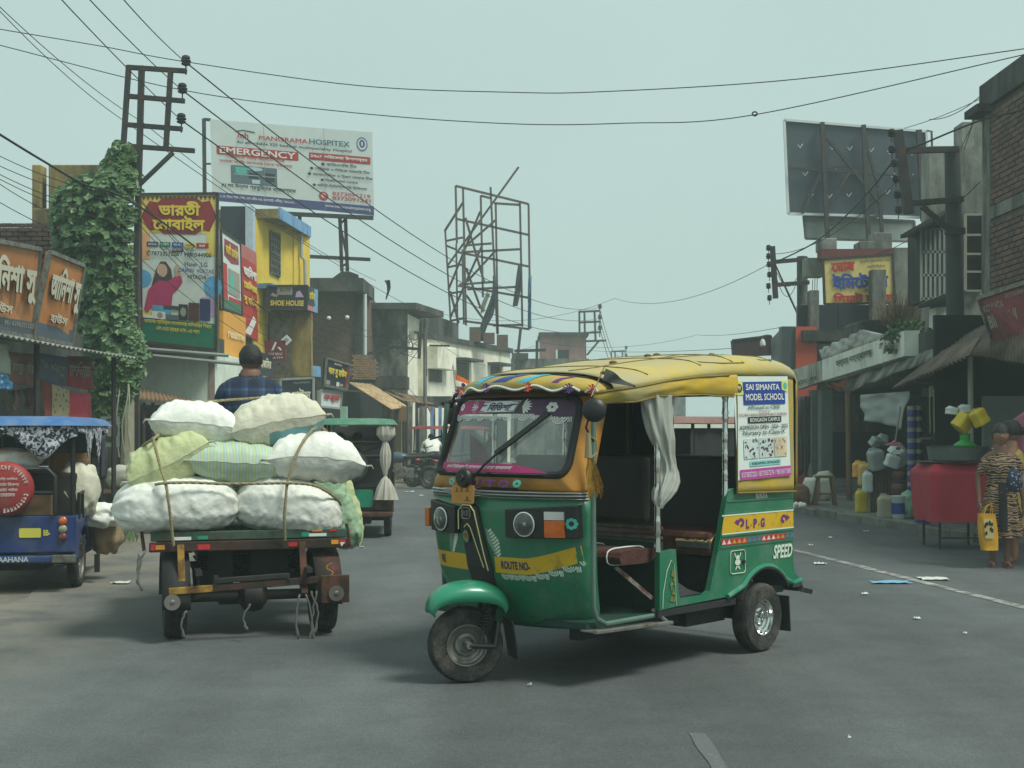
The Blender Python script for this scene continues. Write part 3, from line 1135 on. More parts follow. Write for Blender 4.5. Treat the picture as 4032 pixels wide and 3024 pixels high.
rb.bar((-.41,.655,.375),(-.3,.655,.375),.03,.02)
rb.bar((-.4,.665,.345),(-.475,.7,.325),.012,.03)
AB(rb,'rear_bumper',M_BLK,smooth=True,angle=40)
# left side graphics
sfl=lambda x,z,d=.0:V((x,SY+.0025+d,z))
def sgr(pts,name,mm_,d=.0,parent=None):
 q=MB()
 flat(q,pts,lambda x,y,dd=0:sfl(x,y,d))
 return AB(q,name,mm_,parent)
sgr([(.46,.742),(.436,.842),(-.33,.842),(-.333,.742)],'yellow_band',M_YEL,.0)
q=MB()
for z in(.738,.846):
 flat(q,[(.46,z-.004),(-.333,z-.004),(-.333,z+.004),(.455,z+.004)],sfl,.002)
lettering(q,'SPEED',lambda x,y,d=0:sfl(-x,y,.002),.095,.555,.215,.085,bold=.03,slant=.18)
q.tube([sfl(x,z,.003)for x,z in rrect(.215,.372,.5,.635,.02,4)],.0025,4,closed=True)
q.tube([sfl(x,z,.003)for x,z in[(1.035,.365),(1.03,.45),(.995,.57),(.955,.625),(.925,.6),(.905,.37)]],.0022,4)
for a,b,w,h in((.294,.565,.03,.018),(.294,.592,.02,.016)):
 flat(q,circ(a,b,w,h,12),sfl,.002)
for sx in(-1,1):
 flat(q,[(.294+sx*.02,.6),(.294+sx*.03,.625),(.294+sx*.036,.618),(.294+sx*.026,.595)],sfl,.002)
 flat(q,[(.294+sx*.012,.545),(.294+sx*.026,.525),(.294+sx*.02,.52),(.294,.54)],sfl,.0022)
AB(q,'pale_graphics',mat('pale_graphic',S(206,216,200),.6,var=.06))
q=MB()
lettering(q,'TOYOTA',lambda x,y,d=0:sfl(-x,y,.002),-.105,.932,.135,.034,bold=.04)
AB(q,'lettering',M_WHITE)
q=MB()
for k,ch_ in enumerate('L.P.G'):
 lettering(q,ch_,lambda x,y,d=0:sfl(-x,y,.002),[-.205,-.155,-.125,-.07,-.045][k],.757 if ch_!='.' else .77,[.035,.012,.04,.012,.045][k],.056 if ch_!='.' else .014,bold=.05,m=k%2)
for sx,cx in((1,.255),(-1,-.215)):
 for k in range(10):
  t=k/9
  a=4.6*t
  r0=.034*(1-.6*t)
  flat(q,circ(cx+sx*(r0*math.cos(a)),.792+r0*math.sin(a)*.85,.011,.01,8),sfl,.002+.0001*k)
 flat(q,[(cx+sx*.03,.78),(cx+sx*.075,.8),(cx+sx*.04,.82)],sfl,.0015)
AB(q,'painted_ornament',[M_PURP,mat('rust_print',S(170,92,44),.6)])
q=MB()
for k in range(15):
 x0=.465-k*.0535
 mi=(0,0,1,1,1,2,2,2,0,0,0,1,1,2,2)[k]
 flat(q,[(x0,.672),(x0-.0535,.672),(x0-.0535,.708),(x0,.708)],sfl,.002,3 if mi!=2 else 4)
 flat(q,[(x0-.005,.678),(x0-.048,.678),(x0-.0265,.706)],sfl,.003,mi)
AB(q,'border_strip',[mat('strip_pale',S(214,190,186),.6),mat('strip_ochre',S(186,140,70),.6),mat('strip_teal',S(66,120,124),.6),M_REDP,mat('strip_slate',S(84,92,104),.6)])
q=MB()
for k in range(26):
 t=rnd.random()
 flat(q,circ(.93+rnd.uniform(-.014,.03)*(1.2-t*.8),.4+t*.17,rnd.uniform(.006,.016),rnd.uniform(.006,.016),7),sfl,.002+.00005*k)
AB(q,'worn_ornament',mat('worn_gold_print',S(112,112,52),.8,var=.4,scale=60))
# ---- steps and rails
q=MB()
q.bar((1.62,.655,.3),(.98,.675,.285),.03,.02)
q.bar((1.62,.6,.298),(1.00,.62,.285),.09,.01)
q.bar((1.0,.66,.29),(1.06,.6,.36),.02,.02)
AB(q,'foot_step',M_STEEL,bevel=.004)
q=MB()
q.tube([(1.565,.6,1.5),(1.575,.61,1.25),(1.59,.62,1.0),(1.585,.615,.6),(1.575,.61,.42),(1.55,.61,.36),(1.48,.615,.325),(1.05,.61,.325)],.014,8)
AB(q,'door_edge_rail',mat('grey_green_paint',S(84,110,98),.6,var=.2),smooth=True)
q=MB()
q.tube([(1.5,-.56,1.5),(1.53,-.585,1.0),(1.52,-.56,.42),(1.46,-.56,.33),(1.05,-.58,.33)],.014,8)
AB(q,'door_edge_rail',MATS['grey_green_paint'],smooth=True)
for x_,z0,z1,sg in((1.035,.68,1.56,1),(.375,.98,1.58,1),(1.035,.68,1.56,-1),(.375,.98,1.58,-1)):
 q=MB()
 pr=[]
 n_=40
 for i in range(n_+1):
  z=z0+(z1-z0)*i/n_
  grp=(i//4)%2
  pr.append((.017+(.004 if(grp and i%2)else 0),z))
 q.lathe(pr,(x_,sg*.62,0),(0,0,1),12)
 q.cyl((x_,sg*.62,z0-.02),(x_,sg*.62,z0+.07),.021,.018,n=12)
 AB(q,'chrome_pillar',M_CHR,smooth=True,angle=30)
# ---- seats
q=MB()
q.box(-.02,.48,-.6,.6,.6,.745)
AB(q,'passenger_seat',M_VINB,bevel=.03)
q=MB()
q.grid(lambda a,b:V((.485-.05*b*b+.008*noise.noise(V((a*9,b*7,1))),.6-.26*a,.735+.022*noise.noise(V((a*11,b*5,4)))-.05*(1-b))),14,5)
AB(q,'torn_foam',M_FOAM,smooth=True)
q=MB()
q.box(.06,.4,-.6,.6,.366,.6)
AB(q,'seat_base',M_BLK)
q=MB().box(.495,.505,.36,.6,.655,.69)
AB(q,'seat_edge_strip',M_SILV)
q=MB()
q.box(-.1,.0,-.6,.61,.72,1.185)
AB(q,'passenger_backrest',M_VIN,bevel=.025)
q=MB()
q.box(.93,.985,-.5,.5,.83,1.195)
AB(q,'driver_backrest',M_VIN,bevel=.02)
q=MB()
for z in(.8,.745):
 q.bar((.965,-.55,z),(.965,.6,z),.012,.014)
AB(q,'partition_rail',M_STEEL)
q=MB()
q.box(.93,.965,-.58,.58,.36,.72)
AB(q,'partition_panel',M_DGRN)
ds=MB()
def dsf(a,b):
 t=2*math.pi*b
 x=1.16+.165*math.copysign(abs(math.cos(t))**.5,math.cos(t))
 z=.655+.042*math.copysign(abs(math.sin(t))**.6,math.sin(t))
 y=-.42+1.0*a
 k=.96+.06*noise.noise(V((a*14,b*10,2)))
 return V((1.16+(x-1.16)*k,y,.655+(z-.655)*k))
ds.grid(dsf,40,20)
for a in(0,1):
 ds.add([dsf(a,j/20)for j in range(20)],[tuple(range(20))])
AB(ds,'driver_seat',M_FUR,smooth=True)
q=MB()
for y in(.22,.5):
 q.tube([V((1.16,y,.655))+V((.172*math.copysign(abs(math.cos(t))**.5,math.cos(t)),0,.048*math.copysign(abs(math.sin(t))**.6,math.sin(t))))for t in[i*math.pi/8 for i in range(16)]],.004,5,closed=True)
AB(q,'seat_strap',M_WHITE)
q=MB()
q.bar((1.26,.5,.6),(1.06,.6,.42),.022,.022)
q.tube([(1.3,.35,.6),(1.34,.4,.5),(1.31,.42,.4)],[.035,.032,.012],8)
AB(q,'seat_support',mat('red_brown_paint',S(84,34,34),.6,var=.3,dirt=S(150,150,140),dirt_amt=.45,dirt_scale=14))
q=MB()  # handlebar and dash
q.tube([(1.48,-.34,1.02),(1.52,-.2,.98),(1.54,0,.96),(1.52,.2,.98),(1.48,.34,1.02)],.014,8)
q.cyl((1.54,0,.96),(1.66,0,.5),.03,n=8)
q.box(1.56,1.65,-.14,.14,.98,1.04)
AB(q,'handlebar',M_BPL,smooth=True,angle=40)
q=MB()
q.box(1.46,1.585,-.42,.42,1.03,1.045)
AB(q,'dashboard',M_BLK)
q=MB()
def clothf(a,b):
 return V((1.45-.05*a+.02*noise.noise(V((a*4,b*4,0))),-.42+.2*a*(1-.75*b),1.05+.27*b*(1-.2*a)))
q.grid(clothf,8,8)
AB(q,'pink_cloth',mat('pink_cloth',S(196,26,96),.8,var=.15),smooth=True,solid=.004)
q=MB()
q.ball((1.55,.06,1.085),(.045,.06,.05),10,7)
q.ball((1.55,.02,1.13),(.03,.03,.035),10,7)
q.cyl((1.55,-.06,1.045),(1.55,-.06,1.11),.03,.02)
AB(q,'dashboard_ornament',mat('orange_gloss',S(214,92,44),.4,var=.3),smooth=True)
# ---- canopy
ZS=[(-.42,1.6),(-.34,1.665),(-.2,1.672),(.36,1.665),(.7,1.645),(1.0,1.615),(1.3,1.572),(1.6,1.53)]
ZT=[(-.42,1.62),(-.385,1.7),(-.34,1.755),(-.27,1.79),(-.15,1.814),(.1,1.818),(.3,1.804),(.6,1.772),(1.0,1.725),(1.3,1.685),(1.6,1.64)]
ZB=[(.33,1.54),(.7,1.545),(1.0,1.532),(1.25,1.505),(1.58,1.475)]
xs_=[1.44,1.36,1.25,1.1,.95,.8,.65,.5,.35,.2,.05,-.1,-.18,-.25,-.3,-.335,-.36,-.378,-.39]
def canopy(i,s):
 x=xs_[i]
 zs_,zt_=lerp_tab(ZS,x),lerp_tab(ZT,x)
 n_=2.5+1.2*max(0,min(1,(1.0-x)/1.2))
 w=.668-(.03 if x>1.3 else 0)-max(0,(-x-.3))*.25
 zt_=max(zt_,zs_+.005)
 s_=max(-1,min(1,s))
 z=zs_+(zt_-zs_)*(1-abs(s_)**n_)**(1/n_)
 rib=0
 z+=.006*noise.noise(V((x*3,s*3,7)))-.01*max(0,math.sin((x*2.2+.4)*math.pi))**2*(1-s_*s_)
 if x>1.1 and s_<0:
  x-=(x-1.1)*.62*s_*s_
 return V((x,w*s_,z))
cn=MB()
nx_=len(xs_)-1
cn.grid(lambda a,b:canopy(int(round(b*nx_)),sgrid(2*a-1)),40,nx_)
cano=AB(cn,'canopy',M_YTOP,smooth=True,angle=180,solid=.006)
for sg in(1,-1):
 q=MB()
 def valf(a,b):
  x=(1.56 if sg>0 else 1.22)+(.33-(1.56 if sg>0 else 1.22))*a
  zt_=lerp_tab(ZS,x)+.002
  zb_=lerp_tab(ZB,x)+.01*noise.noise(V((x*5,0,sg)))
  y=.672+.01*math.sin(b*math.pi)*(1+noise.noise(V((x*4,b,3))))-.006*b*b+.007*noise.noise(V((x*6,b*3,5)))
  if x>1.3:
   y-=(x-1.3)*.3
  return V((x,sg*y,zt_+(zb_-zt_)*b))
 q.grid(valf,50,8)
 AB(q,'canopy_valance',M_YCAN,cano,smooth=True,angle=180,solid=.004)
 q=MB()
 q.tube([V((x,sg*(.678-max(0,x-1.3)*.3),lerp_tab(ZS,x)+.002))for x in[(1.56 if sg>0 else 1.22)-.04*k*(1 if sg<0 else 1.1)for k in range(27)]],.006,6)
 q.tube([valf(k/30,1.0)for k in range(31)],.006,6)
 q.tube([(.345,sg*.672,1.64),(.33,sg*.672,1.5),(.325,sg*.672,.975),(-.33,sg*.672,.962)],.006,6)
 AB(q,'canopy_piping',M_SEAM,cano,smooth=True)
 q=MB()
 def panf(a,b):
  x=.335-.69*a
  zt_=lerp_tab(ZS,x)+.01
  z=.968+(zt_-.968)*b
  y=.664+.006*noise.noise(V((x*6,z*4,sg)))
  if a>.93:
   y-=.03*(a-.93)/.07
  return V((x-.01*(1-b),sg*y,z))
 q.grid(panf,20,16)
 AB(q,'canvas_side',M_YCAN,cano,smooth=True,angle=180,solid=.005)
# back canvas with window
q=MB()
def rp4(y0,y1,z0,z1):
 q.grid(lambda a,b:V((-.372+.004*noise.noise(V((a*3,b*3,y0))),y0+(y1-y0)*a,z0+(z1-z0)*b)),6,6)
rp4(-.655,-.3,.97,1.66)
rp4(.38,.655,.97,1.66)
rp4(-.3,.38,.97,1.17)
rp4(-.3,.38,1.565,1.66)
AB(q,'canvas_back',M_YCAN,cano,smooth=True,angle=180,solid=.004)
# dark lining added so the cabin inside reads dark, right-hand smoky film
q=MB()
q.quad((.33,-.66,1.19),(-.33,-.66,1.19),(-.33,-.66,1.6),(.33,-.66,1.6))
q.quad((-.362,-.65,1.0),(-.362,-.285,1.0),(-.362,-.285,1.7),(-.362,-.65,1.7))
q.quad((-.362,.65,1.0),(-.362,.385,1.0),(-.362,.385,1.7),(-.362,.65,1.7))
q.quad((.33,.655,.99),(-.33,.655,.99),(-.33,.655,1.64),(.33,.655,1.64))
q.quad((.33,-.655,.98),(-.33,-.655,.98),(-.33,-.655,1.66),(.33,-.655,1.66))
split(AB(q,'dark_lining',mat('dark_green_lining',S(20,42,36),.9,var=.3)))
q=MB()
for x in(-.33,.05,.36,.7,1.04,1.4):
 zt_=lerp_tab(ZT,x)-.03
 zs_=lerp_tab(ZS,x)-.03
 q.tube([(x,-.63,zs_-.05),(x,-.6,zs_+.02),(x,-.35,zt_-.02),(x,0,zt_-.005),(x,.35,zt_-.02),(x,.6,zs_+.02),(x,.63,zs_-.05)],.011,6)
for sg in(1,-1):
 q.tube([(1.5,sg*.6,1.5),(1.04,sg*.63,1.57),(.36,sg*.635,1.62),(-.33,sg*.63,1.62),(-.34,sg*.62,.98)],.011,6)
AB(q,'roof_frame',M_BLK,smooth=True)
# seams and patches on the roof
q=MB()
def roofpt(x,s,o=.006):
 for i in range(len(xs_)-1):
  if xs_[i]>=x>=xs_[i+1]:
   t=(xs_[i]-x)/(xs_[i]-xs_[i+1])
   p=canopy(i,s).lerp(canopy(i+1,s),t)
   return p+V((0,0,o))+V((0,o*s,0))
 return canopy(0 if x>1 else len(xs_)-1,s)
for x in(1.12,.62,.3,-.12):
 q.tube([roofpt(x+.03*math.sin(2*s),s)for s in[k/16*1.9-.95 for k in range(17)]],.003,5)
for pts in([(.62,.55),(.6,.9),(.44,.955),(.22,.965),(.24,.7),(.5,.6)],[(.1,.6),(.0,.93),(-.14,.92),(-.16,.62)]):
 q.tube([roofpt(x,s)for x,s in pts],.003,5,closed=True)
q.tube([roofpt(1.4-k*.1,.45+.04*math.sin(k))for k in range(16)],.003,5)
AB(q,'canopy_seam',M_SEAM,cano,smooth=True)
q=MB()
for x,s in((.3,.1),(1.36,.8),(.48,.2),(-.1,.3),(.9,.3)):
 p=roofpt(x,s,0)
 q.ball(p+V((0,0,.008)),(.03,.02,.012),8,6)
split(AB(q,'roof_scrap',mat('roof_scrap',S(96,82,52),.95,var=.4),cano,smooth=True))
# brow over the windscreen
q=MB()
def brow(a,b):
 s=sgrid(2*a-1)*.999
 low=1.54+.022*(1-s*s)
 top=1.548+.098*(1-abs(s)**2.3)**(1/2.3)
 x=1.635-.13*b**1.4-(.125 if s>0 else .25)*abs(s)**2.4
 return V((x+.02*math.sin(math.pi*min(1,b*1.1)),(.592 if s>0 else .555)*s,low+(top-low)*math.sin(b*math.pi/2)**.8+.004*noise.noise(V((a*9,b*4,2)))))
q.grid(brow,40,8)
bro=AB(q,'front_brow',M_YCAN,smooth=True,angle=180,solid=.006)
q=MB()
q.tube([brow(k/40,0)for k in range(41)],.009,6)
q.tube([brow(k/40,.97)+V((0,0,.004))for k in range(41)],.008,6)
AB(q,'brow_trim',M_BLK,bro,smooth=True)
q=MB()
q.grid(lambda a,b:brow(a,0)*(1-b)+b*nose_s((2*a-1)*.98,1.56,.004),40,2)
AB(q,'brow_soffit',M_BRN,bro,smooth=True)
q=MB()
for a0,a1,w,mi in((.36,.44,.05,0),(.47,.55,.06,1),(.56,.64,.045,0),(.7,.745,.03,2),(.14,.18,.03,2)):
 q.grid(lambda a,b:brow(a0+(a1-a0)*b+w*(a-.5)*(1-b*.4),.05+.8*b)+V((0,0,.007)),3,8,mi)
split(AB(q,'brow_ribbon',[mat('ribbon_cyan',S(64,168,196),.5),mat('ribbon_blue',S(48,66,130),.5),M_PURP],bro))
q=MB()
bpts=[brow(k/120,0)+V((.012,0,.012+.012*math.sin(k*.35)))for k in range(2,119)]
for i,p in enumerate(bpts):
 if not 98<i<103:
  q.ball(p,.0075,6,4)
AB(q,'bead_garland',M_WHITE,bro,smooth=True)['kind']='stuff'
q=MB()
for k,mi in((6,1),(29,0),(54,1),(74,0),(95,1),(113,0)):
 p=brow(k/120,0)+V((.02,0,.012))
 for j in range(9):
  a=j*.7
  d=V((.01,math.cos(a)*.032,math.sin(a)*.024+.004))
  q.add([p,p+d+V((0,.009,0)),p+d*1.15+V((.01,0,0)),p+d-V((0,.009,0))],[(0,1,2,3)],mi)
AB(q,'paper_flower',[mat('orange_paper',S(232,92,60),.7),mat('violet_paper',S(118,60,150),.7)],bro)
# ---- poster on the canvas side
ptl,ptr,pbr,pbl=[aloc(*c3(*p),y=.672)for p in((812,168),(1085,168),(1102,665),(838,692))]
pf=quad_fn(ptl,ptr,pbr,pbl)
sgn_=1 if(pf(.5,.5,.01).y>pf(.5,.5).y)else-1
pfn=lambda x,y,d=0:pf(x,y,sgn_*(d+.0005+.0))
q=MB()
q.grid(lambda a,b:pfn(a,b,.0015*noise.noise(V((a*3,b*5,1)))),10,16)
post=AB(q,'school_poster',mat('poster_paper',S(214,222,216),.55,var=.05),smooth=True)
q=MB()
flat(q,[(.15,.985-.04),(.87,.95),(.87,.87),(.93,.855),(.93,.725),(.16,.725),(.16,.855),(.15,.86)],pfn,.004,0)
flat(q,[(.03,.0),(1.0,.0),(1.0,.1),(.03,.1)],pfn,.004,1)
flat(q,[(.22,.545),(.84,.545),(.84,.605),(.22,.605)],pfn,.004,2)
flat(q,[(.22,.125),(.8,.125),(.8,.178),(.22,.178)],pfn,.004,3)
flat(q,[(.01,.82),(.16,.82),(.16,.955),(.01,.955)],pfn,.0035,4)
flat(q,[(.87,.87),(.98,.84),(.995,.93),(.97,.96),(.87,.955)],pfn,.0035,4)
flat(q,circ(.085,.885,.055,.045,14),pfn,.0045,5)
flat(q,circ(.935,.905,.035,.035,12),pfn,.0045,6)
AB(q,'poster_blocks',[M_BLUEP,mat('poster_mauve',S(176,70,150),.6),M_DKP,mat('poster_aqua',S(140,204,202),.6),mat('poster_lime',S(210,214,110),.6),M_BRN,M_TEALP],post)
q=MB()
for s_,x,y,w,h,mi,bo in(('SAI SIMANTA',.2,.865,.62,.06,0,.02),('MODEL SCHOOL',.19,.765,.71,.065,0,.02),('Affiliated to CBSE',.22,.68,.6,.035,1,.01),('A Unit of',.42,.645,.2,.022,2,0),('TECHNO INDIA GROUP PUBLIC SCHOOL',.05,.612,.9,.027,2,.01),
       ('BONGAON CAMPUS',.25,.556,.56,.038,0,.01),('ADMISSION OPEN : 2024 - 2025',.06,.485,.9,.04,3,.01),('Nursery to Class-X',.12,.418,.78,.055,3,.01),('KHEDAPARA, BONGAON',.25,.135,.52,.03,3,.01),('8373057220 / 8373057274 / 9831817300',.05,.025,.93,.048,0,.0),
       ('ty',.06,.865,.05,.045,0,.02)):
 lettering(q,s_,lambda x_,y_,d=0:pfn(x_,y_,.0065+d),x,y,w,h,bold=bo,m=mi)
AB(q,'lettering',[M_WHITE,mat('poster_green',S(24,100,96),.6),mat('poster_maroon',S(130,44,52),.6),M_DKP],post)
q=MB()
ph=random.Random(3)
for bx,w,pal in((.12,.27,(0,1,2)),(.4,.28,(0,3,4)),(.69,.24,(5,6,2))):
 flat(q,[(bx,.2),(bx+w,.2),(bx+w,.395),(bx,.395)],pfn,.004,2 if pal[0]==0 else 5)
 for k in range(26):
  cx,cy=bx+ph.uniform(.02,w-.02),ph.uniform(.215,.385)
  flat(q,circ(cx,cy,ph.uniform(.008,.024),ph.uniform(.006,.02),6,ph.random()),pfn,.0045+.00006*k,pal[k%3])
AB(q,'poster_photo',[mat('ph_dark',S(50,64,66),.6),mat('ph_green',S(78,116,110),.6),mat('ph_pale',S(196,204,204),.6),mat('ph_green2',S(60,110,84),.6),mat('ph_maroon',S(110,34,50),.6),mat('ph_cream',S(206,194,160),.6),mat('ph_pink',S(190,120,110),.6)],post)
# ---- plastic curtain wound round the pillar
q=MB()
cur=[(425,262,132),(428,310,124),(434,370,112),(444,440,96),(456,500,76),(470,560,58),(482,610,56),(486,650,66),(476,700,82),(460,745,80),(447,785,60),(440,815,34),(440,832,20)]
def curf(a,b):
 t=b*(len(cur)-1)
 i=min(int(t),len(cur)-2)
 f_=t-i
 cx,cy,w=[cur[i][k]+(cur[i+1][k]-cur[i][k])*f_ for k in range(3)]
 th=2*math.pi*a
 fold=1+.2*math.sin(7*th+b*5)+.1*math.sin(13*th-b*9)
 p=aloc(*c3(cx+.5*w*math.cos(th)*fold,cy),y=.62)
 return V((p.x,.625+.045*math.sin(th)*fold*min(1,w/80),p.z))
q.grid(curf,72,60,wrapu=True)
AB(q,'plastic_curtain',M_POLY,smooth=True,angle=180)
# ---- mirrors, tassel, flags
mc=aloc(*c3(115,338),y=.7)
q=MB()
q.lathe([(.001,.022),(.03,.019),(.055,.01),(.062,0),(.058,-.008),(.001,-.01)],mc,V((.8,.57,.05)),24)
q.tube([mc+V((.01,-.02,-.02)),mc+V((.02,-.04,-.09)),V((1.6,.63,mc.z-.16))],.006,6)
AB(q,'side_mirror',M_BPL,smooth=True,angle=40)
q=MB()
mr_=aloc(*c2(208,325),y=-.72)
q.ball(mr_,(.03,.055,.075),14,9)
q.tube([mr_+V((0,0,-.06)),mr_+V((0,.03,-.12)),V((1.58,-.62,mr_.z-.16))],.006,6)
AB(q,'side_mirror',M_BPL,smooth=True)
q=MB()
t0=aloc(*c3(85,500),y=.67)
tt=random.Random(5)
for k in range(80):
 a=tt.uniform(-1,1)
 e=aloc(*c3(120+36*a+tt.uniform(-8,8),tt.uniform(700,785)),y=.67+tt.uniform(-.02,.02))
 q.tube([t0+V((0,0,-.05)),(t0+e)/2+V((tt.uniform(-.01,.01),tt.uniform(-.01,.01),0)),e],.0022,3)
AB(q,'tinsel_tassel',M_GOLD)
q=MB()
q.cyl(t0+V((0,0,.05)),t0+V((0,0,-.08)),.012,.02,n=8)
q.tube([t0+V((0,0,.04)),t0+V((-.05,.01,.01)),t0+V((-.06,.01,-.05)),t0+V((-.02,0,-.08))],.004,5)
AB(q,'tassel_cord',mat('jute_cord',S(150,138,104),.9,var=.2))
fa,fb_=aloc(*c3(165,120),y=.66),aloc(*c3(100,270),y=.69)
q=MB()
q.tube([fa,fb_],.003,5)
p1,p2,p3=aloc(*c3(165,128),y=.66),aloc(*c3(140,188),y=.67),aloc(*c3(308,222),y=.69)
def pen(a,b):
 e=p3+V((0,0,.01))
 top=p1.lerp(e,a)
 bot=p2.lerp(e+V((0,0,-.012)),a)
 return top.lerp(bot,b)+V((0,.012*math.sin(a*7+b*2)+.008,0))
q.grid(pen,12,5,1)
AB(q,'pennant',[M_STEEL,mat('faded_dark_cloth',S(56,60,56),.9,var=.35,scale=20)],smooth=True)
fx0,fx1=aloc(*c2(218,120),y=-.66),aloc(*c2(240,245),y=-.64)
q=MB()
q.tube([fx1+V((0,0,-.06)),fx0],.0035,5)
q.cyl(fx0,fx0+V((0,0,.03)),.008,.001,n=8)
AB(q,'flag_pole',M_SILV)
q=MB()
def flg(a,b):
 p0=aloc(*c2(228+12*b,145+85*b),y=-.655)
 p1_=aloc(*c2(308-4*b,188+42*b),y=-.66)
 return p0.lerp(p1_,a)+V((.01*math.sin(a*6+b),.012*math.sin(a*5),0))
for k,mi in((0,0),(1,1),(2,2)):
 q.grid(lambda a,b:flg(a,(k+b)/3),12,3,mi)
flat(q,circ(.4,.5,.1,.13,12),lambda x,y,d=0:flg(x,y)+V((.004,.004,0)),0,3)
AB(q,'national_flag',[mat('saffron_cloth',S(206,104,48),.8),M_WHITE,mat('flag_green',S(70,130,70),.8),M_NAVY],smooth=True)
# film decal, fuel cap
q=MB()
q.cyl((.232,SY,.563),(.232,SY+.012,.563),.012,n=12)
AB(q,'fuel_cap',M_BLK)
q=MB()
q.grid(lambda a,b:V((.58+.3*a,.6-.25*b,.405+.1*(b**2)+.006*noise.noise(V((a*4,b*4,1))))),8,8)
q.quad((.56,.1,.372),(.92,.1,.372),(.92,.6,.372),(.56,.6,.372))
AB(q,'floor_mat',mat('dark_mat',S(48,46,48),.8,var=.2),smooth=True)
# ================================================================ MOTOR CARGO CART WITH SACKS
M_WOODG=mat('worn_green_plank',S(56,92,80),.85,var=.3,scale=8,dirt=S(70,60,46),dirt_amt=.5,dirt_scale=6)
M_RUST=mat('rusty_iron',S(92,58,42),.85,var=.35,scale=14,dirt=S(50,40,34),dirt_amt=.5,dirt_scale=9)
M_RUSTR=mat('worn_red_paint',S(92,46,40),.8,var=.35,scale=9,dirt=S(54,46,40),dirt_amt=.7,dirt_scale=8)
M_RUSTY=mat('worn_yellow_paint',S(170,132,44),.75,var=.25,scale=9,dirt=S(96,66,40),dirt_amt=.5,dirt_scale=10)
M_GREASE=mat('greasy_metal',S(30,30,29),.6,var=.4,scale=12,dirt=S(62,54,44),dirt_amt=.35,dirt_scale=9)
M_ROPE=mat('jute_rope',S(158,146,112),.95,var=.25,scale=60,bump=.6,bump_scale=160)
CYAW=math.radians(17)
CART_C=V((-1.8,9.05,0))  # centre of the rear axle on the ground
cfw,crt=V((-math.sin(CYAW),math.cos(CYAW),0)),V((math.cos(CYAW),math.sin(CYAW),0))
cart=thing('cargo_cart','three-wheeled motor cargo cart with worn green bed piled with white sacks','cart',CART_C,CYAW)
def CB(mb_,name,mats,parent=None,**k):  # local frame: x right, y forward
 k.setdefault('world',False)
 return mb_.build(name,mats,parent or cart,**k)
def cloc(u,v,y):
 """photo pixel -> cart coordinates on the upright plane y = const"""
 r=V(((u-U0)/F,1.0,-(v-V0)/F))
 a,b=r.dot(cfw),-CART_C.dot(cfw)
 t=(y-b)/a
 p=r*t
 return V(((p-CART_C).dot(crt),y,H+p.z))
def k1(x,y):return 400+.7838*x,1300+.7838*y
YB=-.16  # tail plane of the bed
# wheels
for xw in(-.5,.5):
 wheel_parts(cart,V((xw,0,.265)),(1 if xw>0 else-1,0,0),.265,.15,.15,chrome=False)
q=MB()
q.cyl((-.5,0,.265),(.5,0,.265),.035,n=10)
q.lathe([(.04,-.1),(.1,-.06),(.115,0),(.1,.06),(.04,.1)],(.02,0,.265),(1,0,0),16)
q.box(-.2,.1,.05,.45,.2,.3)
q.bar((0,.1,.3),(0,1.5,.42),.05,.05)
CB(q,'rear_axle',M_GREASE,smooth=True,angle=40)
for xw in(-.36,.36):
 q=MB()
 for k in range(5):
  q.tube([(xw,-.34+.03*k,.45-.022*k),(xw,0,.345-.022*k+.03),(xw,.34-.03*k,.45-.022*k)],.011,4)
 q.bar((xw,-.36,.46),(xw,.36,.46),.04,.03)
 CB(q,'leaf_spring',M_GREASE)
 q=MB()
 for k in range(11):
  q.lathe([(.03,-.007),(.042,0),(.03,.007)],(xw*.86,.1,.44+k*.016),(0,0,1),10)
 q.cyl((xw*.86,.1,.4),(xw*.86,.1,.62),.02)
 CB(q,'shock_absorber',M_GREASE,smooth=True,angle=40)
# engine and gearbox mass under the bed
q=MB()
q.box(-.15,.22,.55,.95,.3,.58)
q.cyl((-.25,.75,.42),(.3,.75,.42),.11,n=14)
q.box(-.28,-.15,.3,.5,.36,.56)
for k in range(6):
 q.box(-.3,.3,1.0,1.35,.32+k*.045,.335+k*.045)
q.box(-.34,-.1,.12,.3,.33,.6)
q.box(.02,.4,.14,.34,.31,.6)
for k in range(16):
 q.box(-.1+.03*(k%3),.0+.02*(k%4),.2,.3,.34+.016*k,.35+.016*k)
CB(q,'engine',M_GREASE,bevel=.006)
q=MB()
for xb in(-.42,.42):
 q.box(xb-.03,xb+.03,-.15,1.95,.58,.64)
for yb in(-.12,.5,1.1,1.8):
 q.box(-.6,.6,yb-.03,yb+.03,.6,.645)
CB(q,'frame',M_RUST)
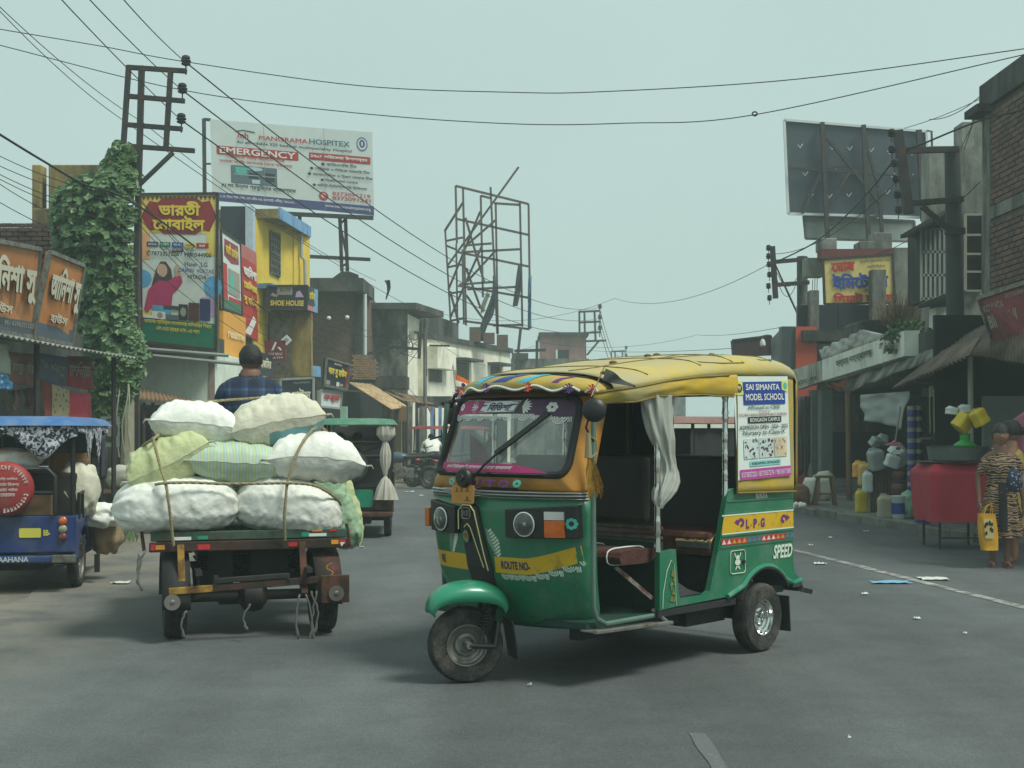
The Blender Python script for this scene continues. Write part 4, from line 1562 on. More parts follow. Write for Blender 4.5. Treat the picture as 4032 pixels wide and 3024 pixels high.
# bed: planks running lengthwise
for i in range(9):
 w=1.3/9
 x0=-.65+i*w
 q=MB()
 q.box(x0+.004,x0+w-.004,YB+.02,1.95,.668+rnd.uniform(0,.006),.695+rnd.uniform(0,.006))
 CB(q,'plank',M_WOODG)
tl_,tr_=-.66,.64
q=MB()
q.box(tl_,tr_,YB-.02,YB+.018,.662,.722)
tb=CB(q,'tail_board',M_WOODG,bevel=.006)
q=MB()
q.box(tl_-.01,tr_+.01,YB-.035,YB-.005,.592,.657)
tr0=CB(q,'tail_rail',M_RUSTR,bevel=.006)
q=MB()
mtape=[M_WHITE,mat('tape_red',S(190,44,48),.4),mat('tape_amber',S(222,146,40),.4),mat('tape_green',S(40,140,110),.5)]
for x0,x1,z0,z1,mi in((-.52,-.4,.65,.672,0),(-.36,-.29,.652,.676,3),(-.63,-.57,.592,.622,2),(-.66,-.635,.588,.628,1),(-.36,-.28,.585,.62,1),(.53,.58,.6,.63,2),(.585,.63,.598,.632,1),(.38,.5,.655,.676,0),(.33,.38,.655,.685,3),(.24,.3,.592,.62,1),(.4,.47,.688,.699,2),(.52,.57,.686,.699,1)):
 yy=YB-(.0385 if z1<.64 else .0235)
 z0,z1=z0+.018,z1+.018
 q.quad((x0,yy,z0),(x1,yy,z0),(x1,yy,z1),(x0,yy,z1),mi)
q.add([(.6,YB-.0395,.6),(.625,YB-.0395,.63),(.59,YB-.0395,.63)],[(0,1,2)],0)
split(CB(q,'reflective_tape',mtape,tr0))
# fenders
for xw,mm_ in((-.5,M_BLK),(.5,M_RUSTR)):
 q=MB()
 R_=.31
 q.grid(lambda a,b:V((xw-.09+.18*a,R_*1.0*-math.cos(math.radians(-8+190*b)),.265+R_*math.sin(math.radians(-8+190*b)))),2,18)
 CB(q,'fender',mm_,smooth=True,angle=180,solid=.006)
q=MB()
for j in range(14):
 t=j/13
 a=3.6*t-1.2
 q.ball((.5+.022*math.cos(a*2.2),-.326+.01,.4+.1*t),.006,6,4)
CB(q,'painted_mark',mat('ochre_mark',S(176,130,50),.8))
# lower bumper frame
q=MB()
q.bar((-.55,-.3,.345),(-.27,-.3,.356),.03,.045)
lb=CB(q,'bumper_bar',M_RUSTY,bevel=.004)
q=MB()
q.bar((-.27,-.3,.356),(.42,-.3,.39),.03,.045)
CB(q,'bumper_bar',M_RUSTR,bevel=.004)
q=MB()
q.bar((-.25,-.305,.405),(.22,-.305,.425),.03,.035)
q.bar((-.25,-.3,.36),(-.25,-.3,.44),.03,.03)
q.bar((.22,-.3,.36),(.22,-.3,.44),.03,.03)
CB(q,'tow_hitch',M_GREASE,bevel=.004)
for x_,z0,mm_ in((-.47,.3,M_RUSTY),(.33,.3,M_RUST)):
 q=MB()
 q.bar((x_,YB-.045,.64),(x_+.005,-.3,z0),.045,.014,up=(0,1,0))
 CB(q,'bumper_bracket',mm_,bevel=.003)
q=MB()
q.box(.44,.63,-.345,-.31,.235,.42)
CB(q,'lamp_bracket',M_RUST,bevel=.004)
for x_,z_ in((-.53,.28),(.54,.3)):
 q=MB()
 c_=V((x_,-.355,z_))
 q.lathe([(.012,0),(.052,.001),(.052,-.003),(.012,-.003)],c_,(0,1,0),26)
 q.lathe([(.001,-.012),(.012,-.01),(.018,-.004),(.018,0)],c_,(0,1,0),12,m=1)
 CB(q,'disc_reflector',[mat('compact_disc',S(150,140,136),.3,metal=.7,var=.2,scale=6),M_STEEL],smooth=True,angle=30)
# front part hidden by the load: fork, wheel, driver seat
wheel_parts(cart,V((0,2.75,.265)),(1,0,0),.265,.11,.15,chrome=False)
q=MB()
for s_ in(-1,1):
 q.tube([(s_*.09,2.75,.265),(s_*.09,2.6,.62),(s_*.05,2.5,.95)],.02,8)
q.tube([(-.36,2.2,1.1),(-.2,2.42,1.06),(0,2.5,1.02),(.2,2.42,1.06),(.36,2.2,1.1)],.014,8)
q.bar((0,1.9,.55),(0,2.55,.8),.06,.06)
CB(q,'front_fork',M_GREASE,smooth=True,angle=40)
q=MB()
q.box(-.14,.44,1.45,1.93,.66,1.24)
CB(q,'driver_seat',M_VIN,bevel=.03)
for i,(x_,z0)in enumerate(((-.7,.66),(.67,.66))):
 q=MB()
 q.tube([(x_,YB+.02,.6),(x_-.02,YB+.05,.75)],.012,6)
 CB(q,'stake',M_RUST)
# loose ends hanging from the tail
q=MB()
hr=random.Random(11)
for x0,z0,L in((-.74,.6,.2),(-.7,.62,.26),(.3,.3,.3),(.33,.3,.34),(.37,.32,.3),(-.03,.25,.18),(-.44,.22,.18),(.41,.32,.36)):
 bx=hr.uniform(-.05,.05)
 pts=[V((x0+bx*math.sin(k*.28)+.006*hr.uniform(-1,1),-.34,z0-L*k/10))for k in range(11)]
 q.tube(pts,[.007]*8+[.01,.012,.004],6)
split(CB(q,'hanging_cord',mat('grey_cord',S(98,100,94),.9,var=.3),smooth=True))
# ---------------------------------------------------------------- sacks
def sack_mat(name,c,stripe=None):
 m_=mat(name,c,.62,var=.07,scale=4,dirt=tuple(x*.72 for x in c),dirt_amt=.22,dirt_scale=5,bump=.42,bump_scale=19,spec=.35)
 return m_
MS_W=sack_mat('white_sack',S(226,226,218))
MS_D=sack_mat('off_white_sack',S(206,202,182))
MS_G=sack_mat('lime_sack',S(188,194,146))
MS_B=sack_mat('pale_green_sack',S(150,178,146))
MS_T=mat('teal_print_band',S(112,158,164),.6,var=.2)
MS_S=mat('sack_stitching',S(168,168,152),.9)
def striped_mat():
 m_=mat('striped_sack',S(158,184,140),.6,var=0)
 n,l=m_.node_tree.nodes,m_.node_tree.links
 b=n['Principled BSDF']
 co=n.new('ShaderNodeTexCoord')
 w=n.new('ShaderNodeTexWave')
 w.inputs['Scale'].default_value=7.5
 w.inputs['Distortion'].default_value=2.6
 w.inputs['Detail'].default_value=2
 l.new(co.outputs['Object'],w.inputs['Vector'])
 r=n.new('ShaderNodeValToRGB')
 r.color_ramp.elements[0].color=(*S(170,192,194),1)
 r.color_ramp.elements[1].color=(*S(186,196,146),1)
 e=r.color_ramp.elements.new(.55)
 e.color=(*S(160,180,152),1)
 l.new(w.outputs['Fac'],r.inputs[0])
 l.new(r.outputs[0],b.inputs['Base Color'])
 return m_
MS_ST=striped_mat()
def sack(name,label,c,size,roll,mat_,seed,lump=.02,seam=True,band=None,yaw=.0,droop=(0,0),ears=1.0,flatz=.0,round_=False):
 """lumpy woven sack: c = centre in cart coordinates, size = (long, deep, high); roll about the depth axis"""
 L,D,T=(x/2 for x in size)
 M=Matrix.Rotation(yaw,3,'Z')@Matrix.Rotation(roll,3,'Y')
 nu,nv=64,40
 mm_=MB()
 def surf(u,v,side):
  x,y=2*u-1,2*v-1
  ex=(1-abs(x)**3.2)**.5 if abs(x)<1 else 0
  ey=(1-abs(y)**3.0)**.5 if abs(y)<1 else 0
  pin=1-.16*(1-abs(y))*x*x*ears  # ends draw in between the corners
  px=L*x*pin
  py=D*y*(1-.1*x*x*x*x)
  h_=T*ex*ey
  n1=noise.noise(V((x*L*15+seed*7.1,y*D*15,side*3.3)))
  n2=noise.noise(V((x*L*32+seed*3.1,y*D*24+5,side*5.1)))
  cell=noise.voronoi(V((x*L*17+seed,y*D*17,side*2.0)))[0][0]
  k=lump*(.9*n1+.3*n2+1.25*(.45-cell))*min(1,(ex*ey)*2.2)
  crease=.008*max(0,abs(x)-.55)*math.sin(y*17+seed)*2+.006*noise.noise(V((x*5,seed,y)))
  z=side*(h_+k)+crease
  z+=droop[0]*x+droop[1]*x*x
  if flatz and side<0:
   z=max(z,-T*flatz)
  return M@V((px,py,z))+V(c)
 if round_:
  def tub(a,b):
   x=2*b-1
   th=2*math.pi*a
   e=(1-abs(x)**3.4)**.42 if abs(x)<1 else 0
   cy_,cz_=math.cos(th),math.sin(th)
   y=D*math.copysign(abs(cy_)**.75,cy_)*(e*.86+.14*(1-x**8))
   z=T*math.copysign(abs(cz_)**.75,cz_)*e
   px=L*x*(1-.05*abs(cz_)*abs(x))
   q_=V((px*20+seed*3,y*20,z*20))
   cell=noise.voronoi(q_*1.05)[0][0]
   k=lump*(1.3*(.48-cell)+.8*noise.noise(q_*.8)+.35*noise.noise(q_*2.2))*min(1,e*1.4)
   fold=.016*max(0,abs(x)-.62)*math.sin(th*11+seed)*2.2
   nrm=V((0,cy_*T,cz_*D))
   nrm=nrm.normalized()if nrm.length else V((0,0,1))
   p=V((px,y,z))+nrm*(k+fold)
   p.z+=droop[0]*x+droop[1]*x*x
   return M@p+V(c)
  mm_.grid(tub,88,72,wrapu=True)
 for side in(()if round_ else(1,-1)):
  if band and side==band[1]:
   mm_.grid(lambda a,b:surf(a,b,side),nu,nv)
   for fi in range(len(mm_.f)-nu*nv,len(mm_.f)):
    j=(fi-(len(mm_.f)-nu*nv))//nu
    i=(fi-(len(mm_.f)-nu*nv))%nu
    if band[2]<j/nv<band[3]and band[4]<i/nu<band[5]:
     mm_.mi[fi]=1
  else:
   mm_.grid(lambda a,b:surf(a,b,side),nu,nv)
 cw=CART_C+crt*c[0]+cfw*c[1]+V((0,0,c[2]-T))
 root=mm_.build(name,[mat_,MS_T]if band else mat_,None,smooth=True,angle=180,world=False)
 root.data.transform(Matrix.Translation(-V(c)+V((0,0,T))))
 root.location=cw
 root.rotation_euler=(0,0,CYAW)
 tag(root,label,'sack','sacks on the cargo cart')
 OFF[root.name]=V((0,0,0))
 if seam:
  sm=MB()
  e=[surf(k/40,.012,1).lerp(surf(k/40,.012,-1),.5)+V((0,-.004,0))for k in range(41)]
  sm.tube([p-V(c)+V((0,0,T))for p in e],.0032,5)
  for x_ in(0,1):
   p=(surf(x_,.01,1)-V(c)+V((0,0,T)))
   d=V((1 if x_ else-1,-.2,0))
   sm.tube([p,p+d*.03+V((0,0,.004)),p+d*.045+V((0,0,-.02))],[.01,.007,.002],5)
  sm.build('stitched_seam',MS_S,root,world=False,smooth=True)
 return root
def sk(name,label,px,py,pw,ph,depth,y,roll,mat_,seed,**k):
 c=cloc(*k1(px,py),y)
 sc_=.7838/F*(CART_C+crt*c.x+cfw*y).y
 return sack(name,label,c,(pw*sc_,depth,ph*sc_),math.radians(roll),mat_,seed,**k)
sk('sack','big white lumpy sack lying on the cart tail above the amber-taped bed corner',375,872,640,285,.52,.02,-1,MS_W,1,lump=.009,seam=False,droop=(0,-.02),round_=True)
sk('sack','white lumpy sack drooping over the end of the tail board beside the red fender',935,880,560,285,.52,.04,6,MS_W,2,lump=.01,seam=False,droop=(-.03,-.04),round_=True)
sk('sack','lime green sack in the middle layer, tilted against the pile',335,668,440,262,.46,.07,-27,MS_G,3,lump=.016,droop=(0,.02))
sk('sack','pale green and blue striped sack wedged in the middle of the pile',672,662,480,215,.46,.05,3,MS_ST,4,lump=.012)
sk('sack','white sack with stitched mouth in the middle layer beneath the knotted rope',1060,632,500,250,.5,.05,4,MS_W,5,lump=.017,droop=(0,-.05))
sk('sack','white sack with dark stitching on top of the pile, leaning on the teal-banded one',470,468,450,225,.46,.16,6,MS_W,6,lump=.015,droop=(0,-.02))
sk('sack','off-white sack with a teal printed band on top of the pile',872,458,480,262,.48,.14,-11,MS_D,7,lump=.02,band=(1,-1,.02,.3,.36,.96),droop=(0,-.02))
sack('sack','white sack lying further forward behind the red fender',V((.38,.62,.84)),(.62,.5,.34),math.radians(2),MS_W,8,yaw=math.radians(80),seam=False,round_=True,lump=.012)
sack('sack','pale green sack hanging down the flank of the cart',V((.7,.72,.82)),(.7,.38,.28),math.radians(66),MS_B,9,lump=.012,seam=False,round_=True)
sack('sack','lime green sack at the front of the load, hanging over the bed edge',V((.8,1.12,.84)),(.74,.4,.26),math.radians(72),MS_G,10,lump=.014,yaw=.15)
sack('sack','white sack in the second row of the load under the pile',V((-.32,.62,.86)),(.66,.5,.36),0,MS_W,12,seam=False)
sack('sack','white sack bridging the second row of the load',V((.05,.66,1.1)),(.8,.46,.28),0,MS_W,13,seam=False)
# ropes
def rope(pts,r,name,label):
 pth=smooth_path(pts,10)
 o=MB()
 vs=[]
 for s_ in range(3):
  tw=[]
  for i,p in enumerate(pth):
   d=(pth[min(i+1,len(pth)-1)]-pth[max(i-1,0)]).normalized()
   a=d.orthogonal().normalized()
   b=d.cross(a)
   t=i*.9+s_*2.094
   tw.append(p+(a*math.cos(t)+b*math.sin(t))*r*.45)
  o.tube(tw,r*.62,5)
 ob=o.build(name,M_ROPE,None,smooth=True,angle=180,world=False)
 ob.location=CART_C
 ob.rotation_euler=(0,0,CYAW)
 tag(ob,label,'rope','ropes tying down the sacks')
 return ob
def cl(x,y,yy):return cloc(*k1(x,y),yy)
rope([cl(258,540,-.15),cl(275,610,-.19),cl(300,700,-.23),cl(322,770,-.27),cl(335,850,-.285),cl(345,930,-.27),cl(352,1000,-.24),cl(362,1085,-.22)],.0105,'tie_rope','jute rope running down the lime green sack to the yellow bracket')
rope([cl(1110,480,.0),cl(1060,500,-.1),cl(1000,580,-.21),cl(960,680,-.25),cl(935,760,-.26),cl(925,850,-.27),cl(918,950,-.26),cl(922,1060,-.22)],.0105,'tie_rope','jute rope knotted over the white middle sack down to the tail rail')
rope([cl(270,775,-.22),cl(322,768,-.28),cl(450,765,-.26),cl(620,772,-.24),cl(800,770,-.25),cl(935,768,-.275),cl(1060,778,-.25),cl(1130,810,-.22),cl(1180,850,-.1),cl(1200,880,.05)],.0105,'tie_rope','jute rope stretched level across the bottom sacks')
rope([cl(500,362,.16),cl(640,350,.2),cl(760,342,.2),cl(900,332,.2)],.0095,'tie_rope','pair-laid jute rope lying over the top of the pile')
rope([cl(1075,462,.1),cl(1140,520,.25),cl(1215,600,.45),cl(1240,700,.65),cl(1215,800,.6),cl(1200,880,.55)],.0105,'tie_rope','jute rope passing from the knot down the flank of the load')
rope([cl(310,505,.1),cl(262,545,-.12),cl(215,575,.0),cl(170,620,.2)],.0105,'tie_rope','jute rope looped round the upper edge of the lime green sack')
# ================================================================ PEOPLE
M_SKIN=mat('brown_skin',S(150,108,84),.6,var=.08,scale=8)
M_SKIN2=mat('darker_skin',S(118,82,64),.6,var=.08,scale=8)
M_HAIR=mat('black_hair',S(20,19,20),.55,var=.25,scale=30,bump=.5,bump_scale=90)
def skin_body(name,chains,parent,material,sub=2,rootv=None):
 """one continuous body grown from joint chains: each chain is a list of (point, rx, ry) and shares end joints"""
 me=bpy.data.meshes.new(name)
 vs,rs,es,key=[],[],[],{}
 for ch in chains:
  prev=None
  for p,rx,ry in ch:
   k=tuple(round(c,4)for c in p)
   if k not in key:
    key[k]=len(vs)
    vs.append(tuple(p))
    rs.append((rx,ry))
   i=key[k]
   if prev is not None and prev!=i:
    es.append((prev,i))
   prev=i
 me.from_pydata(vs,es,[])
 o=bpy.data.objects.new(name,me)
 COL.objects.link(o)
 o.parent=parent
 md=o.modifiers.new('skin','SKIN')
 md.use_smooth_shade=True
 sv=me.skin_vertices[0].data
 for i,r in enumerate(rs):
  sv[i].radius=r
 sv[0].use_root=True
 md2=o.modifiers.new('sub','SUBSURF')
 md2.levels=md2.render_levels=sub
 me.materials.append(material)
 return o
def head_parts(root,c,face,h=.21,hair_back=True,bun=False,skin=M_SKIN,short=False):
 """head with face: c = centre, face = unit direction it looks"""
 f=V(face).normalized()
 up=V((0,0,1))
 s=f.cross(up).normalized()
 M=Matrix((s,f,up)).transposed()
 m_=MB()
 def hd(a,b):
  th,ph=2*math.pi*a,math.pi*b
  x,y,z=math.sin(ph)*math.cos(th),math.sin(ph)*math.sin(th),math.cos(ph)
  wx=.355*h*(1-.2*max(0,-z-.1)**1.2)
  wy=.43*h*(1-.1*max(0,-z))
  q_=V((x*wx,y*wy,z*h*.5))
  if y>.3:
   d=(y-.3)
   if abs(x)<.3:
    q_.y+=h*.075*max(0,1-abs(z+.16)/.22)*(1-abs(x)/.3)  # nose
    q_.y+=h*.03*max(0,1-abs(z+.5)/.1)*(1-abs(x)/.3)  # lips
   for ex in(-.38,.38):
    q_.y-=h*.045*max(0,1-math.hypot((x-ex)/.22,(z-.08)/.16))  # eye sockets
   q_.y+=h*.03*max(0,1-abs(z+.85)/.2)*(1 if abs(x)<.4 else 0)
  return V(c)+M@q_
 m_.grid(hd,36,30,wrapu=True)
 for sx in(-1,1):
  m_.ball(V(c)+M@V((sx*.36*h,-.02*h,-.05*h)),(.035*h,.07*h,.12*h),8,6,M)
 ho=m_.build('head',skin,root,smooth=True,angle=180)
 m_=MB()
 for sx in(-1,1):
  m_.ball(V(c)+M@V((sx*.135*h,.375*h,.045*h)),(.045*h,.02*h,.024*h),8,6,M,0)
  m_.ball(V(c)+M@V((sx*.135*h,.393*h,.045*h)),(.02*h,.008*h,.02*h),8,6,M,1)
  m_.bar(V(c)+M@V((sx*.07*h,.4*h,.125*h)),V(c)+M@V((sx*.21*h,.365*h,.13*h)),.018*h,.03*h,m=1)
 m_.bar(V(c)+M@V((-.085*h,.405*h,-.245*h)),V(c)+M@V((.085*h,.405*h,-.245*h)),.02*h,.028*h,m=2)
 m_.build('face',[M_WHITE,M_HAIR,mat('lip',S(120,60,54),.5)],ho)
 m_=MB()
 def hr_(a,b):
  th,ph=2*math.pi*a,math.pi*b*.62
  x,y,z=math.sin(ph)*math.cos(th),math.sin(ph)*math.sin(th),math.cos(ph)
  low=(.4+.6*min(1,max(0,(y+.55)/.85)))  # hairline rises towards the face
  if y>.25:
   ph2=ph*.72
   x,y,z=math.sin(ph2)*math.cos(th),math.sin(ph2)*math.sin(th),math.cos(ph2)
  f0=min(1,b*4)
  k=1.1+.05*f0*noise.noise(V((math.cos(th)*3.5,math.sin(th)*3.5,b*9)))
  return V(c)+M@V((x*.365*h*k,(y*.445*h-.012*h)*k,z*h*.5*(1.06+.03*f0*noise.noise(V((math.cos(th)*2.7,math.sin(th)*2.7,b*8))))+.01*h))
 m_.grid(hr_,40,16,wrapu=True)
 if bun:
  m_.ball(V(c)+M@V((0,-.47*h,.0)),(.2*h,.16*h,.2*h),12,8,M)
 m_.build('hair',M_HAIR,ho,smooth=True,angle=180)
 return ho
def hand_chain(wrist,d,side,n_):
 """five finger chains from the wrist; d = pointing direction, side = thumb side, n_ = palm normal"""
 d,side=V(d).normalized(),V(side).normalized()
 palm=V(wrist)+d*.075
 out=[[(V(wrist),.022,.018),(palm,.034,.016)]]
 for k,L in zip((-1.5,-.5,.5,1.5),(.052,.068,.072,.062)):
  b=palm+side*(k*.0155)+d*.012
  out.append([(palm,.034,.016),(b,.0095,.009),(b+d*L*.55+V(n_)*.008,.0085,.008),(b+d*L+V(n_)*.022,.0065,.0065)])
 t=V(wrist)+d*.03+side*.03
 out.append([(V(wrist),.022,.018),(t,.012,.011),(t+d*.03+side*.018+V(n_)*.012,.0095,.009),(t+d*.055+side*.02+V(n_)*.02,.007,.007)])
 return out
# ---- cart driver
def shirt_mat():
 m_=mat('blue_check_shirt',S(52,84,128),.85,var=0)
 n,l=m_.node_tree.nodes,m_.node_tree.links
 b=n['Principled BSDF']
 co=n.new('ShaderNodeTexCoord')
 prev=None
 for i,(axis,sc_,ph)in enumerate((('X',7.0,.1),('Z',6.5,.6))):
  sx=n.new('ShaderNodeSeparateXYZ')
  l.new(co.outputs['Object'],sx.inputs[0])
  mu=n.new('ShaderNodeMath')
  mu.operation='MULTIPLY_ADD'
  mu.inputs[1].default_value=sc_
  mu.inputs[2].default_value=ph
  l.new(sx.outputs[axis],mu.inputs[0])
  fr=n.new('ShaderNodeMath')
  fr.operation='FRACT'
  l.new(mu.outputs[0],fr.inputs[0])
  r=n.new('ShaderNodeValToRGB')
  r.color_ramp.interpolation='CONSTANT'
  r.color_ramp.elements[0].color=(.62,.62,.64,1)
  r.color_ramp.elements[1].position=.62
  r.color_ramp.elements[1].color=(1.0,1.0,1.0,1)
  e=r.color_ramp.elements.new(.84)
  e.color=(1.55,1.5,1.4,1)
  l.new(fr.outputs[0],r.inputs[0])
  if prev is None:
   prev=r.outputs[0]
  else:
   k=n.new('ShaderNodeMix')
   k.data_type='RGBA'
   k.blend_type='MULTIPLY'
   k.inputs['Factor'].default_value=1
   l.new(prev,k.inputs[6])
   l.new(r.outputs[0],k.inputs[7])
   prev=k.outputs[2]
 k=n.new('ShaderNodeMix')
 k.data_type='RGBA'
 k.blend_type='MULTIPLY'
 k.inputs['Factor'].default_value=1
 k.inputs[6].default_value=(*S(40,60,90),1)
 l.new(prev,k.inputs[7])
 l.new(k.outputs[2],b.inputs['Base Color'])
 return m_
dc=P(985,1692,10.75)
DR=thing('person','cart driver in a blue checked shirt sitting with his back turned','person',(dc.x,dc.y,1.24))
DR.rotation_euler=(0,0,CYAW*.5)
DR.scale=(.95,)*3
sh=MB()
def torso(a,b):
 th=2*math.pi*a
 tab_w=[(0,.185),(.25,.185),(.5,.205),(.75,.235),(.9,.225),(.97,.15),(1,.07)]
 tab_d=[(0,.13),(.5,.135),(.8,.125),(.93,.1),(1,.065)]
 w,d=lerp_tab(tab_w,b),lerp_tab(tab_d,b)
 n1=.012*noise.noise(V((math.cos(th)*2.4,math.sin(th)*2.4,b*7)))
 z=-.02+.66*b
 return V(((w+n1)*math.cos(th),(d+n1)*math.sin(th)+.05*b-.03*math.sin(b*3),z))
sh.grid(torso,40,24,wrapu=True)
so=sh.build('shirt',shirt_mat(),DR,smooth=True,angle=180,world=False)
skin_body('body',[[(V((0,.02,.05)),.15,.11),(V((0,.02,.3)),.15,.1),(V((0,.03,.54)),.14,.1),(V((0,.035,.62)),.1,.095),(V((0,.045,.72)),.092,.09)],
                   [(V((0,.02,.05)),.15,.11),(V((-.1,.22,.02)),.085,.08),(V((-.14,.46,.0)),.062,.06),(V((-.14,.5,-.4)),.042,.04),(V((-.14,.62,-.44)),.035,.03)],
                   [(V((0,.02,.05)),.15,.11),(V((.1,.22,.02)),.085,.08),(V((.14,.46,.0)),.062,.06),(V((.14,.5,-.4)),.042,.04),(V((.14,.62,-.44)),.035,.03)]],DR,M_SKIN2)
for sg in(-1,1):
 skin_body('sleeve',[[(V((sg*.15,.03,.56)),.085,.08),(V((sg*.225,.04,.49)),.085,.08),(V((sg*.265,.05,.28)),.075,.07),(V((sg*.26,.16,.14)),.06,.055)]],DR,MATS['blue_check_shirt'])
 skin_body('arm',[[(V((sg*.26,.14,.15)),.04,.036),(V((sg*.25,.34,.08)),.032,.03),(V((sg*.25,.4,.07)),.022,.018)]]+hand_chain(V((sg*.25,.4,.07)),(0,1,-.2),(-sg,0,0),(0,.2,-1)),DR,M_SKIN2)
OFF[DR.name]=V((0,0,0))
head_parts(DR,V((-.0,.06,.775)),(-.45,1,0),.25,skin=M_SKIN2)
q=MB()
q.tube([V((.085*math.cos(t),.035+.075*math.sin(t),.64+.02*math.sin(t)))for t in[i*math.pi/10 for i in range(20)]],.016,6,closed=True)
q.build('collar',MATS['blue_check_shirt'],DR,smooth=True,world=False)
# ---- woman in tiger print dress
def tiger():
 m_=mat('tiger_print',S(176,138,98),.85,var=0)
 n,l=m_.node_tree.nodes,m_.node_tree.links
 b=n['Principled BSDF']
 co=n.new('ShaderNodeTexCoord')
 mp=n.new('ShaderNodeMapping')
 mp.inputs['Scale'].default_value=(.55,.55,1.15)
 l.new(co.outputs['Object'],mp.inputs['Vector'])
 w=n.new('ShaderNodeTexWave')
 w.bands_direction='Z'
 w.inputs['Scale'].default_value=9.5
 w.inputs['Distortion'].default_value=10
 w.inputs['Detail'].default_value=2.5
 w.inputs['Detail Scale'].default_value=1.6
 l.new(mp.outputs[0],w.inputs['Vector'])
 r=n.new('ShaderNodeValToRGB')
 r.color_ramp.elements[0].position,r.color_ramp.elements[0].color=.42,(*S(34,28,26),1)
 r.color_ramp.elements[1].position,r.color_ramp.elements[1].color=.56,(*S(166,134,104),1)
 l.new(w.outputs['Fac'],r.inputs[0])
 l.new(r.outputs[0],b.inputs['Base Color'])
 return m_
M_TIG=tiger()
def dress(mm_,tabw,tabd,z0,z1,folds=.012,nfold=9,cx=lambda b:.0,cy=lambda b:.0):
 def fn(a,b):
  th=2*math.pi*a
  w,d=lerp_tab(tabw,b),lerp_tab(tabd,b)
  k=folds*(1-b)*math.sin(nfold*th+2*math.sin(b*4))+.008*noise.noise(V((math.cos(th)*2,math.sin(th)*2,b*9)))
  return V((cx(b)+(w+k)*math.cos(th),cy(b)+(d+k)*math.sin(th),z0+(z1-z0)*b))
 mm_.grid(fn,56,40,wrapu=True)
wl_=G(3940,2233)
WM=thing('person','woman in a tiger-striped dress carrying a yellow shopping bag','person',wl_)
OFF[WM.name]=V((0,0,0))
WM.rotation_euler=(0,0,math.radians(170))  # local +y is where she faces: towards the camera, a little aside
WM.scale=(.93,)*3
q=MB()
dress(q,[(0,.235),(.2,.215),(.5,.165),(.66,.135),(.82,.17),(.93,.185),(.985,.1),(1,.065)],[(0,.16),(.4,.15),(.66,.11),(.82,.125),(.94,.09),(1,.06)],.33,1.27,.016,8,cy=lambda b:-.02+.02*b)
q.build('dress',M_TIG,WM,smooth=True,angle=180,world=False)
q=MB()
q.grid(lambda a,b:V((.045-.09*a,.155-.06*(b**2)+.012*math.sin(a*3.14)+.004,.4+.52*b)),4,12)
q.build('dark_panel',mat('black_panel_cloth',S(30,30,32),.85),WM,smooth=True,world=False)
sw_l,sw_r=V((-.235,.02,.7)),V((.2,.17,1.0))
skin_body('body',[[(V((0,0,.8)),.13,.1),(V((0,0,1.05)),.115,.085),(V((0,0,1.22)),.1,.065),(V((0,.0,1.3)),.072,.07),(V((0,.01,1.38)),.068,.066)],
                   [(V((0,0,.8)),.13,.1),(V((-.075,.0,.62)),.085,.085),(V((-.07,.01,.36)),.052,.052),(V((-.065,-.01,.12)),.036,.036),(V((-.065,-.02,.045)),.032,.034),(V((-.075,.1,.03)),.034,.022),(V((-.08,.15,.025)),.026,.014)],
                   [(V((0,0,.8)),.13,.1),(V((.075,.0,.62)),.085,.085),(V((.08,-.02,.36)),.052,.052),(V((.08,-.05,.12)),.036,.036),(V((.08,-.06,.045)),.032,.034),(V((.09,.06,.03)),.034,.022),(V((.095,.11,.025)),.026,.014)],
                   [(V((0,0,1.22)),.1,.065),(V((-.155,0,1.2)),.052,.05),(V((-.2,.0,.97)),.036,.036),(V((-.225,.03,.76)),.026,.026),(sw_l,.022,.018)],
                   [(V((0,0,1.22)),.1,.065),(V((.155,0,1.2)),.052,.05),(V((.23,-.02,1.0)),.036,.036),(V((.235,.04,.8)),.028,.026),(V((.235,.06,.72)),.022,.018)]]
          +hand_chain(sw_l,(0,.1,-1),(0,1,0),(1,0,0))+hand_chain(V((.235,.06,.72)),(0,.15,-1),(0,1,0),(-1,0,0)),WM,M_SKIN2)
for sg in(-1,1):
 skin_body('sleeve',[[(V((sg*.14,0,1.215)),.07,.065),(V((sg*.19,0,1.1)),.062,.058),(V((sg*.205,0,1.0)),.055,.052)]],WM,M_TIG)
head_parts(WM,V((0,.02,1.455)),(.1,1,-.05),.24,bun=True,skin=M_SKIN)
for sx,dy in((-.07,.05),(.085,.01)):
 q=MB()
 q.prism([(x_*.048,y_*.13+dy-.02)for x_,y_ in((-.7,-.9),(.7,-.9),(.8,0),(1,.6),(.6,1),(-.6,1),(-1,.6),(-.8,0))],(V((sx,0,0)),V((1,0,0)),V((0,1,0)),V((0,0,1))),.0,.016)
 q.tube([V((sx-.04,dy+.04,.015)),V((sx-.01,dy+.07,.055)),V((sx,dy+.1,.02))],.006,5)
 q.tube([V((sx+.04,dy+.04,.015)),V((sx+.01,dy+.07,.055)),V((sx,dy+.1,.02))],.006,5)
 q.build('sandal',mat('maroon_sandal',S(110,66,66),.6),WM,world=False)
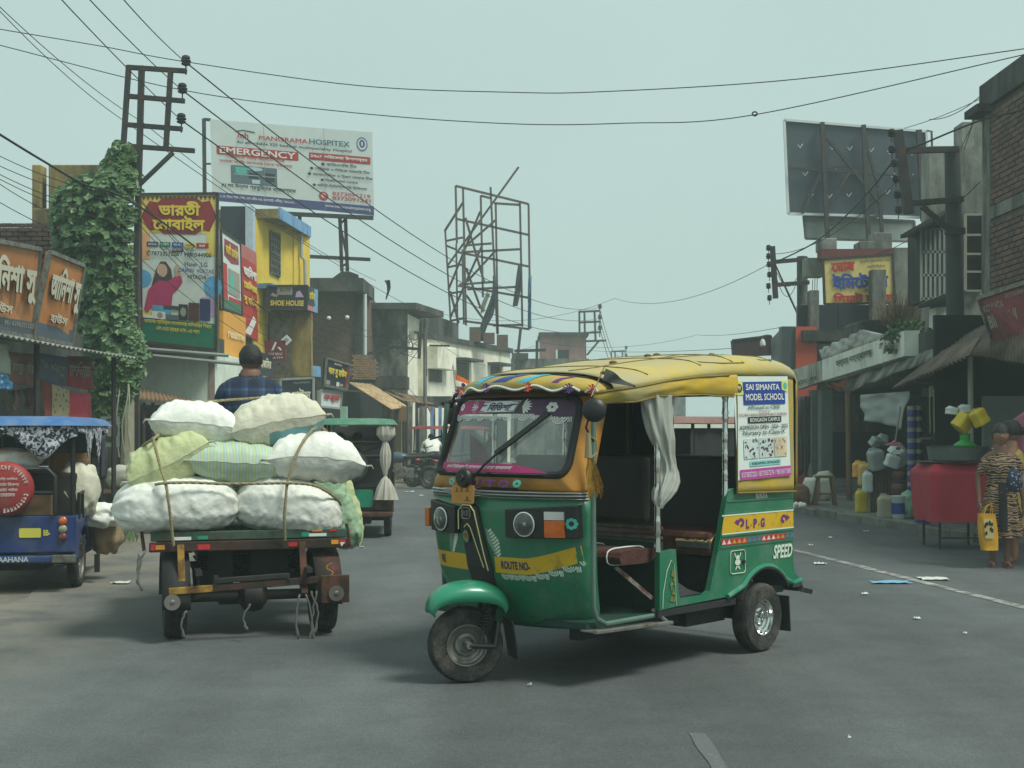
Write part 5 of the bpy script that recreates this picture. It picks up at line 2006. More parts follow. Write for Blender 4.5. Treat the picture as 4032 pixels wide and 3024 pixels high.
# yellow bag in her hand and the navy bag beside her
ybc=P(3884,2166,13.3)
q=MB()
def bagf(a,b):
 t=2*math.pi*a
 w=.082+.012*math.sin(b*3.1)
 return V((w*math.copysign(abs(math.cos(t))**.5,math.cos(t))+.03*(1-b),.05*math.copysign(abs(math.sin(t))**.6,math.sin(t))+.008*noise.noise(V((a*9,b*6,0))),.37*b))
q.grid(bagf,32,12,wrapu=True)
q.add([bagf(j/32,0)for j in range(32)],[tuple(range(32))])
yb_=q.build('shopping_bag',mat('yellow_bag',S(214,158,38),.5,var=.2,scale=8),None,smooth=True,angle=60,world=False)
yb_.location=ybc
tag(yb_,'yellow printed shopping bag held low by the woman in stripes','bag')
q=MB()
for s_ in(-.03,.03):
 q.tube([V((-.04,s_,.36)),V((0,s_*.5,.44)),V((.05,s_*.4,.47)),V((.05,s_,.36))],.005,5)
q.build('bag_handle',MATS['yellow_bag'],yb_,world=False)
q=MB()
q.grid(lambda a,b:V((-.052+.09*a+.02*(1-b),-.062,.12+.2*b)),4,6)
for k in range(12):
 q.ball(V((rnd.uniform(-.04,.04),-.064,rnd.uniform(.14,.3))),(.012,.003,.02),6,4,m=1)
q.build('bag_print',[mat('bag_print_pale',S(206,186,120),.6),M_DKP],yb_,world=False)
nb=P(3993,1942,13.2)
q=MB()
def nbf(a,b):
 t=2*math.pi*a
 w=[(0,.0),(.05,.06),(.4,.085),(.8,.06),(1,.018)]
 r_=lerp_tab(w,b)*(1+.08*math.sin(5*t+b*4))
 return V((r_*math.cos(t),r_*.7*math.sin(t),.26*b))
q.grid(nbf,28,16,wrapu=True)
def dots(name,base,dot,sc_):
 m_=mat(name,base,.7,var=0)
 n,l=m_.node_tree.nodes,m_.node_tree.links
 vo=n.new('ShaderNodeTexVoronoi')
 vo.inputs['Scale'].default_value=sc_
 co=n.new('ShaderNodeTexCoord')
 l.new(co.outputs['Object'],vo.inputs['Vector'])
 r=n.new('ShaderNodeValToRGB')
 r.color_ramp.interpolation='CONSTANT'
 r.color_ramp.elements[0].color=(*dot,1)
 r.color_ramp.elements[1].position,r.color_ramp.elements[1].color=.28,(*base,1)
 l.new(vo.outputs['Distance'],r.inputs[0])
 l.new(r.outputs[0],n['Principled BSDF'].inputs['Base Color'])
 return m_
nbo=q.build('cloth_bag',dots('navy_dots',S(28,38,62),S(150,160,176),32),None,smooth=True,angle=180,world=False)
nbo.location=nb
tag(nbo,'navy cloth bag with pale dots carried against the yellow dress','bag')
# ---- companion in yellow at the edge of the frame
w2=V((5.22,13.75,0))
W2=thing('person','person in a pale yellow dress and shawl raising a hand to the face','person',w2)
OFF[W2.name]=V((0,0,0))
W2.rotation_euler=(0,0,math.radians(75))
W2.scale=(.93,)*3
M_YD=mat('pale_yellow_cloth',S(186,160,92),.9,var=.22,scale=22,bump=.4,bump_scale=60)
q=MB()
dress(q,[(0,.24),(.3,.22),(.6,.18),(.8,.19),(.93,.185),(.985,.1),(1,.06)],[(0,.17),(.5,.16),(.8,.14),(.94,.1),(1,.06)],.42,1.3,.014,10)
q.build('dress',M_YD,W2,smooth=True,angle=180,world=False)
skin_body('body',[[(V((0,0,.85)),.13,.1),(V((0,0,1.08)),.115,.085),(V((0,0,1.25)),.1,.065),(V((0,.0,1.33)),.072,.07),(V((0,.01,1.41)),.068,.066)],
                   [(V((0,0,.85)),.13,.1),(V((-.075,.0,.62)),.085,.085),(V((-.075,.01,.36)),.052,.052),(V((-.075,-.01,.05)),.034,.034),(V((-.08,.13,.03)),.03,.018)],
                   [(V((0,0,.85)),.13,.1),(V((.075,.0,.62)),.085,.085),(V((.075,-.02,.36)),.052,.052),(V((.075,-.04,.05)),.034,.034),(V((.08,.1,.03)),.03,.018)],
                   [(V((0,0,1.25)),.1,.065),(V((.155,.02,1.22)),.052,.05),(V((.24,.1,1.06)),.04,.038),(V((.2,.18,1.22)),.03,.028),(V((.15,.18,1.32)),.022,.018)],
                   [(V((0,0,1.25)),.1,.065),(V((-.155,.02,1.22)),.052,.05),(V((-.22,.06,1.0)),.04,.038),(V((-.18,.22,.92)),.03,.028)]]
          +hand_chain(V((.15,.18,1.32)),(-.5,-.1,1),(0,1,0),(-1,0,0)),W2,M_SKIN)
for sg in(-1,1):
 skin_body('sleeve',[[(V((sg*.14,.01,1.24)),.07,.065),(V((sg*.2,.05,1.14)),.062,.058),(V((sg*.23,.09,1.07)),.055,.05)]],W2,M_YD)
q=MB()
q.tube([V((.17,.18,1.29))+V((.03*math.cos(t),.026*math.sin(t),.004))for t in[i*math.pi/8 for i in range(16)]],.006,6,closed=True)
q.build('bangle',M_WHITE,W2,world=False)
head_parts(W2,V((0,.02,1.49)),(.2,1,0),.24,bun=True)
q=MB()
q.grid(lambda a,b:V((.21-.1*b-.02*math.sin(a*5),-.17+.2*a-.02*math.sin(b*4),.95+.78*b-.15*a)),10,20)
q.build('shawl',mat('mauve_shawl',S(172,106,130),.8,var=.15),W2,smooth=True,angle=180,solid=.006,world=False)
# ---- cyclist in white shirt far down the street
cy_=G(1706,1905)
CYC=thing('bicycle','black bicycle under the man in the white shirt','bicycle',cy_,math.radians(10),scale=.8)
q=MB()
for yw in(-.5,.5):
 q2=MB()
 q2.tube([V((0,yw+.32*math.cos(t),.34+.32*math.sin(t)))for t in[i*math.pi/14 for i in range(28)]],.02,6,closed=True)
 for i in range(10):
  a=i*math.pi/5
  q2.tube([V((0,yw,.34)),V((0,yw+.31*math.cos(a),.34+.31*math.sin(a)))],.002,3)
 q2.build('wheel',M_TYRE,CYC,world=False)
q.tube([V((0,-.5,.34)),V((0,-.15,.8)),V((0,.4,.85)),V((0,.5,.34))],.016,6)
q.tube([V((0,-.5,.34)),V((0,-.05,.32)),V((0,.4,.82))],.016,6)
q.tube([V((0,-.05,.32)),V((0,-.15,.85))],.016,6)
q.tube([V((-.25,.3,1.0)),V((0,.42,.98)),V((.25,.3,1.0))],.012,6)
q.tube([V((0,.42,.98)),V((0,.4,.82))],.014,6)
q.build('frame',M_BPL,CYC,world=False)
q=MB()
q.ball((0,-.17,.89),(.08,.14,.04),10,6)
q.build('saddle',M_BPL,CYC,smooth=True,world=False)
CM=thing('person','man in a white shirt bent over his bicycle, seen from behind','person',cy_+V((0,-.1,.68)),math.radians(10))
OFF[CM.name]=V((0,0,0))
q=MB()
def cmt(a,b):
 th=2*math.pi*a
 w,d=lerp_tab([(0,.16),(.5,.175),(.8,.21),(.93,.17),(1,.06)],b),lerp_tab([(0,.13),(.6,.13),(.9,.1),(1,.05)],b)
 k=.014*noise.noise(V((math.cos(th)*2.5,math.sin(th)*2.5,b*8)))
 return V(((w+k)*math.cos(th),(d+k)*math.sin(th)+.34*b*b,-.06+.56*b))
q.grid(cmt,32,18,wrapu=True)
q.build('shirt',mat('white_shirt',S(222,222,212),.8,var=.06),CM,smooth=True,angle=180,world=False)
skin_body('body',[[(V((0,0,.05)),.13,.11),(V((0,.12,.3)),.12,.09),(V((0,.33,.46)),.06,.06),(V((0,.42,.5)),.05,.05)],
                   [(V((0,0,.05)),.13,.11),(V((-.1,.26,-.1)),.08,.08),(V((-.1,.22,-.5)),.05,.05),(V((-.1,.3,-.56)),.04,.03)],
                   [(V((0,0,.05)),.13,.11),(V((.1,.3,-.02)),.08,.08),(V((.1,.26,-.34)),.05,.05),(V((.1,.36,-.38)),.04,.03)]],CM,mat('dark_trousers',S(36,36,40),.85))
for sg in(-1,1):
 skin_body('arm',[[(V((sg*.17,.28,.42)),.07,.06),(V((sg*.25,.34,.24)),.05,.045),(V((sg*.26,.48,.12)),.035,.03)]]+hand_chain(V((sg*.26,.48,.12)),(0,1,0),(-sg,0,0),(0,0,-1)),CM,MATS['white_shirt'])
head_parts(CM,V((0,.5,.5)),(0,1,-.5),.2,skin=M_SKIN2)
# ================================================================ E-RICKSHAWS
M_BLUE=mat('blue_paint',S(26,50,106),.4,var=.14,scale=4,dirt=S(70,80,100),dirt_amt=.3,dirt_scale=3,coat=.2)
M_BLUER=mat('faded_blue_roof',S(58,104,160),.5,var=.18,scale=3,dirt=S(110,126,140),dirt_amt=.35,dirt_scale=3)
M_GREENR=mat('faded_green_roof',S(66,122,96),.6,var=.15,scale=3,dirt=S(120,140,120),dirt_amt=.35,dirt_scale=3)
M_BROWNR=mat('dusty_brown_roof',S(128,96,88),.8,var=.15,scale=3,dirt=S(150,128,118),dirt_amt=.35)
M_REDR=mat('dull_red_roof',S(122,48,44),.7,var=.15)
M_TUBE=mat('black_tube',S(26,27,28),.5,var=.2)
def erick(label,loc,rz,roof,body,W=.98,L=2.55,Ht=1.5,rear=None,panel_z=(.34,.66),group=None):
 r=thing('electric_rickshaw',label,'electric rickshaw',loc,rz,group)
 OFF[r.name]=V((0,0,0))
 B=lambda q_,n_,m_,par=None,**k:q_.build(n_,m_,par or r,world=False,**k)
 hw=W/2
 # roof: shallow domed slab with rolled edge
 q=MB()
 def rf(a,b):
  s,t=2*a-1,2*b-1
  e=(1-abs(s)**5)**.25*(1-abs(t)**7)**.25 if abs(s)<1 and abs(t)<1 else 0
  return V((s*(hw+.04),-.42+L*.78*(b)-.1,Ht-.085+.085*e+.004*noise.noise(V((s*3,t*3,1)))))
 q.grid(lambda a,b:rf(a,b),24,28)
 y0,y1=rf(.5,0).y,rf(.5,1).y
 q.grid(lambda a,b:V(((2*a-1)*(hw+.035),y0+(y1-y0)*b,Ht-.088)),2,2)
 ro=B(q,'roof',roof,smooth=True,angle=60)
 for sx in(-1,1):
  for yp in(-.36,.55,1.25):
   q=MB()
   q.tube([V((sx*(hw-.04),yp,.45)),V((sx*(hw-.045),yp+(.02 if yp<1 else .1),Ht-.08))],.021,8)
   B(q,'roof_post',M_TUBE,smooth=True)
  q=MB()
  q.tube([V((sx*hw,-.3,.62)),V((sx*hw,-.3,.84)),V((sx*hw,.1,.86)),V((sx*hw,.12,.62))],.016,6)
  q.tube([V((sx*hw,-.1,.62)),V((sx*hw,-.1,.85))],.014,6)
  B(q,'side_rail',M_TUBE,smooth=True)
  # rear flank with wheel arch
  pts=[(-.42,panel_z[0]-.05),(-.43,panel_z[1]),(.12,panel_z[1]),(.34,.4),(.36,.3)]+[(.31*math.cos(math.radians(a)),.27+.31*math.sin(math.radians(a)))for a in range(8,176,12)][0:0]
  arc=[(.3*math.cos(math.radians(a)),.245+.3*math.sin(math.radians(a)))for a in range(10,176,11)]
  q=MB()
  q.prism(pts+[(.31,.295)]+arc+[(-.31,panel_z[0]-.05)],(V((sx*(hw-.03),0,0)),V((0,1,0)),V((0,0,1)),V((sx,0,0))),0,.03)
  B(q,'flank_panel',body,bevel=.006)
  wheel_parts(r,V((sx*(hw-.07),0,.235)),(sx,0,0),.235,.1,.155,chrome=False)
 q=MB()
 q.box(-hw+.01,hw-.01,-.44,-.41,panel_z[0],panel_z[1])
 rp=B(q,'rear_panel',rear or body,bevel=.012)
 q=MB()
 q.box(-hw-.005,hw+.005,-.5,-.44,panel_z[0]-.085,panel_z[0]-.015)
 bp_=B(q,'rear_bumper',body,bevel=.018)
 q=MB()
 q.box(-hw+.03,hw-.03,-.4,1.75,.27,.32)
 q.bar((-hw+.1,0,.235),(hw-.1,0,.235),.06,.06)
 q.box(-.2,.2,-.2,.25,.17,.28)
 B(q,'chassis',M_BLK)
 q=MB()
 q.box(-hw+.05,hw-.05,.1,.52,.42,.58)
 B(q,'passenger_seat',M_VIN,bevel=.03)
 q=MB()
 q.box(-hw+.05,hw-.05,-.1,-.02,.6,1.02)
 B(q,'backrest',M_VIN,bevel=.025)
 q=MB()
 q.box(-hw+.1,hw-.1,1.15,1.5,.44,.58)
 B(q,'driver_seat',M_VIN,bevel=.03)
 # front: cowl, fork, wheel, screen
 wheel_parts(r,V((0,2.02,.235)),(1,0,0),.235,.09,.155,chrome=False)
 q=MB()
 q.grid(lambda a,b:V(((2*a-1)*.36*(1-.25*(1-b)),1.98-.16*(2*a-1)**2-.06*b,.48+.55*b)),14,8)
 B(q,'front_cowl',body,smooth=True,solid=.01)
 q=MB()
 for sx in(-1,1):
  q.tube([V((sx*.07,2.02,.235)),V((sx*.07,1.92,.6)),V((0,1.86,.95))],.018,6)
 q.tube([V((-.3,1.62,1.0)),V((0,1.82,.98)),V((.3,1.62,1.0))],.013,6)
 B(q,'front_fork',M_TUBE,smooth=True)
 q=MB()
 q.grid(lambda a,b:V(((2*a-1)*.4,1.86-.1*(2*a-1)**2-.34*b,1.03+(Ht-1.13)*b)),8,4)
 B(q,'windscreen',M_GLASS,smooth=True)
 return r,B,hw,ro,rp,bp_
# ---- blue one parked beside the left stall
bc=V((-3.87,11.82,0))
blr,B,hw,ro,rp,bp_=erick('blue electric rickshaw loaded with boxes and sacks, red cover on its spare wheel',(bc.x-.46,bc.y-.09,0),math.radians(9),M_BLUER,M_BLUE,W=1.02,Ht=1.52)
q=MB()
for k,(z,mm_)in enumerate(((.615,0),(.545,1),(.475,2))):
 q=MB()
 q.lathe([(.001,.03),(.022,.028),(.034,.018),(.037,0)],(.4,-.441,z),(0,-1,0),18)
 B(q,'tail_light',[M_AMBER,mat('clear_olive_lens',S(150,150,120),.3),mat('dull_red_lens',S(110,50,50),.35)][mm_],smooth=True)
q=MB()
q.prism(rrect(.04,.22,.475,.555,.01,2),(V((0,-.442,0)),V((1,0,0)),V((0,0,1)),V((0,-1,0))),0,.006)
npo=B(q,'number_plate',mat('plate_yellow',S(206,200,76),.5,var=.08))
q=MB()
lettering(q,'BB-',plane_fn((0,-.4425,0),(1,0,0),(0,0,1),(0,-1,0)),.24,.49,.055,.05,.03,lift=.002)
B(q,'lettering',MATS['plate_yellow'],rp)
q=MB()
lettering(q,'AAHANA',plane_fn((0,-.5005,0),(1,0,0),(0,0,1),(0,-1,0)),-.12,.272,.25,.045,.03,lift=.003)
B(q,'lettering',mat('pale_letter',S(176,188,186),.5),bp_)
q=MB()
q.box(.32,.52,-.515,-.5,.26,.33)
B(q,'bumper_end',M_STEEL,bevel=.01)
swc=V((-.05,-.52,.9))
q=MB()
q.lathe([(.001,.075),(.1,.074),(.19,.066),(.222,.045),(.23,0),(.22,-.06),(.1,-.07)],swc,(0,-1,0),36)
sw_=B(q,'spare_wheel_cover',mat('red_wheel_cover',S(150,42,44),.6,var=.18,dirt=S(120,70,66),dirt_amt=.3),smooth=True,angle=50)
q=MB()
def ringtext(s_,r0,h_,a0,a1):
 n_=len(s_)
 for i,ch in enumerate(s_):
  if ch==' ':
   continue
  a=a0+(a1-a0)*(i+.5)/n_
  ex=V((math.sin(a),0,-math.cos(a)))if False else V((-math.sin(a),0,math.cos(a)))*-1
  ey=V((math.cos(a),0,math.sin(a)))
  O=swc+V((0,-.071-.004,0))+ey*r0
  lettering(q,ch,plane_fn(O,ex,ey,(0,-1,0)),-.011,0,.022,h_,.03)
ringtext('েমাটরস অেটা েদাকান',.165,.036,2.9,.25)
ringtext('েগাপালনগর েসন্টার',.165,.036,-.2,-2.9)
fn_=plane_fn(swc+V((0,-.0785,0)),(1,0,0),(0,0,1),(0,-1,0))
for k,(s_,w_)in enumerate((('গািড় েসিভস',.16),('েটােটা িরকশা',.18),('অেটা পাটস',.16),('েমরামত',.12))):
 lettering(q,s_,fn_,-.02-w_/2+.05,.07-.045*k,w_,.03,.02)
q.tube([fn_(x,y,.002)for x,y in((-.15,-.06),(-.14,.02),(-.09,.05),(-.05,.04),(-.05,-.06),(-.15,-.06))],.006,5)
for wx in(-.13,-.07):
 q.tube([fn_(wx+.018*math.cos(t),-.075+.018*math.sin(t),.002)for t in[i*.7 for i in range(9)]],.005,5)
B(q,'lettering',mat('faded_white_print',S(206,190,184),.7),sw_)
q=MB()
q.tube([V((-.44,-.46,.68)),V((-.44,-.46,1.02)),V((-.38,-.46,1.06)),V((.28,-.46,1.06)),V((.34,-.46,1.0)),V((.34,-.46,.68))],.022,8)
q.tube([V((-.44,-.46,.86)),V((.34,-.46,.86))],.018,8)
q.tube([V((-.1,-.46,.68)),V((-.1,-.46,.86))],.014,8)
B(q,'rear_rack',M_TUBE,smooth=True)
# load on it
def box_thing(name,label,cat,c,s,rz,m_,group=None,bevel=.006):
 q=MB()
 q.box(-s[0]/2,s[0]/2,-s[1]/2,s[1]/2,0,s[2])
 o=q.build(name,m_,None,bevel=bevel,world=False)
 o.location=c
 o.rotation_euler=(0,0,rz)
 tag(o,label,cat,group)
 return o
M_CARD=mat('cardboard',S(146,104,66),.9,var=.14,scale=6)
M_CARD2=mat('old_cardboard',S(120,94,70),.9,var=.18,scale=6)
RZ9=math.radians(9)
def bl(x,y,z):
 return V((bc.x-.46,bc.y-.09,0))+Matrix.Rotation(RZ9,3,'Z')@V((x,y,z))
for i,(x,y,z,s_,lab)in enumerate(((.3,.55,.6,(.34,.34,.24),'small brown carton at the bottom of the cartons in the blue rickshaw'),(.28,.56,.842,(.32,.32,.12),'flat brown carton between the two other cartons in the blue rickshaw'),(.29,.53,.964,(.36,.36,.22),'large brown carton on top of the cartons in the blue rickshaw'))):
 box_thing('carton',lab,'carton',bl(x,y,z),s_,RZ9+.1*i,M_CARD,'cartons in the blue rickshaw')
box_thing('carton','wide old carton lying flat behind the rack of the blue rickshaw','carton',bl(.02,-.27,.66),(.56,.26,.19),RZ9,M_CARD2)
def soft(name,label,cat,c,s,m_,seed,rz=0,lump=.03,group=None,pinch=.0):
 q=MB()
 def f_(a,b):
  th,ph=2*math.pi*a,math.pi*b
  x,y,z=math.sin(ph)*math.cos(th),math.sin(ph)*math.sin(th),math.cos(ph)
  sgp=lambda t_,p_:math.copysign(abs(t_)**p_,t_)
  n_=1+lump/max(s)*(noise.noise(V((x*2.4+seed,y*2.4,z*2.4)))*3+noise.noise(V((x*6,y*6+seed,z*6))))
  k_=1-pinch*max(0,z)**2
  return V((sgp(x,.75)*s[0]/2*n_*k_,sgp(y,.75)*s[1]/2*n_*k_,(sgp(z,.8)*s[2]/2*n_+s[2]/2)))
 q.grid(f_,32,22,wrapu=True)
 o=q.build(name,m_,None,smooth=True,angle=180,world=False)
 o.location=c
 o.rotation_euler=(0,0,rz)
 tag(o,label,cat,group)
 return o
soft('sack','grimy white sack leaning inside the blue rickshaw behind the rail','sack',bl(.44,.12,.6),(.34,.44,.5),MS_D,3,RZ9)
soft('sack','small white sack bulging out through the side of the blue rickshaw','sack',bl(.6,.3,.5),(.34,.36,.22),MS_W,5,RZ9)
soft('sack','brown jute sack hanging on the side of the blue rickshaw above its wheel','sack',bl(.62,.52,.24),(.3,.32,.42),mat('jute_sack',S(150,128,98),.95,var=.15,bump=.4,bump_scale=150),8,RZ9,pinch=.35)
soft('parcel','orange and silver wrapped parcel on top of the rack of the blue rickshaw','parcel',bl(-.15,-.22,1.02),(.66,.36,.22),mat('orange_wrap',S(196,108,70),.35,var=.2,dirt=S(196,204,196),dirt_amt=.55,dirt_scale=3),11,RZ9)
q=MB()
def vald(a,b):
 x=-.53+1.06*a
 n_=noise.noise(V((x*4,b*2,3)))
 return V((x,-.5+.03*n_+.02*math.sin(a*30)*b,1.435-b*(.07+.22*math.exp(-((a-.74)/.16)**2)+.04*n_)))
q.grid(vald,50,10)
def valr(a,b):
 y=-.48+1.75*a
 n_=noise.noise(V((y*4,b*2,8)))
 return V((.535+.02*n_,y,1.435-b*(.06+.3*math.exp(-((a-.33)/.08)**2)+.3*math.exp(-((a-.62)/.06)**2)+.03*n_)))
q.grid(valr,60,10)
def camo():
 m_=mat('patterned_cloth',S(150,150,160),.85,var=0)
 n,l=m_.node_tree.nodes,m_.node_tree.links
 t=n.new('ShaderNodeTexNoise')
 t.inputs['Scale'].default_value=24
 t.inputs['Detail'].default_value=2
 t.inputs['Distortion'].default_value=1.2
 co=n.new('ShaderNodeTexCoord')
 l.new(co.outputs['Object'],t.inputs['Vector'])
 r=n.new('ShaderNodeValToRGB')
 r.color_ramp.elements[0].position,r.color_ramp.elements[0].color=.46,(*S(34,36,52),1)
 r.color_ramp.elements[1].position,r.color_ramp.elements[1].color=.54,(*S(176,178,186),1)
 l.new(t.outputs['Fac'],r.inputs[0])
 l.new(r.outputs[0],n['Principled BSDF'].inputs['Base Color'])
 return m_
M_CAMO=camo()
B(q,'cloth_valance',M_CAMO,ro,smooth=True,angle=180,solid=.004)
q=MB()
q.grid(lambda a,b:V((.53+.03*math.sin(a*6),.85+.26*a*(1-.3*b),1.34-.42*b+.05*a)),8,10)
B(q,'dark_rag',mat('dark_grey_rag',S(54,58,66),.8,var=.25),smooth=True,angle=180,solid=.004)
q=MB()
q.box(.56,.6,.22,.3,.1,.26)
B(q,'rear_mud_flap',M_BLK)
# ---- green one driving ahead
gc_=G(1521,2110)
grr,B,hw,ro,rp,bp_=erick('electric rickshaw with a green roof and white plastic tied round its rear post',(gc_.x-.4,gc_.y,0),math.radians(4),M_GREENR,M_RUST,W=.98,Ht=1.55,panel_z=(.36,.66))
q=MB()
q.prism(rrect(-.1,.24,.4,.63,.03,3),(V((0,-.442,0)),V((1,0,0)),V((0,0,1)),V((0,-1,0))),0,.012)
B(q,'green_patch',mat('bright_green_paint',S(24,128,100),.45,var=.15),rp,bevel=.004)
q=MB()
q.lathe([(.085,.04),(.12,.055),(.19,.05),(.215,.03),(.22,0),(.21,-.04),(.085,-.045)],(-.04,-.5,.93),(0,-1,0),30)
sp_=B(q,'spare_wheel',M_TYRE,smooth=True,angle=45)
q=MB()
q.lathe([(.085,.03),(.07,.0),(.03,.005),(.001,.012)],(-.04,-.5,.93),(0,-1,0),20)
B(q,'rim',M_STEEL,sp_,smooth=True)
q=MB()
q.tube([V((-.46,-.45,.72)),V((-.46,-.45,1.06)),V((.44,-.45,1.06)),V((.44,-.45,.72))],.02,8)
q.tube([V((-.46,-.45,1.24)),V((.44,-.45,1.24))],.014,8)
q.box(-.42,.42,-.46,-.44,.66,.72)
B(q,'rear_rack',M_TUBE,smooth=True,angle=40)
q=MB()
prof=[(1.49,.055),(1.42,.1),(1.33,.105),(1.26,.05),(1.245,.025),(1.22,.035),(1.1,.065),(.98,.062),(.86,.035),(.8,.016),(.76,.05),(.66,.1),(.56,.13),(.5,.145)]
def plw(a,b):
 t=b*(len(prof)-1)
 i=min(int(t),len(prof)-2)
 z=prof[i][0]+(prof[i+1][0]-prof[i][0])*(t-i)
 r_=prof[i][1]+(prof[i+1][1]-prof[i][1])*(t-i)
 th=2*math.pi*a
 k=1+.16*math.sin(9*th+b*4)+.08*math.sin(15*th)
 return V((.4+r_*k*math.cos(th),-.46+.55*r_*k*math.sin(th),z))
q.grid(plw,54,60,wrapu=True)
B(q,'plastic_wrap',mat('wrinkled_plastic',S(196,190,176),.4,var=.12,alpha=.9),smooth=True,angle=180)
for i,(x,y,z,lab)in enumerate(((.0,.42,1.15,'passenger in dark clothes seen through the back of the green-roofed rickshaw'),(-.28,1.2,1.2,'driver of the green-roofed rickshaw seen through its open back'))):
 base=V((gc_.x-.4,gc_.y,0))+Matrix.Rotation(math.radians(4),3,'Z')@V((x,y,0))
 pt=thing('person',lab,'person',base+V((0,0,.58)),math.radians(4))
 OFF[pt.name]=V((0,0,0))
 skin_body('body',[[(V((0,0,.05)),.15,.11),(V((0,.0,.3)),.17,.1),(V((0,.0,.44)),.13,.08),(V((0,.0,.52)),.055,.055),(V((0,.01,.58)),.05,.05)],
                       [(V((0,0,.05)),.15,.11),(V((-.1,.28,.03)),.08,.08),(V((-.1,.32,-.28)),.05,.05)],[(V((0,0,.05)),.15,.11),(V((.1,.28,.03)),.08,.08),(V((.1,.32,-.28)),.05,.05)],
                       [(V((0,0,.44)),.13,.08),(V((-.19,.02,.4)),.06,.06),(V((-.22,.06,.2)),.045,.045),(V((-.15,.22,.1)),.035,.035)],[(V((0,0,.44)),.13,.08),(V((.19,.02,.4)),.06,.06),(V((.22,.06,.2)),.045,.045),(V((.15,.22,.1)),.035,.035)]],pt,mat('dark_clothes',S(52,54,58),.9,var=.2))
 head_parts(pt,V((0,.02,.67)),(.1,1,0),.22,skin=M_SKIN2)
# ---- dark one with a red roof beyond the cyclist, and a brown-roofed one behind the auto
erick('dark electric rickshaw with a dull red roof standing beyond the cyclist',(P(1712,1692,35).x,35,0),math.radians(-50),M_REDR,M_BLK,W=1.0,Ht=1.5)
brr=erick('electric rickshaw with a dusty brown roof passing behind the green auto',(P(2790,1692,16.4).x,16.4,0),math.radians(118),M_BROWNR,mat('turquoise_paint',S(60,170,150),.5,var=.2),W=1.0,Ht=1.56)
for sx in(-1,1):
 q=MB()
 q.grid(lambda a,b:V((sx*(.47+.012*math.sin(a*20)),-.38+1.0*a,.62+.8*b)),24,4)
 brr[1](q,'added_side_sheet',mat('cabin_shade',S(44,46,46),.85,var=.25),smooth=True,angle=180)  # dark sheets added so the cabin inside reads as shaded
 q=MB()
 q.grid(lambda a,b:V((sx*(.47+.01*math.sin(a*9)),1.3+.22*a-.1*b,.75+.66*b)),6,4)
 brr[1](q,'side_flap',mat('turquoise_print',S(90,190,160),.6,var=.3,scale=9,dirt=S(200,90,150),dirt_amt=.4,dirt_scale=7),smooth=True,angle=180)
q=MB()
q.box(-.44,.44,-.4,-.37,.62,1.4)
brr[1](q,'added_back_sheet',MATS['cabin_shade'])  # same added dark sheet across the back of the cabin
q=MB()
q.box(-.42,.42,1.5,1.52,1.36,1.46)
brr[1](q,'header_strip',M_REDP)
# ================================================================ MOTORCYCLE
def motorcycle(label,loc,rz,tank):
 r=thing('motorcycle',label,'motorcycle',loc,rz,'motorcycles parked along the left kerb')
 OFF[r.name]=V((0,0,0))
 B=lambda q_,n_,m_,par=None,**k:q_.build(n_,m_,par or r,world=False,**k)
 for xw in(-.62,.62):
  wheel_parts(r,V((xw,0,.28)),(0,-1,0),.28,.1,.2,chrome=False)
 q=MB()
 q.box(-.25,.18,-.1,.1,.25,.5)
 q.cyl((.02,-.12,.4),(.02,.12,.4),.13,n=16)
 B(q,'engine',M_STEEL,bevel=.02)
 q=MB()
 q.ball((.16,0,.74),(.28,.14,.13),18,12)
 B(q,'fuel_tank',tank,smooth=True)
 q=MB()
 q.grid(lambda a,b:V((-.72+.7*a,(-.12+.24*b)*(1-.3*(1-a)),.74+.05*(1-a)**2+.03*math.sin(math.pi*b))),12,8)
 B(q,'seat',M_VIN,smooth=True,solid=.06)
 q=MB()
 q.tube([V((-.7,0,.7)),V((-.62,0,.5)),V((-.25,0,.4))],.03,8)
 q.tube([V((.62,.07,.28)),V((.44,.07,.85))],.02,8)
 q.tube([V((.62,-.07,.28)),V((.44,-.07,.85))],.02,8)
 q.tube([V((.32,-.3,1.0)),V((.42,-.1,.95)),V((.42,.1,.95)),V((.32,.3,1.0))],.013,8)
 B(q,'frame',M_TUBE,smooth=True)
 q=MB()
 q.tube([V((-.86,-.15,.66)),V((-.66,-.15,.48)),V((-.3,-.15,.46))],.012,6)
 q.tube([V((-.86,-.15,.66)),V((-.52,-.15,.72)),V((-.3,-.15,.6))],.01,6)
 q.cyl((-.75,-.13,.3),(-.1,-.13,.28),.045,.03,n=10)
 B(q,'exhaust',M_CHR,smooth=True,angle=40)
 q=MB()
 q.lathe([(.09,0),(.085,.04),(.04,.07),(.001,.075)],(.5,0,.86),(-1,0,0),16)
 B(q,'headlight',M_CHR,smooth=True)
 q=MB()
 q.ball((-.76,0,.66),(.06,.06,.04),10,6)
 B(q,'tail_light',M_REDP,smooth=True)
 return r
mc_=G(1640,1925)
motorcycle('dark grey motorcycle with a chrome rear rail parked at the kerb',(mc_.x-.3,mc_.y,0),math.radians(172),mat('grey_tank',S(70,84,96),.4))
motorcycle('red motorcycle parked behind the dark grey one',(mc_.x-.7,mc_.y+1.3,0),math.radians(150),mat('red_tank',S(140,34,34),.35))
motorcycle('black motorcycle parked beside the dark red-roofed rickshaw',(mc_.x+.5,mc_.y+1.6,0),math.radians(165),M_BPL)
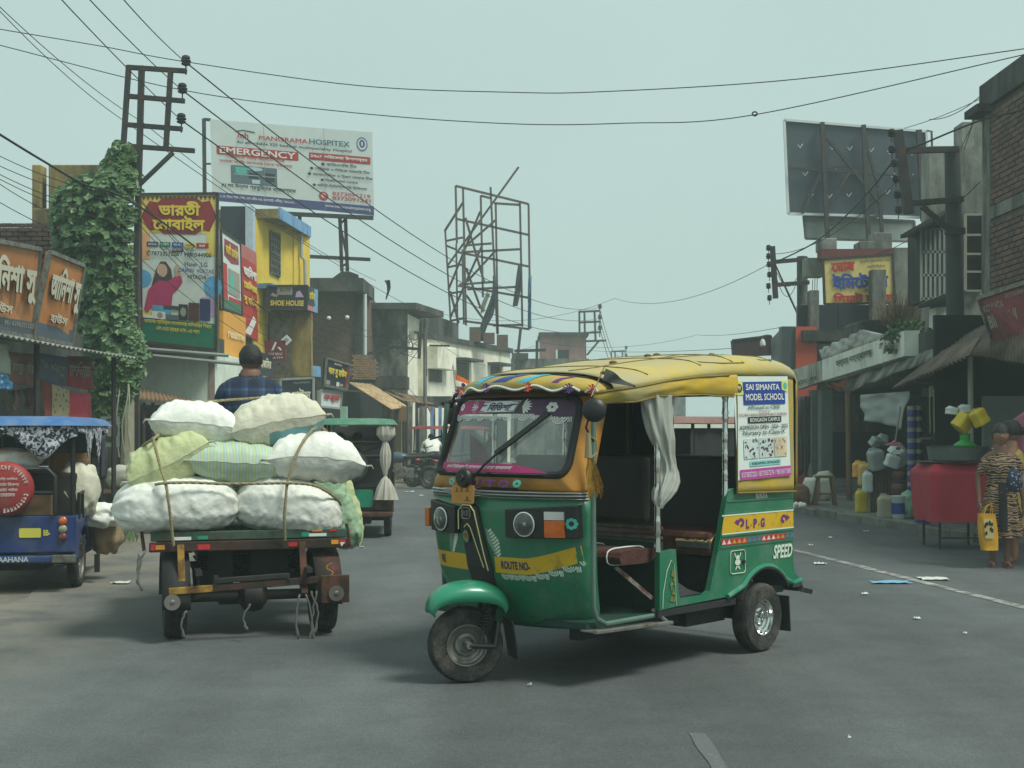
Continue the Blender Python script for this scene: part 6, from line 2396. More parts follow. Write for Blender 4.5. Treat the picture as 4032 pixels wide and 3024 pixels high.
# ================================================================ BUILDINGS, SIGNS: helpers
def PL(name,c,dirt=S(74,74,68),amt=.5,sc_=.8,**k):  # weathered plaster
 return mat(name,c,.9,var=.16,scale=1.3,dirt=dirt,dirt_amt=amt,dirt_scale=sc_,streak=True,bump=.3,bump_scale=18,**k)
M_CONC=PL('grey_concrete',S(142,142,134),S(58,60,56),.55)
M_DCONC=PL('sooty_concrete',S(92,90,84),S(44,44,42),.6)
M_YWALL=PL('yellow_plaster',S(214,184,70),S(172,150,66),.2)
M_OLD=PL('old_yellow_plaster',S(174,150,84),S(92,84,60),.6)
M_WWALL=PL('lime_washed_wall',S(234,230,212),S(140,138,124),.22)
M_PALE=PL('pale_green_wall',S(216,226,212),S(186,194,180),.25)
M_DARK=mat('dark_interior',S(30,32,31),.95,var=.35,scale=2)  # near-black: shade of open shops and rooms put into the colour
M_BLUT=mat('blue_trim_paint',S(112,156,196),.7,var=.15,dirt=S(90,110,130),dirt_amt=.3)
M_CORR=mat('rusty_sheet',S(134,106,76),.8,var=.25,scale=3,dirt=S(84,62,46),dirt_amt=.45,dirt_scale=2)
M_CORG=mat('galvanised_sheet',S(150,154,148),.55,metal=.3,var=.15,scale=3,dirt=S(104,90,74),dirt_amt=.35,dirt_scale=2)
M_IRON=mat('black_iron',S(44,44,44),.7,var=.3,scale=6,dirt=S(88,62,46),dirt_amt=.3,dirt_scale=5)
M_PIPE=mat('grey_pipe',S(150,154,150),.5,var=.1)
def brick_mat(name,c1,c2,mortar,scale=4.2):
 m_=mat(name,c1,.92,var=0)
 n,l=m_.node_tree.nodes,m_.node_tree.links
 co=n.new('ShaderNodeTexCoord')
 mp=n.new('ShaderNodeMapping')
 mp.inputs['Rotation'].default_value=(math.radians(90),0,0)
 l.new(co.outputs['Object'],mp.inputs['Vector'])
 bk=n.new('ShaderNodeTexBrick')
 bk.inputs['Scale'].default_value=scale
 bk.inputs['Mortar Size'].default_value=.012
 for i,c in(('Color1',c1),('Color2',c2),('Mortar',mortar)):
  bk.inputs[i].default_value=(*c,1)
 l.new(mp.outputs[0],bk.inputs['Vector'])
 l.new(bk.outputs['Color'],n['Principled BSDF'].inputs['Base Color'])
 return m_
M_BRK=brick_mat('far_brick',S(112,86,74),S(94,74,64),S(104,98,88))
def T_(name,label,cat,base,group=None):
 return thing(name,label,cat,base,0,group)
def sbox(mb_,u0,u1,v0,v1,Y,d,m=0):
 """upright box whose front face covers the pixel window at depth Y, going back d metres"""
 a,b=P(u0,v1,Y),P(u1,v0,Y)
 return mb_.box(a.x,b.x,Y,Y+d,a.z,b.z,m)
def gbox(mb_,u0,u1,v0,Y,d,m=0):  # the same standing on the ground
 a,b=P(u0,v0,Y),P(u1,v0,Y)
 return mb_.box(a.x,b.x,Y,Y+d,0,b.z,m)
def fac(mb_,A,B,z0,z1,th,m=0):  # vertical wall slab from A to B (x, y), thickness to the left of A->B
 A,B=V((*A,0)),V((*B,0))
 d=(B-A)
 n_=V((-d.y,d.x,0)).normalized()*th
 vs=[A,B,B+n_,A+n_]
 return mb_.add([p+V((0,0,z))for z in(z0,z1)for p in vs],[(0,3,2,1),(4,5,6,7),(0,1,5,4),(1,2,6,5),(2,3,7,6),(3,0,4,7)],m)
def corr(mb_,a,b,c,d,n_=26,amp=.018,m=0):
 """corrugated sheet, ridges running from edge a-b to edge d-c"""
 a,b,c,d=map(V,(a,b,c,d))
 nz=(b-a).cross(d-a).normalized()
 def f_(s,t):
  return(a.lerp(b,s)).lerp(d.lerp(c,s),t)+nz*amp*math.sin(s*n_*2*math.pi)+nz*.02*noise.noise(V((s*4,t*3,a.x)))
 return mb_.grid(f_,n_*4,3,m)
def sign(label,pts,base,texts=(),blocks=(),frame=None,th=.05,name='signboard',group=None,cat='sign',shadow=None,back=None):
 c=[P(*p)for p in pts]
 root=T_(name,label,cat,(c[3]+c[2])/2,group)
 fn=quad_fn(*c)
 q=MB()
 f4=[fn(0,1),fn(1,1),fn(1,0),fn(0,0)]
 b4=[fn(0,1,-th),fn(1,1,-th),fn(1,0,-th),fn(0,0,-th)]
 q.add(f4+b4,[(0,1,2,3),(7,6,5,4),(0,4,5,1),(1,5,6,2),(2,6,7,3),(3,7,4,0)])
 bo=q.build('board',base,root)
 if frame:
  q=MB()
  for a,b in((0,1),(1,2),(2,3),(3,0)):
   q.bar(f4[a],f4[b],.05,.05)
  q.build('frame',frame,root)
 bl_={}
 for i,(pg,mm_)in enumerate(blocks):
  bl_.setdefault(mm_.name,(mm_,MB()))
  flat(bl_[mm_.name][1],pg,fn,.004+.0006*i)
 for mm_,q in bl_.values():
  q.build('printed_panel',mm_,bo)
 tx={}
 for s_,x,y,w,h,mm_,bo_ in texts:
  if shadow:
   tx.setdefault(shadow.name,(shadow,MB()))
   lettering(tx[shadow.name][1],s_,fn,x+.012,y-.012,w,h,bo_,lift=.026)
  tx.setdefault(mm_.name,(mm_,MB()))
  lettering(tx[mm_.name][1],s_,fn,x,y,w,h,round(bo_+.006,3),lift=.03 if not shadow else .05)
 for mm_,q in tx.values():
  q.build('lettering',mm_,bo)
 return root,fn,bo
def R4(x0,y0,x1,y1):return[(x0,y0),(x1,y0),(x1,y1),(x0,y1)]
# ================================================================ LEFT SIDE
M_ORS=mat('orange_board',S(190,124,66),.55,var=.1,scale=2,dirt=S(160,112,72),dirt_amt=.3)
M_GRS=mat('slate_board',S(84,96,108),.6,var=.1)
M_OFFW=mat('ivory_letter',S(206,200,178),.6,var=.06)
M_YLET=mat('yellow_letter',S(222,196,60),.6,var=.06)
M_GRLT=mat('grey_letter',S(150,146,132),.7,var=.08)
M_MAR=mat('maroon_board',S(112,34,44),.55,var=.12)
M_NVB=mat('navy_board',S(34,38,54),.5,var=.15)
M_BRSH=mat('brown_shadow',S(88,56,34),.8)
M_PWH=mat('white_board',S(206,214,212),.55,var=.06,scale=1.5)
sign('wide orange shoe shop board at the front of the stall awning',[(-130,925,13.4),(158,982,15.66),(124,1326,15.93),(-150,1285,13.4)],M_ORS,
     [('আিনশা সু',.12,.36,.82,.5,M_OFFW,.035),('হাউস',.3,.21,.3,.13,M_OFFW,.02),('M:- 6296321220',.5,.09,.45,.05,M_GRLT,0)],[(R4(0,0,1,.17),M_GRS)],M_STEEL,shadow=M_BRSH)
sign('narrow orange shoe shop board tilted at the end of the stall awning',[(197,992,16),(330,1047,17),(279,1358,17),(128,1326,16)],M_ORS,
     [('আিনশা সু',.1,.38,.84,.5,M_OFFW,.035),('হাউস',.25,.21,.45,.13,M_OFFW,.02)],[(R4(0,0,1,.18),M_GRS)],M_STEEL,shadow=M_BRSH)
stall=T_('market_stall','left-hand shoe stall with corrugated awning hung with banners','stall',V((-6.6,15.5,0)))
q=MB()
corr(q,(-5.45,12.6,2.4),(-5.3,18.7,2.4),(-7.6,18.9,2.75),(-7.6,12.6,2.75),40,.016)
q.build('awning_sheet',M_CORG,stall,smooth=True,angle=180,solid=.006)
q=MB()
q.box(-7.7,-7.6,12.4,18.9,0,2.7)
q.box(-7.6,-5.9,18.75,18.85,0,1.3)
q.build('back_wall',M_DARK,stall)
for x_,y_ in((-5.62,12.8),(-5.62,15.6),(-5.6,18.55)):
 MB().cyl((x_,y_,0),(x_,y_,2.42),.035,n=8).build('post',M_IRON,stall)
MB().box(-7.2,-5.9,12.6,18.5,0,.75).build('counter',M_WOODG,stall,bevel=.02)
def banner(label,pts,m_,txt=(),blocks=(),cat='banner',wav=.03):
 c=[P(*p)for p in pts]
 fn0=quad_fn(*c)
 fn=lambda x,y,d=0:fn0(x,y,d+wav*noise.noise(V((x*3+c[0].x,y*3,c[0].y)))+wav*.4*math.sin(x*14)*(1-y))
 root=T_('banner' if cat=='banner' else 'hanging_cloth',label,cat,(c[2]+c[3])/2)
 q=MB()
 q.grid(lambda a,b:fn(a,b),16,12)
 o=q.build('cloth',m_,root,smooth=True,angle=180,solid=.004)
 for mm_,y0,y1 in blocks:
  q=MB()
  q.grid(lambda a,b:fn(a,y0+(y1-y0)*b,.006),16,6)
  q.build('cloth_band',mm_,o,smooth=True,angle=180)
 for s_,x,y,w,h,mm_ in txt:
  q=MB()
  lettering(q,s_,lambda x_,y_,d=0:fn(1-x_,y_,.008),x,y,w,h,.02)
  q.build('lettering',mm_,o)
 return root
banner('faded brown banner with reversed lettering under the awning',[(36,1385,15.0),(142,1396,16.2),(143,1523,16.2),(38,1508,15.0)],mat('brown_banner',S(122,84,74),.85,var=.18),[('হাউস জুতার',.08,.3,.84,.45,M_GRLT)])
banner('slate blue banner with reversed lettering beside the red one',[(147,1388,16.25),(264,1408,17.4),(262,1520,17.4),(150,1494,16.25)],mat('slate_banner',S(86,98,118),.85,var=.15),[('সু হাউস পি',.08,.28,.84,.5,M_GRLT)])
banner('red banner with reversed grey lettering at the end of the stall',[(264,1402,17.4),(363,1404,18.5),(366,1538,18.5),(262,1520,17.4)],mat('red_banner',S(150,52,52),.85,var=.15),[('আিনশা',.08,.35,.84,.5,M_GRLT)],[(mat('red_banner_dull',S(112,60,58),.85,var=.15),.62,1.0)])
banner('crimson cloth with a flowered lower half hanging at the stall end',[(270,1546,17.5),(360,1548,18.5),(364,1800,18.5),(268,1800,17.5)],mat('crimson_cloth',S(206,66,86),.85,var=.12),(),[(dots('flower_cloth',S(206,180,172),S(150,90,90),26),.0,.55)],cat='cloth')
banner('cream cloth with painted pattern hanging in the stall',[(200,1510,16.8),(270,1535,17.4),(268,1780,17.4),(196,1760,16.8)],dots('cream_pattern',S(180,170,132),S(120,76,60),14),cat='cloth')
banner('dark red cloth strip hanging beside the cream one',[(160,1495,16.3),(200,1512,16.8),(205,1770,16.8),(186,1740,16.3)],mat('dark_red_cloth',S(128,52,50),.85,var=.2),cat='cloth')
banner('white shirt hanging under the awning',[(-60,1345,14.2),(34,1350,15),(36,1475,15),(-60,1465,14.2)],mat('white_garment',S(180,186,172),.85,var=.08),cat='cloth')
banner('sky blue garment hanging below the white shirt',[(-50,1468,14.2),(38,1478,15),(40,1535,15),(-50,1525,14.2)],dots('blue_garment',S(70,140,190),S(190,210,220),18),cat='cloth',wav=.05)
for i,(u_,c_)in enumerate(((45,S(150,150,110)),(70,S(190,160,160)),(95,S(140,136,134)),(120,S(96,66,76)))):
 banner('%s garment on the line of small clothes in the stall'%('olive','pink','grey','plum')[i],[(u_-12,1540-i*4,16),(u_+13,1538-i*4,16.1),(u_+10,1608,16.1),(u_-14,1612,16)],mat('garment_%d'%i,c_,.85,var=.2),cat='cloth',wav=.05)
# ruined building and old yellow wall behind the stall
rb_=T_('building','dark brick ruin behind the left-hand stall','building',V((-10,23,0)))
q=MB()
q.box(-14,-7.6,22,27,0,4.75)
q.build('wall',M_DCONC,rb_)
q=MB()
for i in range(24):
 zz=3.2+.075*(i%22)
 for j in range(10):
  q.box(-9.6+.2*j+(i%2)*.1,-9.42+.2*j+(i%2)*.1,21.96-rnd.uniform(0,.03),22.02,zz,zz+.06)
q.build('brick',mat('sooty_brick',S(82,66,60),.95,var=.4,scale=3),rb_)['kind']='stuff'
yw_=T_('wall','stained old yellow wall with a broken pillar above the ivy','wall',V((-8.2,24,0)))
q=MB()
sbox(q,190,470,648,1500,24,.4)
q.build('panel',M_OLD,yw_,bevel=.02)
q=MB()
sbox(q,125,162,648,900,24,.3)
sbox(q,125,215,820,1010,23.9,.3)
q.build('pillar',M_OLD,yw_,bevel=.02)
# ---- ivy-grown pole with steel head frame
PY=21.0
pole=T_('utility_pole','steel-frame power pole smothered in ivy','utility pole',V((P(520,1692,PY).x,PY,0)))
q=MB()
def pb(u0,v0,u1,v1,w=.075,Y0=PY,Y1=None):
 q.bar(P(u0,v0,Y0),P(u1,v1,Y1 or Y0),w,w)
pb(507,258,487,560);pb(558,260,536,1100,.085);pb(672,278,653,590)
q.bar(P(487,560,PY),V((P(487,560,PY).x,PY,0)),.1,.1)
q.bar(P(536,1000,PY),V((P(536,1000,PY).x,PY,0)),.1,.1)
q.build('mast',M_IRON,pole)
for a in((503,265,735,280),(495,378,727,398),(488,490,718,508),(500,575,766,594)):
 q=MB()
 pb(*a,.07)
 q.build('cross_arm',M_IRON,pole)
q=MB()
pb(682,600,538,738,.06)
q.build('brace',M_IRON,pole)
def insulator(p,par,k=1.0):
 q_=MB()
 q_.cyl(p-V((0,0,.16*k)),p,.012*k,n=6)
 q_.lathe([(.02,-.02),(.07,0),(.075,.02),(.04,.035),(.078,.05),(.08,.07),(.045,.085),(.07,.1),(.06,.135),(.03,.15),(.001,.155)],p,(0,0,1),12)
 q_.v=[p+(w-p)*k for w in q_.v]
 q_.build('insulator',M_BLK,par,smooth=True,angle=40)
for u_,v_ in((732,255),(718,364),(714,483)):
 insulator(P(u_,v_,PY),pole)
ivl=[(300,258),(330,240),(370,215),(395,150),(430,118),(480,112),(540,125),(580,178),(650,170),(720,172),(760,188),(800,195),(860,192),(935,205)]
ivr=[(300,272),(330,295),(370,298),(420,300),(500,290),(600,288),(700,294),(740,312),(790,312),(830,300),(870,285),(935,262)]
ivy=T_('ivy','thick green ivy climbing the power pole','plant',V((P(500,1692,PY).x,PY,0)))
q=MB()
iv=random.Random(21)
for k in range(9500):
 yd=300+640*iv.random()**.95
 l_,r_=lerp_tab(ivl,yd),lerp_tab(ivr,yd)
 nb_=10*noise.noise(V((yd*.03,1,0)))
 u_=l_+nb_+(r_-l_-nb_)*iv.random()
 if noise.noise(V((u_*.035,yd*.035,4)))<-.22:
  continue
 if k%9==0:
  u_+=iv.choice((-1,1))*abs(iv.gauss(0,9))
 s_=(2*(u_-l_)/max(8,(r_-l_))-1)
 wid=(r_-l_)*1.8228/F*PY/2
 dep=-wid*.8*math.sqrt(max(0,1-s_*s_))*(1+.5*noise.noise(V((u_*.05,yd*.05,9))))*iv.uniform(.55,1.05)
 p=P(u_*1.8228,yd*1.8228,PY)+V((0,dep,0))
 n_=V((s_*.8+iv.uniform(-.6,.6),-1+iv.uniform(-.5,.5),.55+iv.uniform(-.6,.6))).normalized()
 a=n_.orthogonal().normalized()
 a=(Matrix.Rotation(iv.uniform(0,6.28),3,n_)@a)
 b=n_.cross(a)
 L=iv.uniform(.045,.105)
 q.add([p-a*L,p+b*L*.62-a*L*.25+n_*.012,p+a*L*.9,p-b*L*.62-a*L*.25+n_*.012,p-n_*.01],[(0,1,4),(1,2,4),(2,3,4),(3,0,4)],k%3)
M_LF=[mat('ivy_leaf_%d'%i,c_,.5,var=.25,scale=3)for i,c_ in enumerate(((.075,.15,.05),(.11,.19,.065),(.05,.11,.04)))]
q.build('foliage',M_LF,ivy,fix=False)['kind']='stuff'
q=MB()
for k in range(3):
 u0_=470+24*k
 q.tube(smooth_path([P(u0_,1800,PY-.3),P(u0_-14,1680,PY-.35),P(u0_+12*math.sin(k*2),1540,PY-.3),P(490,1400,PY)],5),.012,5)
q.cyl(V((P(505,1692,PY).x,PY-.05,0)),P(505,1500,PY-.05),.12,.1,n=10)
q.build('stem',mat('pale_stem',S(150,148,128),.9,var=.2),ivy,smooth=True)
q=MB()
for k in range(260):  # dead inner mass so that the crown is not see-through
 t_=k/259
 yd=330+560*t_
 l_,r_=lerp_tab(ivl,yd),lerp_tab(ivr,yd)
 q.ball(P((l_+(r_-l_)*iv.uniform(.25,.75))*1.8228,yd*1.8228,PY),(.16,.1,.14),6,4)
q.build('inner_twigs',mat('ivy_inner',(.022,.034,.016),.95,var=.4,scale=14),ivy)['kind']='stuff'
sign('faded portrait poster on the ivy-grown pole',[(395,1640,PY-.45),(470,1640,PY-.45),(470,1760,PY-.45),(395,1760,PY-.45)],mat('poster_grey',S(120,130,122),.8,var=.2),(),[(circ(.5,.55,.42,.4,16),mat('poster_hair',S(44,46,44),.8)),(circ(.5,.6,.26,.26,16),mat('poster_face',S(136,130,118),.8))],name='poster',cat='poster',th=.01)
# ---- tall electronics banner
M_CRIM=mat('crimson_plate',S(140,32,40),.5,var=.08)
yel=mat('banner_yellow',S(222,206,96),.5,var=.15,scale=.8,dirt=S(214,150,80),dirt_amt=.35,dirt_scale=.7)
pale=mat('banner_pale',S(206,214,206),.5,var=.06)
sg_,fn,bo=sign('tall electronics shop banner with a woman in pink and green foot',[(553,765,26),(857,762,26),(851,1378,26),(558,1345,26)],pale,
     [('ভারতী',.24,.855,.54,.095,M_YLET,.03),('েমাবাইল',.16,.755,.68,.1,M_YLET,.03),('✆7873357226 / 9980544900',.07,.585,.86,.035,M_DKP,.015),('Haier  LG',.58,.525,.3,.03,M_NAVY,.01),('DAIKIN  VOLTAS',.5,.485,.46,.026,M_BLUEP,.01),('HITACHI',.62,.445,.24,.026,M_DKP,.02),
      ('আমােদর প্রিতষ্ঠান েগাপালনগর কািলবািড়র িপছেন',.04,.125,.9,.04,M_YLET,.01),('এবং AXIS ব্যাঙ্ক ATM -এর পােশ',.2,.082,.58,.034,M_YLET,.01),('SAMSUNG',.1,.655,.12,.016,M_WHITE,0),('oppo',.27,.655,.1,.018,M_WHITE,0),('VIVO',.43,.655,.11,.018,M_WHITE,.02),('realme',.59,.655,.11,.018,M_DKP,0),('itel',.77,.655,.07,.018,M_WHITE,.01),('iQOO',.42,.624,.12,.016,M_WHITE,0),('iPhone',.6,.624,.12,.016,M_DKP,0),('motorola',.28,.624,.12,.016,M_DKP,0)],
     [(R4(0,.74,1,1),yel),(R4(0,.56,.12,.74),mat('banner_orange',S(224,168,120),.5,var=.1)),(R4(.86,.6,1,.74),yel),(circ(.02,.43,.12,.06,20),mat('banner_blue',S(90,160,206),.5)),(circ(.95,.4,.12,.07,20),MATS['banner_blue']),(R4(0,.15,.3,.22),yel),(R4(.8,.21,1,.33),mat('banner_lilac',S(176,150,190),.5)),
      ([(.05,.9),(.12,.955),(.22,.945),(.3,.975),(.72,.975),(.8,.945),(.9,.955),(.95,.9),(.99,.855),(.95,.81),(.9,.755),(.8,.765),(.72,.735),(.3,.735),(.22,.765),(.12,.755),(.05,.81),(.01,.855)],M_CRIM),
      (R4(0,0,1,.165),mat('banner_green',S(26,110,82),.5,var=.08)),
      (R4(.08,.648,.23,.68),M_NAVY),(R4(.25,.648,.39,.68),mat('chip_green',S(40,120,90),.5)),(R4(.41,.648,.56,.68),M_BLUEP),(R4(.58,.648,.71,.68),M_YLET),(R4(.73,.648,.89,.68),M_REDP),(R4(.41,.618,.56,.643),M_DKP),
      ([(.12,.34),(.2,.5),(.26,.55),(.33,.55),(.4,.5),(.42,.42),(.36,.35),(.2,.33)],mat('print_hair',S(62,50,46),.6)),(circ(.28,.49,.07,.045,14),mat('print_skin',S(196,160,136),.6)),
      ([(.04,.22),(.1,.36),(.24,.425),(.36,.42),(.46,.46),(.53,.46),(.55,.42),(.5,.38),(.42,.34),(.4,.25),(.16,.25),(.08,.2)],mat('print_pink',S(176,34,96),.6)),([(.46,.45),(.44,.52),(.48,.53),(.53,.47)],MATS['print_skin']),
      (R4(.15,.2,.4,.255),mat('print_teal',S(80,160,190),.6)),(R4(.14,.165,.32,.215),M_WHITE),(circ(.25,.19,.04,.02,14),M_GRLT),(R4(.5,.17,.62,.275),M_DKP),(circ(.56,.225,.04,.03,14),M_GRLT),(R4(.63,.17,.77,.29),mat('print_maroon',S(80,34,40),.5)),(R4(.78,.18,.92,.32),M_NAVY),(R4(.33,.165,.5,.2),MATS['strip_slate']),(R4(.3,.235,.5,.26),MATS['strip_grey']),(R4(.03,.165,.14,.185),M_WHITE)],M_IRON,th=.06)
q=MB()
for k in range(17):
 x0=.02+.057*k
 flat(q,[(x0,.985),(x0+.05,.985),(x0+.035,.968),(x0+.025,.955),(x0+.015,.968)],fn,.012)
q.build('fringe_print',M_BRN,bo)
q=MB()
for a,b in(((545,1395),(1010,1440)),((545,1372),(900,1400))):
 q.cyl(P(*a,25.9),P(*b,25.9),.035,n=8)
q.build('support_pipe',M_PIPE,sg_)
sign('red flowered panel between the ivy and the tall banner',[(500,1075,25),(550,1075,25),(552,1330,25),(492,1330,25)],dots('red_flower_panel',S(128,44,54),S(150,156,150),9),th=.03,name='panel')
# ---- small buildings under and behind the banner
q=MB()
wr=T_('building','low pale green shop building under the tall banner','building',V((-7,27,0)))
gbox(q,470,843,1385,27,4)
q.build('wall',M_PALE,wr,bevel=.02)
q=MB()
sbox(q,556,858,1330,1392,26.6,.6)
q.build('ledge',M_DCONC,wr)
q=MB()
fac(q,(P(845,0,27).x,27),(P(905,0,31).x,31),0,2.95,.12)
q.build('side_wall',mat('pinkish_wall',S(150,128,120),.85,var=.15),wr)
sh_=T_('shed','open shed with a rusty corrugated roof in front of the pale wall','shed',V((-6.6,24,0)))
q=MB()
corr(q,P(540,1570,22.5),P(790,1592,22.5),P(760,1575,25),P(550,1530,25),14,.02)
q.build('roof_sheet',M_CORR,sh_,smooth=True,angle=180,solid=.008)
q=MB()
gbox(q,500,800,1600,25.2,.1)
q.build('back_wall',M_DARK,sh_)
q=MB()
for u_ in(530,566,602,700):
 q.cyl(V((P(u_,0,22.6).x,22.6,0)),P(u_,1585,22.6),.03,n=8)
q.bar(P(525,1600,22.6),P(640,1600,22.6),.05,.05)
q.build('post',M_IRON,sh_)
bs_=T_('bench','rough wooden bench with rubble and white cloth beside the blue rickshaw','bench',G(480,2050))
q=MB()
c_=G(480,2050)
q.box(c_.x-.5,c_.x+.45,c_.y,c_.y+.5,.42,.47)
for x_ in(-.45,.4):
 q.box(c_.x+x_-.03,c_.x+x_+.03,c_.y+.05,c_.y+.45,0,.42)
q.build('seat',M_CARD2,bs_)
soft('bundle','dusty white cloth bundle lying on the rough bench','bundle',c_+V((.0,.25,.47)),(.62,.45,.38),mat('dusty_cloth',S(176,174,160),.9,var=.15),4)
soft('bundle','second dusty bundle leaning at the foot of the ivy','bundle',c_+V((-.1,1.3,0)),(.7,.5,.75),MATS['dusty_cloth'],14)
# ---- yellow building with its signs
yb2=T_('building','yellow two-storey building with blue edged roof slab','building',V((-6.3,35.5,0)))
q=MB()
fac(q,(-6.47,34.2),(-6.05,36.4),0,6.9,3)
fac(q,(-6.75,33.9),(-6.47,34.2),0,6.9,3)
q.build('wall',M_YWALL,yb2)
q=MB()
fac(q,(-6.02,36.4),(-5.7,37.2),0,6.9,3)
q.build('corner_pier',M_YWALL,yb2)
q=MB()
fac(q,(-5.99,34.0),(-5.69,37.25),6.86,7.1,4)
q.build('roof_slab',M_OLD,yb2)
q=MB()
fac(q,(-5.97,33.99),(-5.67,37.26),6.83,7.13,.05)
q.build('slab_edge',M_BLUT,yb2)
q=MB()
fac(q,(-5.95,35.6),(-5.45,37.6),2.9,3.2,.5)
fac(q,(-6.2,34.0),(-5.6,37),5.05,5.18,.6)
q.build('ledge',M_BLUT,yb2)
w0,w1=V((-6.36,34.68,0)),V((-6.235,35.34,0))
q=MB()
q.add([w0+V((.015,-.003,5.55)),w1+V((.015,-.003,5.45)),w1+V((.015,-.003,6.65)),w0+V((.015,-.003,6.65))],[(0,1,2,3)])
wn_=q.build('window',M_DARK,yb2)
q=MB()
for k in range(6):
 a,b=w0.lerp(w1,k/5),w0.lerp(w1,k/5)
 q.bar(a+V((.03,-.01,5.5)),b+V((.03,-.01,6.65)),.025,.025)
for k in range(7):
 q.bar(w0+V((.03,-.01,5.55+k*.18)),w1+V((.03,-.01,5.5+k*.185)),.025,.025)
q.build('grille',M_STEEL,wn_)
q=MB()
q.tube([P(1186,915,36.6),P(1187,1010,36.6),P(1200,1025,36.6),P(1204,1200,36.5),P(1206,1450,36.5),P(1228,1462,36.3)],.045,8)
q.build('drain_pipe',M_PIPE,yb2,smooth=True)
q=MB()
for k in range(26):
 q.box(P(1062,0,34.4).x,P(1140,0,34.4).x,34.42,34.46,2.35+.075*k,2.415+.075*k)
q.build('shutter_slat',M_STEEL,yb2)['kind']='stuff'
q=MB()
sbox(q,1040,1225,1222,1480,34.6,.3)
q.build('shop_back',M_OLD,yb2)
dk=T_('building','narrow shop building with black upper opening and pale pillar beside the yellow one','building',V((-7,31.5,0)))
q=MB()
fac(q,(-6.66,29.9),(-6.58,33.6),0,5.6,3)
q.build('wall',M_OLD,dk)
q=MB()
sbox(q,868,968,812,1000,33.5,.2)
q.build('opening',M_NVB,dk)
q=MB()
sbox(q,966,996,812,1000,33.3,.3)
q.build('pillar',mat('pale_blue_paint',S(176,190,204),.8,var=.1),dk)
sign('small blue and white phone shop board above the orange sign box',[(870,905,30),(945,957,31.5),(952,1242,31.5),(879,1216,30)],M_PWH,[('ভারতী েমাবাইল',.16,.72,.66,.16,M_YLET,.02)],
     [([(.12,.7),(.16,.92),(.88,.93),(.9,.68),(.5,.64)],M_CRIM),(R4(0,0,1,.14),mat('bn_green',S(70,116,90),.6)),(R4(.3,.22,.92,.56),M_GRLT),(R4(.4,.28,.6,.5),M_TEALP),(R4(.05,.14,.25,.6),M_REDP),(R4(.3,.14,1,.19),M_REDP)],M_IRON)
sign('tall red shoe shop board beside the blue and white one',[(947,957,31.55),(1009,995,33.3),(1017,1345,33.3),(955,1310,31.55)],M_REDP,[('আিনশা',.08,.66,.84,.13,M_WHITE,.04),('েডিলভা',.08,.52,.84,.1,M_YLET,.04),('সু হাউস',.08,.34,.84,.12,M_YLET,.03)],[(R4(0,.85,1,1),mat('faded_red',S(176,96,92),.6)),([(.1,.02),(.5,.02),(.9,.22),(.7,.26),(.4,.12)],M_WHITE)])
sign('orange phone brand sign box under the phone shop board',[(880,1222,30.0),(968,1252,31.6),(966,1425,31.6),(880,1407,30.0)],mat('brand_orange',S(226,160,52),.45,var=.05),[('realme',.15,.45,.75,.2,mat('brand_ivory',S(236,214,160),.5),.02)],th=.4)
sign('white mobile repair nameplate over the maroon shopfront',[(872,1418,30),(940,1438,31),(940,1464,31),(872,1445,30)],M_PWH,[('মোবাইলস্',.08,.2,.84,.6,M_DKP,.02)])
sign('maroon shopfront panel behind the cart driver',[(862,1440,30.2),(1010,1475,32),(1010,1700,32),(862,1700,30.2)],M_MAR,th=.2,name='shopfront_panel')
sign('black shoe shop board reading SHOE HOUSE below the yellow building window',[(1054,1127,34),(1212,1125,34),(1207,1219,34),(1054,1216,34)],M_NVB,[('SHOE HOUSE',.07,.14,.86,.24,M_YLET,.03),('ELITE',.32,.76,.26,.12,M_DKP,.02)],
     [(R4(.24,.62,.62,1.06),M_GRLT),([(.7,.52),(.72,.72),(.8,.8),(.88,.62),(.92,.52)],mat('print_lilac',S(186,160,196),.6)),([(.08,.58),(.12,.72),(.26,.6),(.24,.52)],M_GRLT)],M_IRON,th=.5)
sign('return face of the black shoe board with yellow and pink print',[(1214,1127,34),(1252,1142,35.2),(1250,1233,35.2),(1208,1219,34)],M_NVB,[('হাউস',.05,.45,.55,.42,M_YLET,.03)],[(R4(.6,0,1,1),mat('print_sky',S(110,160,190),.6)),(R4(0,0,.6,.2),mat('print_rose',S(196,120,130),.6))],th=.03)
sg_,fn,bo=sign('maroon bank sign with a white triangular mark',[(1040,1342,33),(1124,1340,33),(1124,1418,33),(1046,1420,33)],M_MAR,[('AXIS BANK',.16,.26,.72,.13,M_WHITE,.0),('ATM',.36,.08,.5,.1,M_WHITE,.0)],
     [([(.3,.5),(.5,.92),(.6,.92),(.42,.5)],M_WHITE),([(.6,.66),(.74,.5),(.84,.5),(.72,.68)],M_WHITE)],th=.15)
sign('small diamond-shaped white lamp sign above the bank sign',[(1128,1318,33),(1148,1340,33),(1128,1360,33),(1106,1338,33)],M_PWH,(),[(R4(.25,.25,.75,.75),M_GRLT)],th=.1)
sign('dark board with cream lettering behind the cart driver',[(1020,1385,32),(1074,1398,33),(1074,1482,33),(1020,1478,32)],M_NVB,[('হজিমর',.05,.3,.75,.5,M_OFFW,.03)])
sign('navy shoe shop board with a phone number above white lettering',[(1106,1494,31),(1235,1488,31),(1235,1610,31),(1106,1610,31)],M_NVB,[('Mob-6297983776',.4,.83,.5,.07,M_GRLT,.0),('সু হাউস',.1,.14,.82,.55,M_OFFW,.02)],frame=M_PIPE)
